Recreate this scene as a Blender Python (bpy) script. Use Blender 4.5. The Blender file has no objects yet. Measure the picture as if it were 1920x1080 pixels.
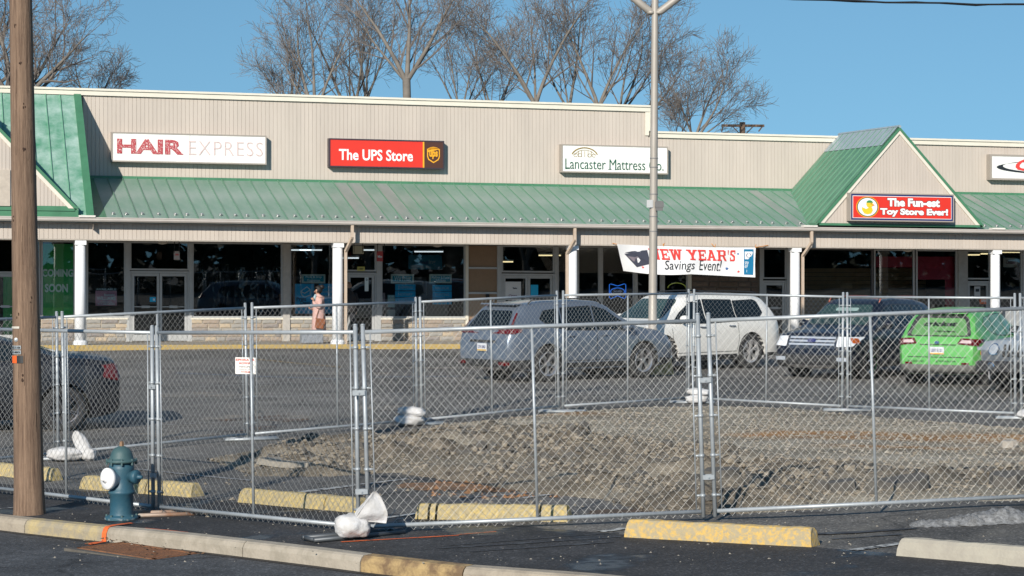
import bpy, bmesh, math, random
from mathutils import Vector, Matrix
from mathutils.bvhtree import BVHTree
from mathutils import noise as mnoise
S = bpy.context.scene
C = S.collection
R = math.radians
PI = math.pi
# ------------------------------------------------------------ camera, sky, sun, exposure
F = 4000.0; HORIZ = 485.0; CH = 2.52            # focal length in photo pixels, horizon row, camera height
cam = bpy.data.cameras.new('camera'); camo = bpy.data.objects.new('camera', cam); C.objects.link(camo)
camo.location = (0, 0, CH); camo.rotation_euler = (R(90), 0, 0)
cam.sensor_width = 36; cam.lens = 36*F/1920; cam.shift_y = -(540-HORIZ)/1920
cam.clip_start = .5; cam.clip_end = 3000
S.camera = camo
W = bpy.data.worlds.new('World'); S.world = W; W.use_nodes = True
wn = W.node_tree.nodes; wl = W.node_tree.links
sky = wn.new('ShaderNodeTexSky'); sky.sky_type = 'NISHITA'; sky.sun_disc = False
SUNV = Vector((-.391, -1.157, .55)).normalized()     # towards the sun
sky.sun_elevation = math.asin(SUNV.z); sky.sun_rotation = math.atan2(SUNV.x, SUNV.y)
sky.altitude = 100; sky.air_density = 1.25; sky.dust_density = 0; sky.ozone_density = 1.3
bg = wn['Background']; bg.inputs[1].default_value = .088
# clear dry winter air: the sky stays blue almost down to the horizon
wtc = wn.new('ShaderNodeTexCoord'); wmp = wn.new('ShaderNodeMapping'); wmp.inputs['Location'].default_value = (0, 0, .20); wmp.inputs['Scale'].default_value = (1, 1, .8)
wl.new(wtc.outputs['Generated'], wmp.inputs[0]); wl.new(wmp.outputs[0], sky.inputs[0])
wtn = wn.new('ShaderNodeMixRGB'); wtn.blend_type = 'MULTIPLY'; wtn.inputs[0].default_value = 1; wtn.inputs[2].default_value = (.66, .97, 1.10, 1)
wl.new(sky.outputs[0], wtn.inputs[1]); wl.new(wtn.outputs[0], bg.inputs[0])
sl = bpy.data.lights.new('sun', 'SUN'); so = bpy.data.objects.new('sun', sl); C.objects.link(so)
sl.energy = 4.8; sl.angle = R(.5); sl.color = (1, .93, .83)
so.rotation_euler = SUNV.to_track_quat('Z', 'Y').to_euler()
S.view_settings.view_transform = 'Standard'; S.view_settings.look = 'None'
S.view_settings.exposure = 0.2; S.view_settings.gamma = 1; S.view_settings.use_curve_mapping = False

# ------------------------------------------------------------ materials
def srgb(r, g, b):
    return tuple(((c/255)/12.92 if c/255 <= .04045 else ((c/255+.055)/1.055)**2.4) for c in (r, g, b)) + (1,)
MATS = {}
def mat(name, col, rough=.6, metal=0, var=.12, scale=6, bump=0, bscale=60, spec=.5, emit=0, coat=0, col2=None, stretch=(1, 1, 1), detail=5):
    """principled material: base colour broken up by noise, optional bump"""
    if name in MATS: return MATS[name]
    m = bpy.data.materials.new(name); MATS[name] = m; m.use_nodes = True
    n = m.node_tree.nodes; l = m.node_tree.links; p = n['Principled BSDF']
    col = tuple(col[:3])+(1,)
    p.inputs['Roughness'].default_value = rough; p.inputs['Metallic'].default_value = metal
    p.inputs['Specular IOR Level'].default_value = spec
    if coat: p.inputs['Coat Weight'].default_value = coat; p.inputs['Coat Roughness'].default_value = .05
    tc = n.new('ShaderNodeTexCoord'); mp = n.new('ShaderNodeMapping'); mp.inputs['Scale'].default_value = stretch
    l.new(tc.outputs['Object'], mp.inputs['Vector'])
    if var > 0 or col2:
        t = n.new('ShaderNodeTexNoise'); t.inputs['Scale'].default_value = scale; t.inputs['Detail'].default_value = detail; t.inputs['Roughness'].default_value = .65
        l.new(mp.outputs[0], t.inputs['Vector'])
        r = n.new('ShaderNodeValToRGB'); r.color_ramp.elements[0].position = .3; r.color_ramp.elements[1].position = .7
        c2 = tuple(col2[:3])+(1,) if col2 else tuple(min(1, c*(1+var)) for c in col[:3])+(1,)
        r.color_ramp.elements[0].color = col if col2 else tuple(c*(1-var) for c in col[:3])+(1,)
        r.color_ramp.elements[1].color = c2
        l.new(t.outputs['Fac'], r.inputs[0]); l.new(r.outputs[0], p.inputs['Base Color'])
    else: p.inputs['Base Color'].default_value = col
    if bump:
        t2 = n.new('ShaderNodeTexNoise'); t2.inputs['Scale'].default_value = bscale; t2.inputs['Detail'].default_value = 4
        l.new(mp.outputs[0], t2.inputs['Vector'])
        b = n.new('ShaderNodeBump'); b.inputs['Strength'].default_value = bump; b.inputs['Distance'].default_value = .01
        l.new(t2.outputs['Fac'], b.inputs['Height']); l.new(b.outputs[0], p.inputs['Normal'])
    if emit:
        p.inputs['Emission Color'].default_value = col; p.inputs['Emission Strength'].default_value = emit
    return m
def sharpen(m, a, b):
    for x in m.node_tree.nodes:
        if x.type == 'VALTORGB': x.color_ramp.elements[0].position = a; x.color_ramp.elements[1].position = b
    return m
def glass(name, tint=(.93, .97, .97), refl=1.0, rough=.01, trans=1.0):
    if name in MATS: return MATS[name]
    m = bpy.data.materials.new(name); MATS[name] = m; m.use_nodes = True
    n = m.node_tree.nodes; l = m.node_tree.links; n.clear()
    o = n.new('ShaderNodeOutputMaterial'); mx = n.new('ShaderNodeMixShader'); tr = n.new('ShaderNodeBsdfTransparent')
    gl = n.new('ShaderNodeBsdfGlossy'); fr = n.new('ShaderNodeFresnel'); fr.inputs['IOR'].default_value = 1.6
    mul = n.new('ShaderNodeMath'); mul.operation = 'MULTIPLY_ADD'; mul.inputs[1].default_value = refl; mul.inputs[2].default_value = .02; mul.use_clamp = True
    tr.inputs[0].default_value = tuple(c*trans for c in tint)+(1,); gl.inputs['Roughness'].default_value = rough
    # large panes are never perfectly flat
    tc = n.new('ShaderNodeTexCoord'); nz = n.new('ShaderNodeTexNoise'); nz.inputs['Scale'].default_value = .9; nz.inputs['Detail'].default_value = 1
    b = n.new('ShaderNodeBump'); b.inputs['Strength'].default_value = .05; b.inputs['Distance'].default_value = .03
    l.new(tc.outputs['Object'], nz.inputs['Vector']); l.new(nz.outputs['Fac'], b.inputs['Height']); l.new(b.outputs[0], gl.inputs['Normal'])
    l.new(fr.outputs[0], mul.inputs[0]); l.new(mul.outputs[0], mx.inputs[0]); l.new(tr.outputs[0], mx.inputs[1]); l.new(gl.outputs[0], mx.inputs[2]); l.new(mx.outputs[0], o.inputs[0])
    return m
# ------------------------------------------------------------ mesh helpers
KSL = 0.0083                                     # the mall follows the fall of the lot: metres down per metre to the right
class MB:
    def __init__(s): s.v = []; s.f = []; s.m = []; s.mi = 0; s.sm = []; s.smooth = False
    def add(s, vs, fs, mi=None):
        o = len(s.v); s.v += [tuple(p) for p in vs]
        for f in fs: s.f.append([i+o for i in f]); s.m.append(s.mi if mi is None else mi); s.sm.append(s.smooth)
    def box(s, x0, x1, y0, y1, z0, z1, mi=None):
        s.add([(x0, y0, z0), (x1, y0, z0), (x1, y1, z0), (x0, y1, z0), (x0, y0, z1), (x1, y0, z1), (x1, y1, z1), (x0, y1, z1)],
              [(0, 3, 2, 1), (4, 5, 6, 7), (0, 1, 5, 4), (1, 2, 6, 5), (2, 3, 7, 6), (3, 0, 4, 7)], mi)
    def bbox(s, x0, x1, y0, y1, z0, z1, b, mi=None):
        """box with bevelled vertical and top edges"""
        def ring(i, z): return [(x0+i, y0+b, z), (x0+b, y0+i, z), (x1-b, y0+i, z), (x1-i, y0+b, z), (x1-i, y1-b, z), (x1-b, y1-i, z), (x0+b, y1-i, z), (x0+i, y1-b, z)]
        v = ring(0, z0)+ring(0, z1-b)+ring(b*.8, z1)
        f = [tuple(range(7, -1, -1)), tuple(range(16, 24))]
        for k in (0, 8):
            for i in range(8): j = (i+1) % 8; f.append((k+i, k+j, k+8+j, k+8+i))
        s.add(v, f, mi)
    def quad(s, a, b, c, d, mi=None): s.add([a, b, c, d], [(0, 1, 2, 3)], mi)
    def prism(s, poly, y0, y1, mi=None):
        """polygon in (x,z), counter-clockwise seen from -y, extruded from y0 to y1"""
        n = len(poly); v = [(x, y0, z) for x, z in poly]+[(x, y1, z) for x, z in poly]
        f = [tuple(range(n)), tuple(range(2*n-1, n-1, -1))]+[(i, i+n, (i+1) % n+n, (i+1) % n) for i in range(n)]
        s.add(v, f, mi)
    def tube(s, pts, rad, n=6, cap=True, mi=None, twist=0):
        pts = [Vector(p) for p in pts]
        if not isinstance(rad, (list, tuple)): rad = [rad]*len(pts)
        v = []; f = []; prev = None
        for i, p in enumerate(pts):
            d = (pts[min(i+1, len(pts)-1)]-pts[max(i-1, 0)])
            if d.length < 1e-9: d = Vector((0, 0, 1))
            d.normalize()
            if prev is None:
                a = d.cross(Vector((0, 0, 1)) if abs(d.z) < .9 else Vector((1, 0, 0))).normalized()
            else:
                a = prev-d*prev.dot(d)
                if a.length < 1e-6: a = d.orthogonal()
                a.normalize()
            prev = a; b = d.cross(a)
            for k in range(n):
                t = 2*PI*k/n+twist
                v.append(p+(a*math.cos(t)+b*math.sin(t))*rad[i])
        for i in range(len(pts)-1):
            for k in range(n):
                k2 = (k+1) % n; f.append((i*n+k, i*n+k2, (i+1)*n+k2, (i+1)*n+k))
        if cap and n > 2: f.append(tuple(range(n-1, -1, -1))); f.append(tuple(range((len(pts)-1)*n, len(pts)*n)))
        s.add(v, f, mi)
    def lathe(s, prof, n=24, c=(0, 0, 0), axis='z', mi=None, flute=0, cap=True):
        v = []; f = []
        for r, z in prof:
            for k in range(n):
                t = 2*PI*k/n; rr = r*(1-flute*(k % 2))
                x, y = rr*math.cos(t), rr*math.sin(t)
                p = (x, y, z) if axis == 'z' else ((z, x, y) if axis == 'x' else (y, z, x))
                v.append((p[0]+c[0], p[1]+c[1], p[2]+c[2]))
        for i in range(len(prof)-1):
            for k in range(n):
                k2 = (k+1) % n; f.append((i*n+k, i*n+k2, (i+1)*n+k2, (i+1)*n+k))
        if cap: f.append(tuple(range(n-1, -1, -1))); f.append(tuple(range((len(prof)-1)*n, len(prof)*n)))
        s.add(v, f, mi)
    def xform(s, M, start=0):
        for i in range(start, len(s.v)): s.v[i] = tuple(M @ Vector(s.v[i]))
    def build(s, name, mats, parent=None, shear=False, label=None, kind=None, loc=None, rot=None, smooth=None, uscale=None):
        me = bpy.data.meshes.new(name)
        vs = [(x, y, z-KSL*x) for x, y, z in s.v] if shear else s.v
        me.from_pydata(vs, [], s.f)
        if not isinstance(mats, (list, tuple)): mats = [mats]
        for m in mats: me.materials.append(m)
        me.polygons.foreach_set('material_index', s.m)
        me.polygons.foreach_set('use_smooth', [smooth]*len(s.f) if smooth is not None else s.sm)
        me.update()
        return link(me, name, parent, label, kind, loc, rot)
def link(me, name, parent=None, label=None, kind=None, loc=None, rot=None):
    o = bpy.data.objects.new(name, me); C.objects.link(o)
    if parent is not None: o.parent = parent
    if loc is not None: o.location = loc
    if rot is not None: o.rotation_euler = rot
    if label: o['label'] = label
    if kind: o['kind'] = kind
    return o
def thing(name, label, cat, loc=(0, 0, 0), rot=(0, 0, 0), group=None):
    o = bpy.data.objects.new(name, None); C.objects.link(o); o.empty_display_size = .2
    o.location = loc; o.rotation_euler = rot if isinstance(rot, (tuple, list)) else (0, 0, rot)
    o['label'] = label; o['category'] = cat
    if group: o['group'] = group
    return o
def tag(o, label, cat, group=None):
    o['label'] = label; o['category'] = cat
    if group: o['group'] = group
    return o
def copy_tree(o, parent=None):
    c = o.copy(); C.objects.link(c); c.parent = parent
    for ch in [x for x in CHILD.get(o.name, [])]: copy_tree(ch, c)
    return c
CHILD = {}
def snapshot():
    CHILD.clear()
    for o in bpy.data.objects:
        if o.parent: CHILD.setdefault(o.parent.name, []).append(o)
def text_raw(txt, bold=0.0, shear=0.0, spacing=1.0, ext=.5, res=3):
    cu = bpy.data.curves.new('lettering', 'FONT'); cu.body = txt; cu.size = 1; cu.offset = bold; cu.shear = shear
    cu.space_character = spacing; cu.extrude = ext; cu.resolution_u = res; cu.align_x = 'LEFT'
    o = bpy.data.objects.new('lettering', cu); C.objects.link(o)
    dg = bpy.context.evaluated_depsgraph_get(); me = bpy.data.meshes.new_from_object(o.evaluated_get(dg))
    v = [tuple(p.co) for p in me.vertices]; f = [tuple(p.vertices) for p in me.polygons]
    bpy.data.objects.remove(o); bpy.data.curves.remove(cu); bpy.data.meshes.remove(me)
    return v, f
def lettering(mb, txt, x0, x1, z0, z1, y, bold=.02, shear=0, t=.012, mi=None, spacing=1.0, slope=0):
    """text fitted into the rectangle x0..x1, z0..z1 on the plane y, facing -y"""
    v, f = text_raw(txt, bold, shear, spacing)
    if not v: return
    ax = min(p[0] for p in v); bx = max(p[0] for p in v); ay = min(p[1] for p in v); by = max(p[1] for p in v)
    sx = (x1-x0)/max(1e-6, bx-ax); sz = (z1-z0)/max(1e-6, by-ay)
    mb.add([(x0+(p[0]-ax)*sx, y-(p[2]+.5)*t, z0+(p[1]-ay)*sz+slope*(p[0]-ax)*sx) for p in v], f, mi)
def stroke(mb, pts, w, y, mi=None, t=.01):
    """flat ribbon along a polyline in (x,z) on the plane y facing -y"""
    for (a, b) in zip(pts[:-1], pts[1:]):
        a = Vector(a); b = Vector(b); d = b-a
        if d.length < 1e-6: continue
        d.normalize(); n = Vector((-d.y, d.x))*w/2; a2 = a-d*w*.2; b2 = b+d*w*.2
        mb.prism([tuple(a2-n), tuple(b2-n), tuple(b2+n), tuple(a2+n)], y-t, y, mi)
def ell(cx, cz, rx, rz, n=24, a0=0, a1=2*PI):
    return [(cx+rx*math.cos(a0+(a1-a0)*i/n), cz+rz*math.sin(a0+(a1-a0)*i/n)) for i in range(n+(0 if a1-a0 >= 2*PI-1e-6 else 1))]
# ------------------------------------------------------------ the lie of the land
CTRL = [(-5.7, 23.7, -.13), (-3.6, 21.7, -.07), (-1.33, 19.4, .03), (1.8, 19.85, .09), (4.8, 20.1, .20), (-5.87, 27.8, -.10), (-3.6, 29.9, -.02),
        (-1.4, 32, .03), (.8, 34.1, .07), (3, 36.2, .075), (5.4, 34.7, .05), (7.6, 32.7, .06), (1, 18.8, .05), (2.5, 17.8, .09), (3.1, 17.3, .11),
        (4.5, 16.1, .15), (-5.2, 21.8, -.10), (-2.3, 19.3, -.03), (-.3, 17.5, .0), (.6, 16.7, .04), (-6.5, 32, -.05), (1, 44, -.02), (4, 49, -.04), (9, 45, -.13),
        (-8, 56.5, .06), (0, 59, -.02), (8, 61.5, -.09), (16, 64, -.17), (-10, 40, -.02), (11, 42, -.15), (7, 46, -.10), (-3, 40, 0), (4, 27, .1), (0, 26, .04), (10, 25, .15)]
def gz(x, y):
    sw = sz = 0
    for cx, cy, cz in CTRL:
        d = ((x-cx)**2+((y-cy)*.8)**2)
        w = 1/(d+1.2)**1.5
        sw += w; sz += w*cz
    return sz/sw
def P(px, py, z=None, dz=0):
    """ground point seen at a pixel of the photograph"""
    zz = 0
    for _ in range(12):
        D = F*(CH-zz-dz)/(py-HORIZ); X = (px-960)/F*D; zz = gz(X, D)
    return Vector((X, D, zz+dz))
# facade frame: u along the mall, v away from the street, z up
PHI = R(16.3); CU, SU = math.cos(PHI), math.sin(PHI)
OX, OY = (633-960)/F*60, 60.0
def U(px, v=0.0):
    t = (px-960)/F
    return (t*(OY+v*CU)-OX+v*SU)/(CU-t*SU)
def ZL(px, py, v=0.0):
    u = U(px, v); Y = OY+u*SU+v*CU
    return CH+(HORIZ-py)*Y/F+KSL*u
def fac(u, v, z): return Vector((OX+u*CU-v*SU, OY+u*SU+v*CU, z-KSL*u))
def ufac(x, y): return (x-OX)*CU+(y-OY)*SU
def vfac(x, y): return -(x-OX)*SU+(y-OY)*CU
# ------------------------------------------------------------ ground
def asphalt(name, base, speck=.5, crack=True, tone=1.0, rough=.85, wet=False, dusty=None):
    m = bpy.data.materials.new(name); MATS[name] = m; m.use_nodes = True
    n = m.node_tree.nodes; l = m.node_tree.links; p = n['Principled BSDF']
    geo = n.new('ShaderNodeNewGeometry'); pos = geo.outputs['Position']
    def noise(sc, det=4, rg=.6):
        t = n.new('ShaderNodeTexNoise'); t.inputs['Scale'].default_value = sc; t.inputs['Detail'].default_value = det; t.inputs['Roughness'].default_value = rg
        l.new(pos, t.inputs['Vector']); return t
    def ramp(src, stops):
        r = n.new('ShaderNodeValToRGB'); e = r.color_ramp.elements
        while len(e) < len(stops): e.new(.5)
        for i, (q, c) in enumerate(stops): e[i].position = q; e[i].color = (c if len(c) == 4 else tuple(c)+(1,)) if isinstance(c, tuple) else (c, c, c, 1)
        l.new(src, r.inputs[0]); return r.outputs[0]
    def mix(a, b, fac, mode='MIX'):
        x = n.new('ShaderNodeMixRGB'); x.blend_type = mode
        for i, s in ((1, a), (2, b), (0, fac)):
            if isinstance(s, (float, int)): x.inputs[i].default_value = s if i == 0 else (s, s, s, 1)
            elif isinstance(s, tuple): x.inputs[i].default_value = s+(1,)
            else: l.new(s, x.inputs[i])
        return x.outputs[0]
    big = noise(.35, 6); mid = noise(3, 5); fine = noise(90, 2)
    vor = n.new('ShaderNodeTexVoronoi'); vor.inputs['Scale'].default_value = 55; l.new(pos, vor.inputs['Vector'])
    c = ramp(big.outputs['Fac'], [(.32, tuple(b*.62 for b in base)), (.68, tuple(b*1.4 for b in base))])
    c = mix(c, ramp(mid.outputs['Fac'], [(.3, .7), (.7, 1.3)]), .8, 'MULTIPLY')
    c = mix(c, ramp(vor.outputs['Color'], [(.2, .55), (.75, 1.1), (.95, 2.4)]), speck, 'MULTIPLY')
    if dusty: c = mix(c, dusty, ramp(noise(1.1, 6).outputs['Fac'], [(.52, 0.), (.72, .6)]))
    if crack:
        w = n.new('ShaderNodeTexNoise'); w.inputs['Scale'].default_value = 1.3; w.inputs['Detail'].default_value = 4; l.new(pos, w.inputs['Vector'])
        wm = n.new('ShaderNodeMixRGB'); wm.blend_type = 'ADD'; wm.inputs[0].default_value = 1; l.new(pos, wm.inputs[1]); l.new(w.outputs['Color'], wm.inputs[2])
        v2 = n.new('ShaderNodeTexVoronoi'); v2.feature = 'DISTANCE_TO_EDGE'; v2.inputs['Scale'].default_value = .3; l.new(wm.outputs[0], v2.inputs['Vector'])
        cm = ramp(v2.outputs['Distance'], [(.003, .45), (.011, 1.)])
        c = mix(c, cm, .8, 'MULTIPLY')
    if wet:
        wf = ramp(noise(.8, 4).outputs['Fac'], [(.56, 1.), (.64, 0.)])
        c = mix(mix(c, .45, 1.0, 'MULTIPLY'), c, wf)
        rr = ramp(wf, [(0, .28), (1, rough)]); l.new(rr, p.inputs['Roughness'])
    else: p.inputs['Roughness'].default_value = rough
    p.inputs['Specular IOR Level'].default_value = .35
    l.new(c, p.inputs['Base Color'])
    b = n.new('ShaderNodeBump'); b.inputs['Strength'].default_value = .7; b.inputs['Distance'].default_value = .006
    l.new(vor.outputs['Distance'], b.inputs['Height']); l.new(b.outputs[0], p.inputs['Normal'])
    return m
M_lot = asphalt('lot asphalt', (.135, .128, .118), .95, dusty=(.20, .185, .155))
M_verge = asphalt('fresh asphalt', (.043, .042, .043), .95, crack=False, wet=True)
M_road = asphalt('road asphalt', (.080, .083, .088), .85)
# kerb line of the street (back edge, ground points), left to right
KERB = [P(-260, 940), P(0, 965), P(221, 988), P(480, 1014), P(700, 1040), P(889, 1061), P(1100, 1076)]
KERB.append(KERB[-1]+Vector((1.2, -.9, 0))); KERB.append(KERB[-1]+Vector((1.0, -1.3, 0))); KERB.append(KERB[-1]+Vector((.5, -2.5, 0)))
KERB.insert(0, KERB[0]+(KERB[0]-KERB[1]).normalized()*40)
def side(a, b, p): return (b.x-a.x)*(p[1]-a.y)-(b.y-a.y)*(p[0]-a.x)
def kerb_dist(x, y):
    """signed distance to the kerb line, positive on the lot side"""
    best = 1e9; sg = 1
    for a, b in zip(KERB[:-1], KERB[1:]):
        ab = (b-a).to_2d(); ap = Vector((x, y))-a.to_2d(); t = max(0, min(1, ap.dot(ab)/ab.length_squared))
        q = ap-ab*t; d = q.length
        if d < best: best = d; sg = 1 if side(a, b, (x, y)) > 0 else -1
    return best*sg
def grid(xs, ys, zf, keep=None):
    vs = []; idx = {}; fs = []
    for j, y in enumerate(ys):
        for i, x in enumerate(xs): idx[i, j] = len(vs); vs.append((x, y, zf(x, y)))
    for j in range(len(ys)-1):
        for i in range(len(xs)-1):
            if keep and not keep((xs[i]+xs[i+1])/2, (ys[j]+ys[j+1])/2): continue
            fs.append((idx[i, j], idx[i+1, j], idx[i+1, j+1], idx[i, j+1]))
    return vs, fs
def rng(a, b, st):
    n = int(round((b-a)/st)); return [a+(b-a)*i/n for i in range(n+1)]
xs = [-900, -400, -150, -60, -30]+rng(-16, 18, .5)+[30, 60, 150, 400, 900]
ys = [-600, -200, -60, -20, 0, 8]+rng(12, 66, .5)+[80, 120, 250, 600, 1500]
def zroad(x, y): return gz(max(-16, min(18, x)), max(12, min(66, y)))
# the road surface dips a kerb height below the lot in front of the kerb line
def zall(x, y):
    z = zroad(x, y); d = kerb_dist(x, y)
    if d < -.02: z -= .13
    return z
mb = MB(); v, f = grid(xs, ys, lambda x, y: zroad(x, y)-(.3 if kerb_dist(x, y) < .6 else .0), None); mb.add(v, f)
mb.build('parking_lot', M_lot, kind='structure', smooth=True)
def offs(line, d):
    """offset polyline to the lot side by d"""
    out = []
    for i, p in enumerate(line):
        a = line[max(0, i-1)]; b = line[min(len(line)-1, i+1)]; t = (b-a).to_2d().normalized()
        out.append(Vector((p.x-t.y*d, p.y+t.x*d, 0)))
    return out
def strip(name, line0, line1, dz, m, kind='structure', n=1):
    mb = MB(); rows = []
    for a, b in zip(line0, line1):
        rows.append([(a.x+(b.x-a.x)*k/n, a.y+(b.y-a.y)*k/n) for k in range(n+1)])
    for r0, r1 in zip(rows[:-1], rows[1:]):
        for k in range(n):
            q = [r0[k], r1[k], r1[k+1], r0[k+1]]
            q = [(x, y, zroad(x, y)+dz) for x, y in q]
            mb.quad(*q)
    return mb.build(name, m, kind=kind, smooth=True)
def dense(line, st=.5):
    out = []
    for a, b in zip(line[:-1], line[1:]):
        k = max(1, int((b-a).length/st)); out += [a.lerp(b, i/k) for i in range(k)]
    return out+[line[-1]]
KD = dense(KERB)
strip('verge', offs(KD, 0), offs(KD, 2.1), .004, M_verge, n=5)
strip('road', offs(KD, -14), offs(KD, -.14), -.13, M_road, n=16)
# concrete kerb in cast lengths
kroot = thing('kerb', 'weathered concrete kerb between street and verge', 'kerb'); del kroot['category']; del kroot['label']; kroot['kind'] = 'structure'
kcols = [('k1', (.30, .26, .19), (.44, .35, .18)), ('k2', (.36, .31, .24), (.27, .23, .18)), ('k3', (.17, .11, .06), (.40, .28, .13)), ('k4', (.38, .335, .27), (.30, .265, .21))]
def kerb_block(i0, i1, m):
    ln = [KD[i] for i in range(i0, i1+1)]
    mb = MB(); rows = []
    for j, (d, z) in enumerate([(-.16, -.2), (-.155, -.045), (-.135, -.008), (-.11, .008), (-.01, .012), (.0, -.03)]): rows.append([(q.x, q.y, zroad(q.x, q.y)+z) for q in offs(KD, d)[i0:i1+1]])
    # pull the ends in by a joint
    for r in rows:
        a, b = Vector(r[0]), Vector(r[1]); r[0] = tuple(a+(b-a).normalized()*.006); a, b = Vector(r[-1]), Vector(r[-2]); r[-1] = tuple(a+(b-a).normalized()*.006)
    n = len(ln)
    for r0, r1 in zip(rows[:-1], rows[1:]):
        for k in range(n-1): mb.quad(r0[k], r0[k+1], r1[k+1], r1[k])
    mb.add([r[0] for r in rows], [tuple(range(len(rows)))]); mb.add([r[-1] for r in rows], [tuple(range(len(rows)-1, -1, -1))])
    mb.build('kerb_stone', m, kroot)
km = [mat(n_, a, .9, col2=b, scale=5, bump=.6, bscale=40, detail=9) for n_, a, b in kcols]
for m_ in km: sharpen(m_, .42, .60)
joints = [0]; 
for px_, py_ in [(-260, 940), (78, 973), (221, 988), (440, 1010), (660, 1036), (889, 1061)]:
    q = P(px_, py_); joints.append(min(range(len(KD)), key=lambda i: (KD[i]-q).length))
joints.append(len(KD)-1)
for i, (a, b) in enumerate(zip(joints[:-1], joints[1:])):
    if b > a: kerb_block(a, b, km[[1, 1, 0, 3, 3, 2, 1][i % 7]])
# thin grime line where road meets the kerb
strip('gutter_grime', offs(KD, -.24), offs(KD, -.15), -.126, mat('grime', (.018, .015, .012), .9, col2=(.05, .045, .04), scale=8))
# ------------------------------------------------------------ paint on the ground
def gpoly_strip(name, p0, p1, w, m, dz=.009, kind='structure', label=None, jag=0):
    p0 = Vector(p0).to_2d(); p1 = Vector(p1).to_2d(); d = p1-p0; L = d.length; d.normalize(); nrm = Vector((-d.y, d.x))
    mb = MB(); k = max(1, int(L/.25)); rows = []; rr = random.Random(int(L*1000))
    for i in range(k+1):
        c = p0+d*L*i/k; j0 = w/2*(1+jag*rr.uniform(-1, 1)); j1 = w/2*(1+jag*rr.uniform(-1, 1))
        a = c-nrm*j0; b = c+nrm*j1; rows.append(((a.x, a.y, zroad(a.x, a.y)+dz), (b.x, b.y, zroad(b.x, b.y)+dz)))
    for r0, r1 in zip(rows[:-1], rows[1:]): mb.quad(r0[0], r1[0], r1[1], r0[1])
    return mb.build(name, m, kind=kind)
def worn(name, col, under=(.06, .06, .06), cover=.5, sc=14):
    m = mat(name, under, .8, col2=col, scale=sc)
    r = [x for x in m.node_tree.nodes if x.type == 'VALTORGB'][0].color_ramp
    r.elements[0].position = cover-.05; r.elements[1].position = cover+.08
    return m
M_wl = worn('worn white paint', (.48, .48, .46), cover=.46); M_wl2 = worn('faint white paint', (.30, .30, .30), (.10, .095, .09), cover=.46)
M_yl = worn('worn yellow paint', (.40, .26, .07), cover=.48); M_bl = worn('worn blue paint', (.10, .20, .36), cover=.46); M_or = worn('orange utility paint', (.75, .14, .03), (.2, .06, .03), .40)
def line(pa, pb, w, m, dz=.009, jag=.1): gpoly_strip('painted_line', P(*pa), P(*pb), w, m, dz, jag=jag)
line((460, 672), (640, 689), .12, M_yl); line((330, 700), (640, 712), .1, M_bl); line((700, 708), (860, 706), .1, M_bl)
for a, b in [((330, 728), (700, 712)), ((560, 690), (860, 700)), ((500, 745), (860, 735)), ((250, 800), (420, 792)), ((640, 700), (900, 717))]: line(a, b, .09, M_wl2)
for a, b in [((560, 923), (765, 899)), ((980, 935), (1110, 918)), ((700, 975), (790, 963)), ((560, 925), (660, 912))]: line(a, b, .09, M_wl)
for a, b in [((870, 935), (1000, 925)), ((250, 880), (470, 902))]: line(a, b, .08, M_wl2)
M_salt = worn('dried salt streak', (.085, .092, .10), (.036, .036, .039), cover=.52, sc=7)
for a, b, w_ in (((820, 1030), (1165, 1008), .05), ((840, 1024), (1160, 1000), .03), ((1530, 1003), (1720, 992), .10), ((1560, 1012), (1690, 1003), .06), ((880, 1036), (1150, 1018), .04)): line(a, b, w_, M_salt, .0095, .7)
line((1600, 1033), (1690, 1020), .10, M_wl); line((1125, 998), (1175, 992), .12, M_wl)
line((0, 955), (24, 953), .05, M_wl)
for a, b in [((400, 790), (540, 780)), ((500, 786), (580, 790)), ((430, 810), (500, 800))]: line(a, b, .35, worn('rusty stain', (.20, .10, .04), cover=.53, sc=5), .008, .5)
line((640, 1018), (860, 1005), .04, M_or, jag=.6); line((860, 1004), (930, 998), .025, M_or, jag=.6);
line((270, 992), (350, 1000), .05, M_or); 
# orange mark sprayed over the kerb and onto the road
def kerb_mark(px_, py_, w, m):
    q = P(px_, py_); i = min(range(2, len(KD)-2), key=lambda k: (KD[k]-q).length); t = (KD[i+1]-KD[i-1]).to_2d().normalized(); nrm = Vector((-t.y, t.x)); b = KD[i].to_2d(); mb = MB()
    pr = [(-.40, -.121), (-.168, -.121), (-.163, -.045), (-.140, -.002), (-.112, .014), (-.01, .019), (.25, .011)]
    rows = []
    for d_, z in pr:
        c_ = b+nrm*d_+t*(-.05*(d_+.16)/.2); ww = w*(1+.5*(d_ < -.2)); rows.append([(c_.x+t.x*s_*ww/2, c_.y+t.y*s_*ww/2, zroad(c_.x, c_.y)+z) for s_ in (-1, 1)])
    for r0, r1 in zip(rows[:-1], rows[1:]): mb.quad(r0[0], r0[1], r1[1], r1[0])
    mb.build('orange_mark', m, kind='structure')
kerb_mark(262, 990, .07, M_or)
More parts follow.
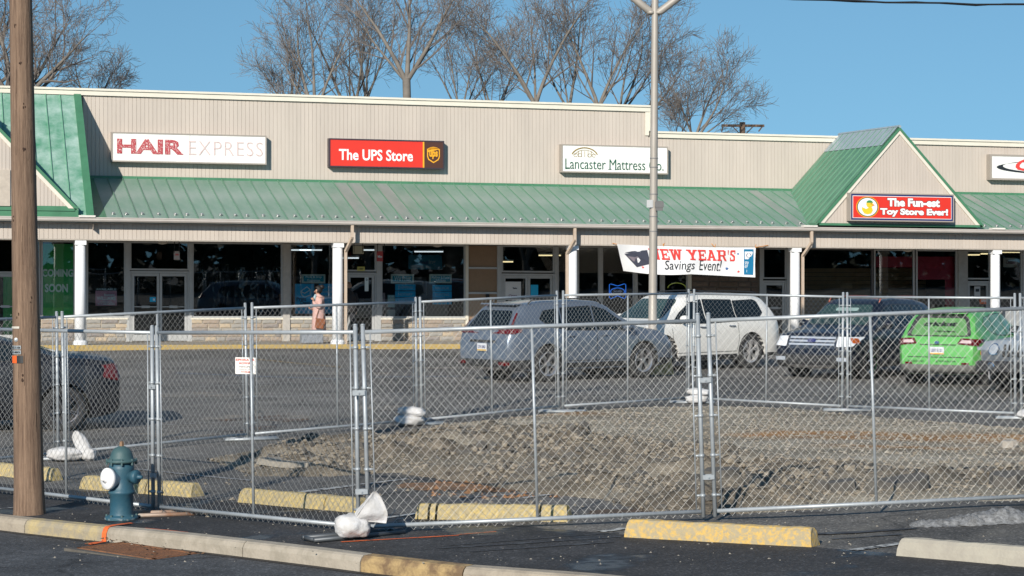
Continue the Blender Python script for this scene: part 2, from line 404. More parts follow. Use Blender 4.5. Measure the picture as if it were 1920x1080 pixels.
# tar-sealed cracks, oil spots and dusty patches
M_tar = mat('tar seal', (.030, .030, .031), .6, var=.1); M_oil = worn('oil spot', (.045, .043, .040), (.13, .124, .114), cover=.5, sc=6); M_dust = worn('dusty patch', (.21, .18, .14), (.13, .124, .114), cover=.5, sc=3)
rk = random.Random(31)
def wiggle(px0, py0, px1, py1, w, m, nm):
    a, b = P(px0, py0), P(px1, py1); n_ = max(4, int((b-a).length/.3)); d_ = (b-a).to_2d(); nr = Vector((-d_.y, d_.x)).normalized(); mb = MB(); rows = []; off = 0
    for i in range(n_+1):
        off += rk.gauss(0, .06); c_ = a.to_2d()+d_*i/n_+nr*off; ww = w*rk.uniform(.5, 1.2)/2; rows.append([(c_.x+nr.x*s_*ww, c_.y+nr.y*s_*ww, zroad(c_.x+nr.x*s_*ww, c_.y+nr.y*s_*ww)+.0075) for s_ in (-1, 1)])
    for r0, r1 in zip(rows[:-1], rows[1:]): mb.quad(r0[0], r1[0], r1[1], r0[1])
    mb.build(nm, m, kind='structure')
for q in ((300, 715, 900, 735), (250, 765, 620, 745), (420, 700, 560, 800), (640, 740, 860, 725), (900, 738, 1250, 742), (1330, 728, 1900, 745), (1500, 755, 1760, 735), (100, 900, 420, 880), (560, 935, 900, 915), (310, 830, 460, 815)): wiggle(*q, .035, M_tar, 'tar_seam')
def patch_(px_, py_, w, d, m, nm, dz):
    q = P(px_, py_); n_ = 22; sd = rk.uniform(0, 99); vs = []
    for i in range(n_):
        t = 2*PI*i/n_; r_ = 1+.4*mnoise.noise(Vector((math.cos(t)*1.4, math.sin(t)*1.4, sd))); x, y = q.x+w/2*r_*math.cos(t), q.y+d/2*r_*math.sin(t); vs.append((x, y, zroad(x, y)+dz))
    vs.append((q.x, q.y, zroad(q.x, q.y)+dz)); mb = MB(); mb.add(vs, [(i, (i+1) % n_, n_) for i in range(n_)]); mb.build(nm, m, kind='structure')
for i in range(16): patch_(rk.uniform(240, 1250), rk.uniform(690, 775), rk.uniform(.3, .8), rk.uniform(.3, .9), M_oil, 'oil_spot', .0062+i*.0002)
for px_, py_, w_, d_ in ((480, 783, 1.8, 1.4), (620, 700, 2.6, 1.2), (330, 815, 1.4, .8), (850, 690, 2, 1), (380, 740, 2.2, 1.4), (720, 765, 1.6, 1.2), (1500, 740, 2.2, .9)): patch_(px_, py_, w_, d_, M_dust, 'dusty_patch', .0055)
# drain grate in the road against the kerb
def kerb_frame(px, py):
    q = P(px, py); i = min(range(1, len(KD)-1), key=lambda k: (KD[k]-q).length); t = (KD[i+1]-KD[i-1]).to_2d().normalized(); return q, t
gp, gt = kerb_frame(330, 999)
gloc = Vector((gp.x, gp.y, zroad(gp.x, gp.y)-.126))
groot = thing('storm_drain', 'rusty iron drain grate in the road against the kerb', 'drain', gloc, math.atan2(gt.y, gt.x))
rust = mat('rusty iron', (.26, .11, .045), .85, col2=(.12, .06, .035), scale=12, bump=.5, bscale=40)
mb = MB(); LG, WG = 1.12, .52
y0 = -.19-WG; y1 = -.19
mb.box(-LG/2, LG/2, y0, y0+.035, -.03, .012); mb.box(-LG/2, LG/2, y1-.035, y1, -.03, .012); mb.box(-LG/2, -LG/2+.035, y0, y1, -.03, .012); mb.box(LG/2-.035, LG/2, y0, y1, -.03, .012)
mb.build('frame', rust, groot)
gb = MB(); gb.box(-LG/2+.035, LG/2-.035, 0, .017, -.04, .008); gm = None
for k in range(10):
    if gm is None: gm = gb.build('grate_bar', rust, groot, loc=(0, y0+.05+k*.0455, 0))
    else: o = gm.copy(); C.objects.link(o); o.parent = groot; o.location = (0, y0+.05+k*.0455, 0)
mb = MB(); mb.box(-LG/2+.036, LG/2-.036, y0+.036, y1-.036, -.05, .0045)
mb.build('pit_shade', mat('drain pit', (.008, .006, .005), .95), groot)  # black plate just below the bar tops: shade between the bars as colour
mb = MB(); mb.box(-LG/2-.10, LG/2+.10, y0-.07, y0-.002, -.03, .003); mb.build('concrete_collar', mat('dirty collar', (.13, .12, .10), .9, col2=(.08, .07, .06), scale=9), groot)
rr = random.Random(5)
# leaf litter and a clod on the grate
mb = MB()
for k in range(45):
    x = rr.uniform(-LG/2-.3, LG/2+.1); y = rr.uniform(y0-.05, y1) if k % 2 else rr.uniform(y1-.12, y1); a = rr.uniform(0, 6.3); s_ = rr.uniform(.012, .035); z = rr.uniform(.012, .03)
    mb.add([(x+s_*math.cos(a+q), y+s_*math.sin(a+q)*.6, z+rr.uniform(-.008, .012)) for q in (0, 1.7, 3.1, 4.6)], [(0, 1, 2, 3)])
o = mb.build('leaf_litter', mat('dead leaves', (.16, .09, .045), .9, col2=(.07, .05, .03), scale=30), kind='stuff', loc=gloc, rot=(0, 0, math.atan2(gt.y, gt.x)))
# ------------------------------------------------------------ strip mall
M_side = mat('beige siding', (.51, .450, .390), .7, var=.08, scale=.9, stretch=(2.2, 2.2, .35), detail=8)
M_groove = mat('siding groove', (.36, .30, .26), .9, var=0)
M_cap = mat('cream metal coping', (.70, .66, .56), .5, var=.05, scale=2)
M_green = mat('green trim metal', (.065, .20, .11), .42, var=.12, scale=3, spec=.5)
M_greenp = mat('weathered green roofing', (.15, .27, .20), .5, col2=(.28, .35, .31), scale=1.1, stretch=(1.6, .35, 1.2), detail=8)
M_greenm = mat('streaked green roofing', (.07, .25, .15), .45, col2=(.36, .50, .44), scale=2.2, stretch=(1, .5, 1.4), detail=8)
M_greeng = mat('deep green roofing', (.075, .19, .115), .45, col2=(.12, .25, .16), scale=2)
M_alu = mat('aluminium frame', (.42, .43, .43), .45, var=.06, scale=5)
M_white = mat('white column paint', (.78, .79, .80), .5, var=.05, scale=3)
M_gut = mat('gutter metal', (.48, .44, .40), .5, var=.08, scale=2)
M_soff = mat('soffit boards', (.36, .33, .29), .8, var=.08)
M_down = mat('downspout', (.50, .40, .31), .5, var=.08)
M_conc = mat('walkway concrete', (.36, .32, .26), .9, col2=(.28, .25, .21), scale=4, bump=.2)
M_yk = mat('yellow kerb paint', (.50, .33, .06), .8, col2=(.34, .27, .15), scale=9, bump=.3)
M_pane = glass('shop glass'); M_dark = mat('dark interior', (.012, .012, .014), .9, var=0); M_black = mat('black', (.012, .012, .012), .6, var=0)
VW = 3.8                                          # storefront and upper wall plane
mall = thing('strip_mall', 'long beige strip mall with green standing seam canopy, gables and white columns', 'shopping mall', fac(0, 0, 0)+Vector((0, 0, 0)), PHI)
UL, UR = -14.0, 27.0
def siding(name, u0, u1, zb, zt, v, parent=mall, pitch=.118, m=M_side, extra=()):
    """vertical tongue-and-groove boards between heights zb(u) and zt(u)"""
    g = (lambda f: (lambda u: f) if not callable(f) else f)
    zb, zt = g(zb), g(zt); mb = MB(); u = u0
    brk = sorted(set([u0, u1]+[e for e in extra if u0 < e < u1]))
    for a0, a1 in zip(brk[:-1], brk[1:]):
        n = max(1, int(round((a1-a0)/pitch))); w = (a1-a0)/n
        for i in range(n):
            a = a0+i*w; b = a+w-.010
            ta, tb, ba, bb = zt(a), zt(b), zb(a), zb(b)
            if ta-ba < .01 and tb-bb < .01: continue
            mb.quad((a, v, ba), (b, v, bb), (b, v, tb), (a, v, ta))
            mb.quad((b, v, bb), (b+.004, v+.014, bb), (b+.004, v+.014, tb), (b, v, tb))
            mb.quad((a-.004, v+.014, ba), (a, v, ba), (a, v, ta), (a-.004, v+.014, ta))
        mb.quad((a0, v+.014, zb(a0)), (a1, v+.014, zb(a1-1e-4)), (a1, v+.014, zt(a1-1e-4)), (a0, v+.014, zt(a0+1e-4)), 1)
    return mb.build(name, [m, M_groove], parent, shear=True)
zpar = ZL(600, 179, VW); zpar2 = ZL(1450, 252, VW); zridge = ZL(840, 346, VW); zeave = ZL(840, 421, -.42)
uS = U(1216, VW); uM = U(156, VW)                 # step in the parapet, end of the mansard
CAPH = .20
def uzt(u): return (zpar if u < uS else zpar2)
siding('upper_siding', uM, uS, zridge-.1, zpar-CAPH, VW)
siding('upper_siding', uS, UR, zridge-.1, zpar2-CAPH, VW)
mb = MB(); mb.box(UL, uS, VW+.02, VW+18, -.2, zpar-.12); mb.box(uS, UR, VW+.02, VW+18, 3.2, zpar2-.12)
mb = MB(); mb.box(UL, uS-.01, VW+.03, VW+18, 3.3, zpar-.15); mb.box(uS-.009, UR, VW+.03, VW+18, 3.3, zpar2-.15); mb.build('building_block', mat('roof membrane', (.25, .24, .22), .9), mall, shear=True)
mb = MB()
for a, b, z in ((UL, uS+.05, zpar), (uS+.052, UR, zpar2)):
    mb.box(a, b, VW-.07, VW+.3, z-CAPH, z-.065); mb.box(a, b, VW-.11, VW+.34, z-.062, z)
mb.box(uS+.001, uS+.05, VW-.06, VW+.3, zpar2+.005, zpar-CAPH-.003); mb.box(uS-.12, uS, VW-.045, VW-.001, zpar2-CAPH+.06, zpar-CAPH-.003)
mb.build('parapet_coping', M_cap, mall, shear=True)
# canopy: standing seam roof
V0, V1 = -.42, VW-.01
def zcan(v): return zeave+(zridge-zeave)*(v-V0)/(V1-V0)
canopy = MB()
canopy.prism([(0, 0)]*0+[(UL, zeave-.06), (UR, zeave-.06), (UR, zeave-.005), (UL, zeave-.005)], V0, V0+.03)
c2 = MB(); sl = (zridge-zeave)/(V1-V0)
for a, b in ((UL, U(156, 0)), (U(156, 0)+.001, UR)):
    c2.add([(a, V0, zeave-.06), (b, V0, zeave-.06), (b, V1, zridge-.06), (a, V1, zridge-.06), (a, V0, zeave-.005), (b, V0, zeave-.005), (b, V1, zridge-.005), (a, V1, zridge-.005)],
           [(0, 3, 2, 1), (4, 5, 6, 7), (0, 1, 5, 4), (1, 2, 6, 5), (2, 3, 7, 6), (3, 0, 4, 7)])
c2.box(uM, UR, VW-.05, VW-.012, zridge-.02, zridge+.07)           # flashing against the wall
canroof = c2.build('canopy_roof', M_green, mall, shear=True)
PW = .415
pm = MB()
for a, b, z in ((0, PW-.022, .004),):
    pm.quad((a, V0-.01, zeave+z), (b, V0-.01, zeave+z), (b, V1-.04, zridge+z-.01), (a, V1-.04, zridge+z-.01))
pm.add([(PW-.022, V0-.012, zeave-.02), (PW, V0-.012, zeave-.02), (PW, V1-.04, zridge-.02), (PW-.022, V1-.04, zridge-.02),
        (PW-.02, V0-.012, zeave+.04), (PW-.003, V0-.012, zeave+.04), (PW-.003, V1-.04, zridge+.03), (PW-.02, V1-.04, zridge+.03)],
       [(4, 5, 6, 7), (0, 1, 5, 4), (1, 2, 6, 5), (3, 0, 4, 7)], 1)
panel0 = None
guard = MB(); guard.smooth = True
guard.tube([(0, 0, -.02), (0, 0, .045)], .012, 6); guard.lathe([(.012, .03), (.045, .035), (.05, .05), (.03, .065), (.004, .07)], 8, (0, 0, 0)); guard.box(-.04, .04, -.02, .02, -.004, .02)
guard0 = None
M_guard = mat('cast aluminium snow guard', (.5, .5, .48), .35, metal=.7, var=.1)
rg = random.Random(3)
u = U(175, VW)
gab_l, gab_r = U(1530, -.45), U(1843, -.45)
k = 0
M_seam = mat('green seam', (.12, .26, .175), .4, var=.08)
M_pink = mat('mauve stained roofing', (.18, .27, .215), .5, col2=(.32, .325, .31), scale=1.4, stretch=(1.6, .35, 1.2), detail=8)
me_pink = None
while u < UR-1:
    if panel0 is None: o = panel0 = pm.build('roof_panel', [M_greenp, M_seam], canroof); me_pink = o.data.copy(); me_pink.materials[0] = M_pink
    else: o = panel0.copy(); C.objects.link(o); o.parent = canroof
    if U(560, 0) < u < U(800, 0) and rg.random() < .6 or rg.random() < .06: o.data = me_pink

    o.location = (u, 0, -KSL*u)
    if not (gab_l-.3 < u < gab_r-.1):
        if guard0 is None: g = guard0 = guard.build('snow_guard', M_guard, canroof)
        else: g = guard0.copy(); C.objects.link(g); g.parent = canroof
        uu = u+PW*.45+rg.uniform(-.06, .06); vv = .08+rg.uniform(-.02, .02)
        g.location = (uu, vv, zcan(vv)+.01-KSL*uu); g.rotation_euler = (math.atan(sl), 0, rg.uniform(-.5, .5))
    u += PW; k += 1
# gutter with its profile, fascia, beam, soffit
mb = MB(); zg = ZL(840, 423, -.5)
prof = [(-.56, zg+.10), (-.56, zg+.075), (-.545, zg+.07), (-.545, zg+.02), (-.51, zg-.02), (-.43, zg-.02), (-.43, zg+.10)]
prof = [(V0-.02+p[0]+.43, p[1]) for p in prof]
for (v0_, z0_), (v1_, z1_) in zip(prof[:-1], prof[1:]): mb.quad((UL, v0_, z0_), (UR, v0_, z0_), (UR, v1_, z1_), (UL, v1_, z1_))
mb.build('gutter', M_gut, mall, shear=True)
mb = MB()
for px_ in (163, 1518, 1870):
    uu = U(px_, -.5); mb.box(uu-.22, uu+.22, V0-.18, V0+.05, zg+.10, zg+.15)
mb.build('splash_guard', mat('splash guard', (.72, .68, .62), .5), mall, shear=True)
zf0 = ZL(900, 456, -.15); zf1 = zg-.0
siding('fascia_siding', UL, UR, zf0, zf1, -.15)
mb = MB(); mb.box(UL, UR, -.132, .16, zf0, zf1+.05); mb.box(UL, UR, -.165, -.13, zf0-.035, zf0-.002); mb.build('beam', mat('beam trim', (.40, .36, .31), .8), mall, shear=True)
mb = MB(); mb.box(UL, UR, .162, VW+.05, zf0+.02, zf0+.06); mb.build('soffit', M_soff, mall, shear=True)
mb = MB(); mb.box(UL, UR, V0+.02, -.17, zeave-.09, zeave-.065); mb.build('eave_soffit', M_soff, mall, shear=True)
# columns
colpx = [150.5, 633, 1073, 1490.5, 1866]
zw = .13
cm = MB(); cm.smooth = True
cm.lathe([(.155, zw+.1), (.15, 1.5), (.142, zf0-.16)], 36, flute=.05)
cm.smooth = False
cm.box(-.15, .15, -.15, .15, zf0-.16, zf0-.04)
cm.lathe([(.20, zw-.2), (.20, zw+.06), (.165, zw+.11)], 20)
col0 = cm.build('column', M_white, mall)
for i, px_ in enumerate(colpx):
    uu = U(px_, 0); o = col0 if i == 0 else col0.copy()
    if i: C.objects.link(o); o.parent = mall
    o.location = (uu, 0, -KSL*uu)
# extra columns out of frame keep the colonnade going
# downspouts
for px_ in (648, 1068, 1505):
    uu = U(px_, -.05); mb = MB()
    zt_ = zg
    pts = [(uu+.02, V0-.05, zt_+.0), (uu+.02, V0-.05, zf0+.12), (uu-.04+(.0), -.24, zf0-.12), (uu-.08, -.05, zf0-.28)]
    if px_ != 1068: pts = [(p[0]+.08, p[1], p[2]) for p in pts]; end = (uu+.0, -.05)
    else: end = (uu-.08, -.05)
    for a, b in zip(pts[:-1], pts[1:]): mb.tube([a, b], .055, 4, twist=PI/4)
    mb.tube([pts[-1], (pts[-1][0], pts[-1][1], zw-.02)], .052, 4, twist=PI/4)
    mb.build('downspout', M_down, mall, shear=True)
# ---- shop front
zwt = ZL(500, 456, VW); zsill = ZL(500, 596, VW); zfl = .06
def zz(px_, py_): return ZL(px_, py_, VW)
mb = MB(); mb.box(UL, UR, VW-.02, VW+.12, zwt, zf0+.02); mb.build('header', mat('header trim', (.33, .31, .28), .7), mall, shear=True)
def window(p0, p1, z0=None, z1=None, m=M_alu, fw=.05, pane=M_pane, v=VW):
    u0, u1 = U(p0, v), U(p1, v); z0 = zsill if z0 is None else z0; z1 = zwt if z1 is None else z1
    mb = MB(); mb.box(u0, u0+fw, v, v+.08, z0, z1); mb.box(u1-fw, u1, v, v+.08, z0, z1)
    mb.box(u0+fw, u1-fw, v+.002, v+.078, z0, z0+fw); mb.box(u0+fw, u1-fw, v+.002, v+.078, z1-fw*.7, z1)
    w = mb.build('window', m, mall, shear=True)
    pb = MB(); pb.box(u0+fw-.01, u1-fw+.01, v+.035, v+.041, z0+fw-.01, z1-fw*.7+.01); pb.build('pane', pane, w, shear=True)
    return w
def door(p0, p1, z1, leaves=2, z0=zfl, m=M_alu, bar=True):
    u0, u1 = U(p0, VW), U(p1, VW); fw = .06
    mb = MB(); mb.box(u0, u0+fw, VW, VW+.09, z0, z1); mb.box(u1-fw, u1, VW, VW+.09, z0, z1); mb.box(u0+fw, u1-fw, VW+.002, VW+.088, z1-.06, z1)
    d = mb.build('door', m, mall, shear=True)
    w = (u1-u0-2*fw)/leaves
    for i in range(leaves):
        a = u0+fw+i*w+.006; b = a+w-.012; lb = MB()
        lb.box(a, a+.07, VW+.02, VW+.065, z0+.02, z1-.065); lb.box(b-.07, b, VW+.02, VW+.065, z0+.02, z1-.065)
        lb.box(a+.07, b-.07, VW+.022, VW+.063, z0+.02, z0+.2); lb.box(a+.07, b-.07, VW+.022, VW+.063, z1-.15, z1-.065)
        if bar: lb.box(a+.07, b-.07, VW+.005, VW+.02, z0+1.0, z0+1.03); lb.box((a+b)/2-.12, (a+b)/2+.12, VW-.01, VW+.004, z0+.98, z0+1.05)
        lb.build('door_leaf', m, d, shear=True)
        pb = MB(); pb.box(a+.06, b-.06, VW+.04, VW+.046, z0+.19, z1-.14); pb.build('pane', M_pane, d, shear=True)
    return d
def post(p0, p1, z0=zfl, z1=zwt, m=M_alu, v0=-.03, v1=.12):
    mb = MB(); mb.box(U(p0, VW), U(p1, VW), VW+v0, VW+v1, z0, z1); return mb.build('mullion', m, mall, shear=True)
# shop A (green film)
zdo = zz(300, 509)
M_grn_al = M_alu
window(-120, -2, z0=zz(0, 510)); door(-60, 36, zz(10, 509), 2); window(37, 76)
wA = window(77, 141)
# shop B
post(157, 162); window(162, 236); post(236, 243)
window(243, 355, z0=zz(300, 507)+.0); door(243, 355, zz(300, 508)-.005); post(355, 360); window(360, 530)
post(530, 543, v0=-.08, m=mat('pier paint', (.42, .40, .37), .7))
# shop C
window(543, 648); door(649, 706, zz(680, 511), 1, bar=False); window(649, 706, z0=zz(680, 509)); 
post(706, 714); window(714, 873); post(873, 878, m=M_cap)
# brown infill panels
M_brown = mat('brown infill board', (.26, .175, .11), .8, var=.06, bump=.2)
for a, b in ((461, 501), (504, 548), (551, 600)):
    mb = MB(); mb.box(U(879, VW), U(932, VW), VW+.02, VW+.06, zz(905, b), zz(905, a)); mb.build('infill_panel', M_brown, mall, shear=True)
for y_ in (502.5, 549.5):
    mb = MB(); mb.box(U(878, VW)+.002, U(932, VW)+.002, VW-.01, VW+.05, zz(905, y_)-.03, zz(905, y_)+.03); mb.build('panel_rail', M_alu, mall, shear=True)
post(932, 940)
# shop D
window(940, 1040, z0=zz(990, 511)); door(940, 1040, zz(990, 513), 2, bar=False); post(1040, 1045)
for a, b in ((1045, 1083), (1083, 1125), (1128, 1190), (1193, 1241), (1244, 1290)): window(a, b)
for a, b in ((1125, 1128), (1190, 1193), (1241, 1244)): post(a, b)
post(1290, 1296, m=M_cap)
# shop E
post(1424, 1430); window(1430, 1475, z0=zz(1450, 523)); door(1430, 1475, zz(1450, 526), 1); post(1475, 1481); 
window(1481, 1637, m=mat('dark frame', (.10, .09, .09), .5)); window(1639, 1715); window(1718, 1795)
post(1795, 1812, v0=-.1, m=mat('grey pier', (.34, .34, .33), .8)); window(1812, 1857, z0=zz(1835, 524)); door(1812, 1857, zz(1835, 527), 1); post(1857, 1862)
window(1862, 1917); post(1917, 1921); window(1921, 2060)
# stone bulkheads and the stone pier: every stone a part
M_mort = mat('mortar', (.40, .35, .28), .95, var=.15, bump=.3)
stones_m = [mat('stone%d' % i, c, .9, col2=c2_, scale=7, bump=.7, bscale=25) for i, (c, c2_) in enumerate([((.46, .37, .26), (.38, .31, .23)), ((.30, .27, .25), (.22, .20, .19)), ((.52, .42, .30), (.42, .35, .26)), ((.40, .32, .25), (.30, .25, .21)), ((.36, .34, .31), (.28, .27, .25))])]
dst_m = [mat('dark stone%d' % i, c, .9, col2=c2_, scale=7, bump=.7, bscale=25) for i, (c, c2_) in enumerate([((.16, .11, .08), (.11, .08, .06)), ((.12, .09, .075), (.17, .13, .10)), ((.10, .075, .06), (.14, .10, .08))])]
rs = random.Random(11)
stone_meshes = {}
def stone_mesh(w, h, mset, tag_):
    key = (round(w/.08), round(h/.03), tag_, rs.randrange(2))
    if key in stone_meshes: return stone_meshes[key]
    w = key[0]*.08; h = max(1, key[1])*.03; mb = MB(); q = .012
    def j(): return rs.uniform(-.008, .008)
    fr = [(q+j(), -.035, q+j()), (w-q+j(), -.035, q+j()), (w-q+j(), -.035, h-q+j()), (q+j(), -.035, h-q+j()), (w*.5, -.045+j(), h*.5)]
    bk = [(0, 0.01, 0), (w, .01, 0), (w, .01, h), (0, .01, h)]
    mb.add(fr+bk, [(0, 1, 4), (1, 2, 4), (2, 3, 4), (3, 0, 4), (5, 6, 1, 0), (6, 7, 2, 1), (7, 8, 3, 2), (8, 5, 0, 3)])
    me = bpy.data.meshes.new('stone'); me.from_pydata(mb.v, [], mb.f); me.materials.append(rs.choice(mset)); me.update()
    stone_meshes[key] = me; return me
def stonework(p0, p1, z0, z1, mset=stones_m, tag_='l', rows=5, v=VW, wmin=.22, wmax=.55):
    u0, u1 = U(p0, v), U(p1, v)
    mb = MB(); mb.box(u0, u1, v-.008, v+.14, z0-.1, z1); wall = mb.build('stone_bulkhead' if tag_ == 'l' else 'stone_wall', M_mort if tag_ == 'l' else mat('dark mortar', (.13, .11, .09), .95), mall, shear=True)
    h = (z1-z0)/rows
    for r_ in range(rows):
        u = u0+.01
        while u < u1-.1:
            w = round(rs.uniform(wmin, wmax)/.08)*.08
            if u+w > u1-.02: w = max(1, math.floor((u1-.02-u)/.08))*.08
            hh = max(1, round((h-.015)/.03))*.03
            me = stone_mesh(w, hh, mset, tag_)
            o = bpy.data.objects.new('stone', me); C.objects.link(o); o.parent = wall
            o.location = (u, v, z0+r_*h+.008-KSL*u); u += w+.02
    return wall
for a, b in ((77, 141), (162, 240), (358, 530), (543, 649), (714, 873)):
    stonework(a, b, zfl, zsill-.05)
for a, b in ((1045, 1290), (1481, 1795), (1862, 2060)):
    mb = MB(); mb.box(U(a, VW), U(b, VW), VW-.02, VW+.13, zfl-.1, zsill-.05); mb.build('bulkhead', M_mort, mall, shear=True)
mb = MB(); mb.box(UL, U(76, VW), VW-.02, VW+.13, zfl-.1, zfl+.02); mb.build('threshold', M_conc, mall, shear=True)
for a, b in ((77, 141), (162, 240), (358, 530), (543, 649), (714, 873), (1045, 1290), (1481, 1795), (1862, 2060)):
    mb = MB(); mb.box(U(a, VW), U(b, VW), VW-.06, VW+.10, zsill-.05, zsill-.002); mb.build('sill', M_cap, mall, shear=True)
stonework(1296, 1424, zz(1360, 600), zwt, dst_m, 'd', rows=13, wmin=.25, wmax=.7)
mb = MB(); mb.box(U(1296, VW), U(1424, VW), VW, VW+.12, zfl-.1, zz(1360, 600)-.002); mb.build('wall_base', M_mort, mall, shear=True)
# interiors: each shop is a dark room
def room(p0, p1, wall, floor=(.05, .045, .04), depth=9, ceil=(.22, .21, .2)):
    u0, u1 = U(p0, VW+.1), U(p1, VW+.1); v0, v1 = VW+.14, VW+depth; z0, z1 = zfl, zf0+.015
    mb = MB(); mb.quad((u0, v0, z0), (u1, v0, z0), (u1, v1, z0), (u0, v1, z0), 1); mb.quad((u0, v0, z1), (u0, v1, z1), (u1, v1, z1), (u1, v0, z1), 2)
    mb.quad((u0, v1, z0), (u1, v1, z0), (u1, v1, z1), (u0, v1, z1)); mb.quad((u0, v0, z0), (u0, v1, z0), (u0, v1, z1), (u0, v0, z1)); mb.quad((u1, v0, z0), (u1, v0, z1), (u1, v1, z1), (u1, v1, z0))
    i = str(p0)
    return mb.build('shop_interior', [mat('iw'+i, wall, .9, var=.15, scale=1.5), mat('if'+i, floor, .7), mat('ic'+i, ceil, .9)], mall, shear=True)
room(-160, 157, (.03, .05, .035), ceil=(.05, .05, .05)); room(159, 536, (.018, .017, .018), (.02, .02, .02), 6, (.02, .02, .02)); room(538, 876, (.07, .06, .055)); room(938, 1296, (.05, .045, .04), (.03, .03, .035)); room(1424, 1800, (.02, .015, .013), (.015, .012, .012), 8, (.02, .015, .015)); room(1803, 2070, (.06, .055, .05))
mb = MB(); mb.box(UL, UL+.2, VW-.02, VW+18, -.2, 3.29); mb.box(UL+.2, UR, VW+9.3, VW+9.5, -.2, 3.29); mb.build('outer_wall', M_side, mall, shear=True)
# gables
def gable(ua, ul, ur, za, zf_, v0=-.45, name='gable', wallm=M_side):
    g = None; th = .16
    sa = (za-zf_)/(ua-ul); sb = (za-zf_)/(ur-ua)
    def zt(u): return (zf_+(u-ul)*sa if u < ua else zf_+(ur-u)*sb)-.2
    mb = MB()
    # rake boards: green edge above, white trim below
    for (a, b) in (((ul, zf_), (ua, za)), ((ur, zf_), (ua, za))):
        A, B = Vector(a), Vector(b); d = (B-A).normalized(); nn = Vector((-d.y, d.x)); nn = nn if nn.y > 0 else -nn
        q = [A, B, Vector((B.x, B.y-.10)), Vector((A.x+(.12 if a[0] < b[0] else -.12), A.y))]
        q = [tuple(x) for x in q]
        if a[0] > b[0]: q = q[::-1]
        mb.prism(q, v0-.05, v0+.02, 0)
        q = [Vector((A.x+(.122 if a[0] < b[0] else -.122), A.y)), Vector((B.x, B.y-.102)), Vector((B.x, B.y-.22)), Vector((A.x+(.26 if a[0] < b[0] else -.26), A.y))]
        q = [tuple(x) for x in q]
        if a[0] > b[0]: q = q[::-1]
        mb.prism(q, v0-.03, v0+.01, 1)
    g = mb.build(name, [M_green, M_cap], mall, shear=True)
    siding('gable_siding', ul+.2, ur-.2, zf_, zt, v0+.012, g, extra=(ua,), pitch=.10)
    # slopes with seams
    for s_, (ue, s0) in enumerate(((ul, sa), (ur, sb))):
        mb = MB(); a = [(ue, v0-.04, zf_), (ua, v0-.04, za), (ua, VW-.02, za), (ue, VW-.02, zf_)]
        b = [(x, y, z-.07) for x, y, z in a]
        mb.add(a+b, [(0, 1, 2, 3) if s_ else (3, 2, 1, 0), (7, 6, 5, 4), (0, 4, 5, 1), (2, 6, 7, 3), (0, 3, 7, 4)])
        dd = Vector((ua-ue, 0, za-zf_)).normalized(); nn = Vector((-dd.z, 0, dd.x)) if s_ == 0 else Vector((dd.z, 0, -dd.x)); 
        sp = mb.build('roof_slope', M_greeng, g, shear=True)
        v = v0+.25; sm = MB(); 
        p0 = Vector((ue, 0, zf_)); p1 = Vector((ua, 0, za)); off = nn*.035
        w = .012
        for (yy) in (0,):
            sm.add([tuple(p0+Vector((0, -w, 0))), tuple(p1+Vector((0, -w, 0))), tuple(p1+Vector((0, w, 0))), tuple(p0+Vector((0, w, 0))),
                    tuple(p0+off+Vector((0, -w, 0))), tuple(p1+off+Vector((0, -w, 0))), tuple(p1+off+Vector((0, w, 0))), tuple(p0+off+Vector((0, w, 0)))],
                   [(4, 5, 6, 7), (0, 1, 5, 4), (3, 2, 6, 7), (0, 4, 7, 3)])
        s0o = None
        while v < VW-.1:
            if s0o is None: o = s0o = sm.build('seam', M_seam, g, shear=True)
            else: o = s0o.copy(); C.objects.link(o); o.parent = g
            o.location = (0, v, 0); v += .40
    mb = MB(); mb.tube([(ua, v0-.06, za+.01), (ua, VW, za+.01)], .05, 4); 
    mb.quad((ua-.55, v0+.05, za-.55*sa+.03), (ua, v0+.05, za+.035), (ua, VW-.03, za+.035), (ua-.55, VW-.03, za-.55*sa+.03)); mb.build('ridge_cap', mat('grey ridge flashing', (.30, .36, .38), .4), g, shear=True)
    # green apron at the foot of the gable
    mb = MB(); mb.box(ul+.1, ur-.1, v0-.02, v0+.5, zf_-.07, zf_-.002); mb.build('apron', M_green, g, shear=True)
    return g
gable(U(1686, -.45), gab_l, gab_r, ZL(1686, 238, -.45), ZL(1686, 420, -.45))
# left: steep mansard roof and its gable
uMf = U(175, V0); zmt = zpar-CAPH-.02; zm0 = ZL(100, 408, V0)
mb = MB()
A0 = (UL, V0, zm0); 
mb.add([(UL, V0, zm0), (uMf, V0, zm0), (uMf, VW-.08, zmt), (UL, VW-.08, zmt)], [(0, 1, 2, 3)])
mans = mb.build('mansard_roof', M_greenm, mall, shear=True)
mb = MB(); mb.box(UL, uMf, V0-.03, V0-.001, zm0-.06, zm0+.05)
d_ = Vector((0, VW-.08-V0, zmt-zm0)).normalized(); n_ = Vector((0, -d_.z, d_.y))
def mq(u0, u1, off, hgt, mbx, mi=None):
    a = Vector((u0, V0, zm0))+n_*off; b = Vector((u0, VW-.08, zmt))+n_*off; w = Vector((u1-u0, 0, 0)); h = n_*hgt
    v = [a, a+w, b+w, b, a+h, a+w+h, b+w+h, b+h]
    mbx.add([tuple(q) for q in v], [(4, 5, 6, 7), (0, 1, 5, 4), (1, 2, 6, 5), (3, 0, 4, 7), (2, 3, 7, 6)], mi)
mq(uMf-.18, uMf+.02, -.02, .08, mb)
mb.build('edge_trim', M_green, mans, shear=True)
mb = MB(); mb.add([(uMf, V0, zm0-.3), (uMf, VW, zm0-.3), (uMf, VW, zmt), (uMf, V0, zm0)], [(0, 1, 2, 3)]); mb.build('end_wall', M_side, mans, shear=True)
u = uMf-.18-.41; s0o = None
sm = MB(); mq(0, .022, -.01, .05, sm)
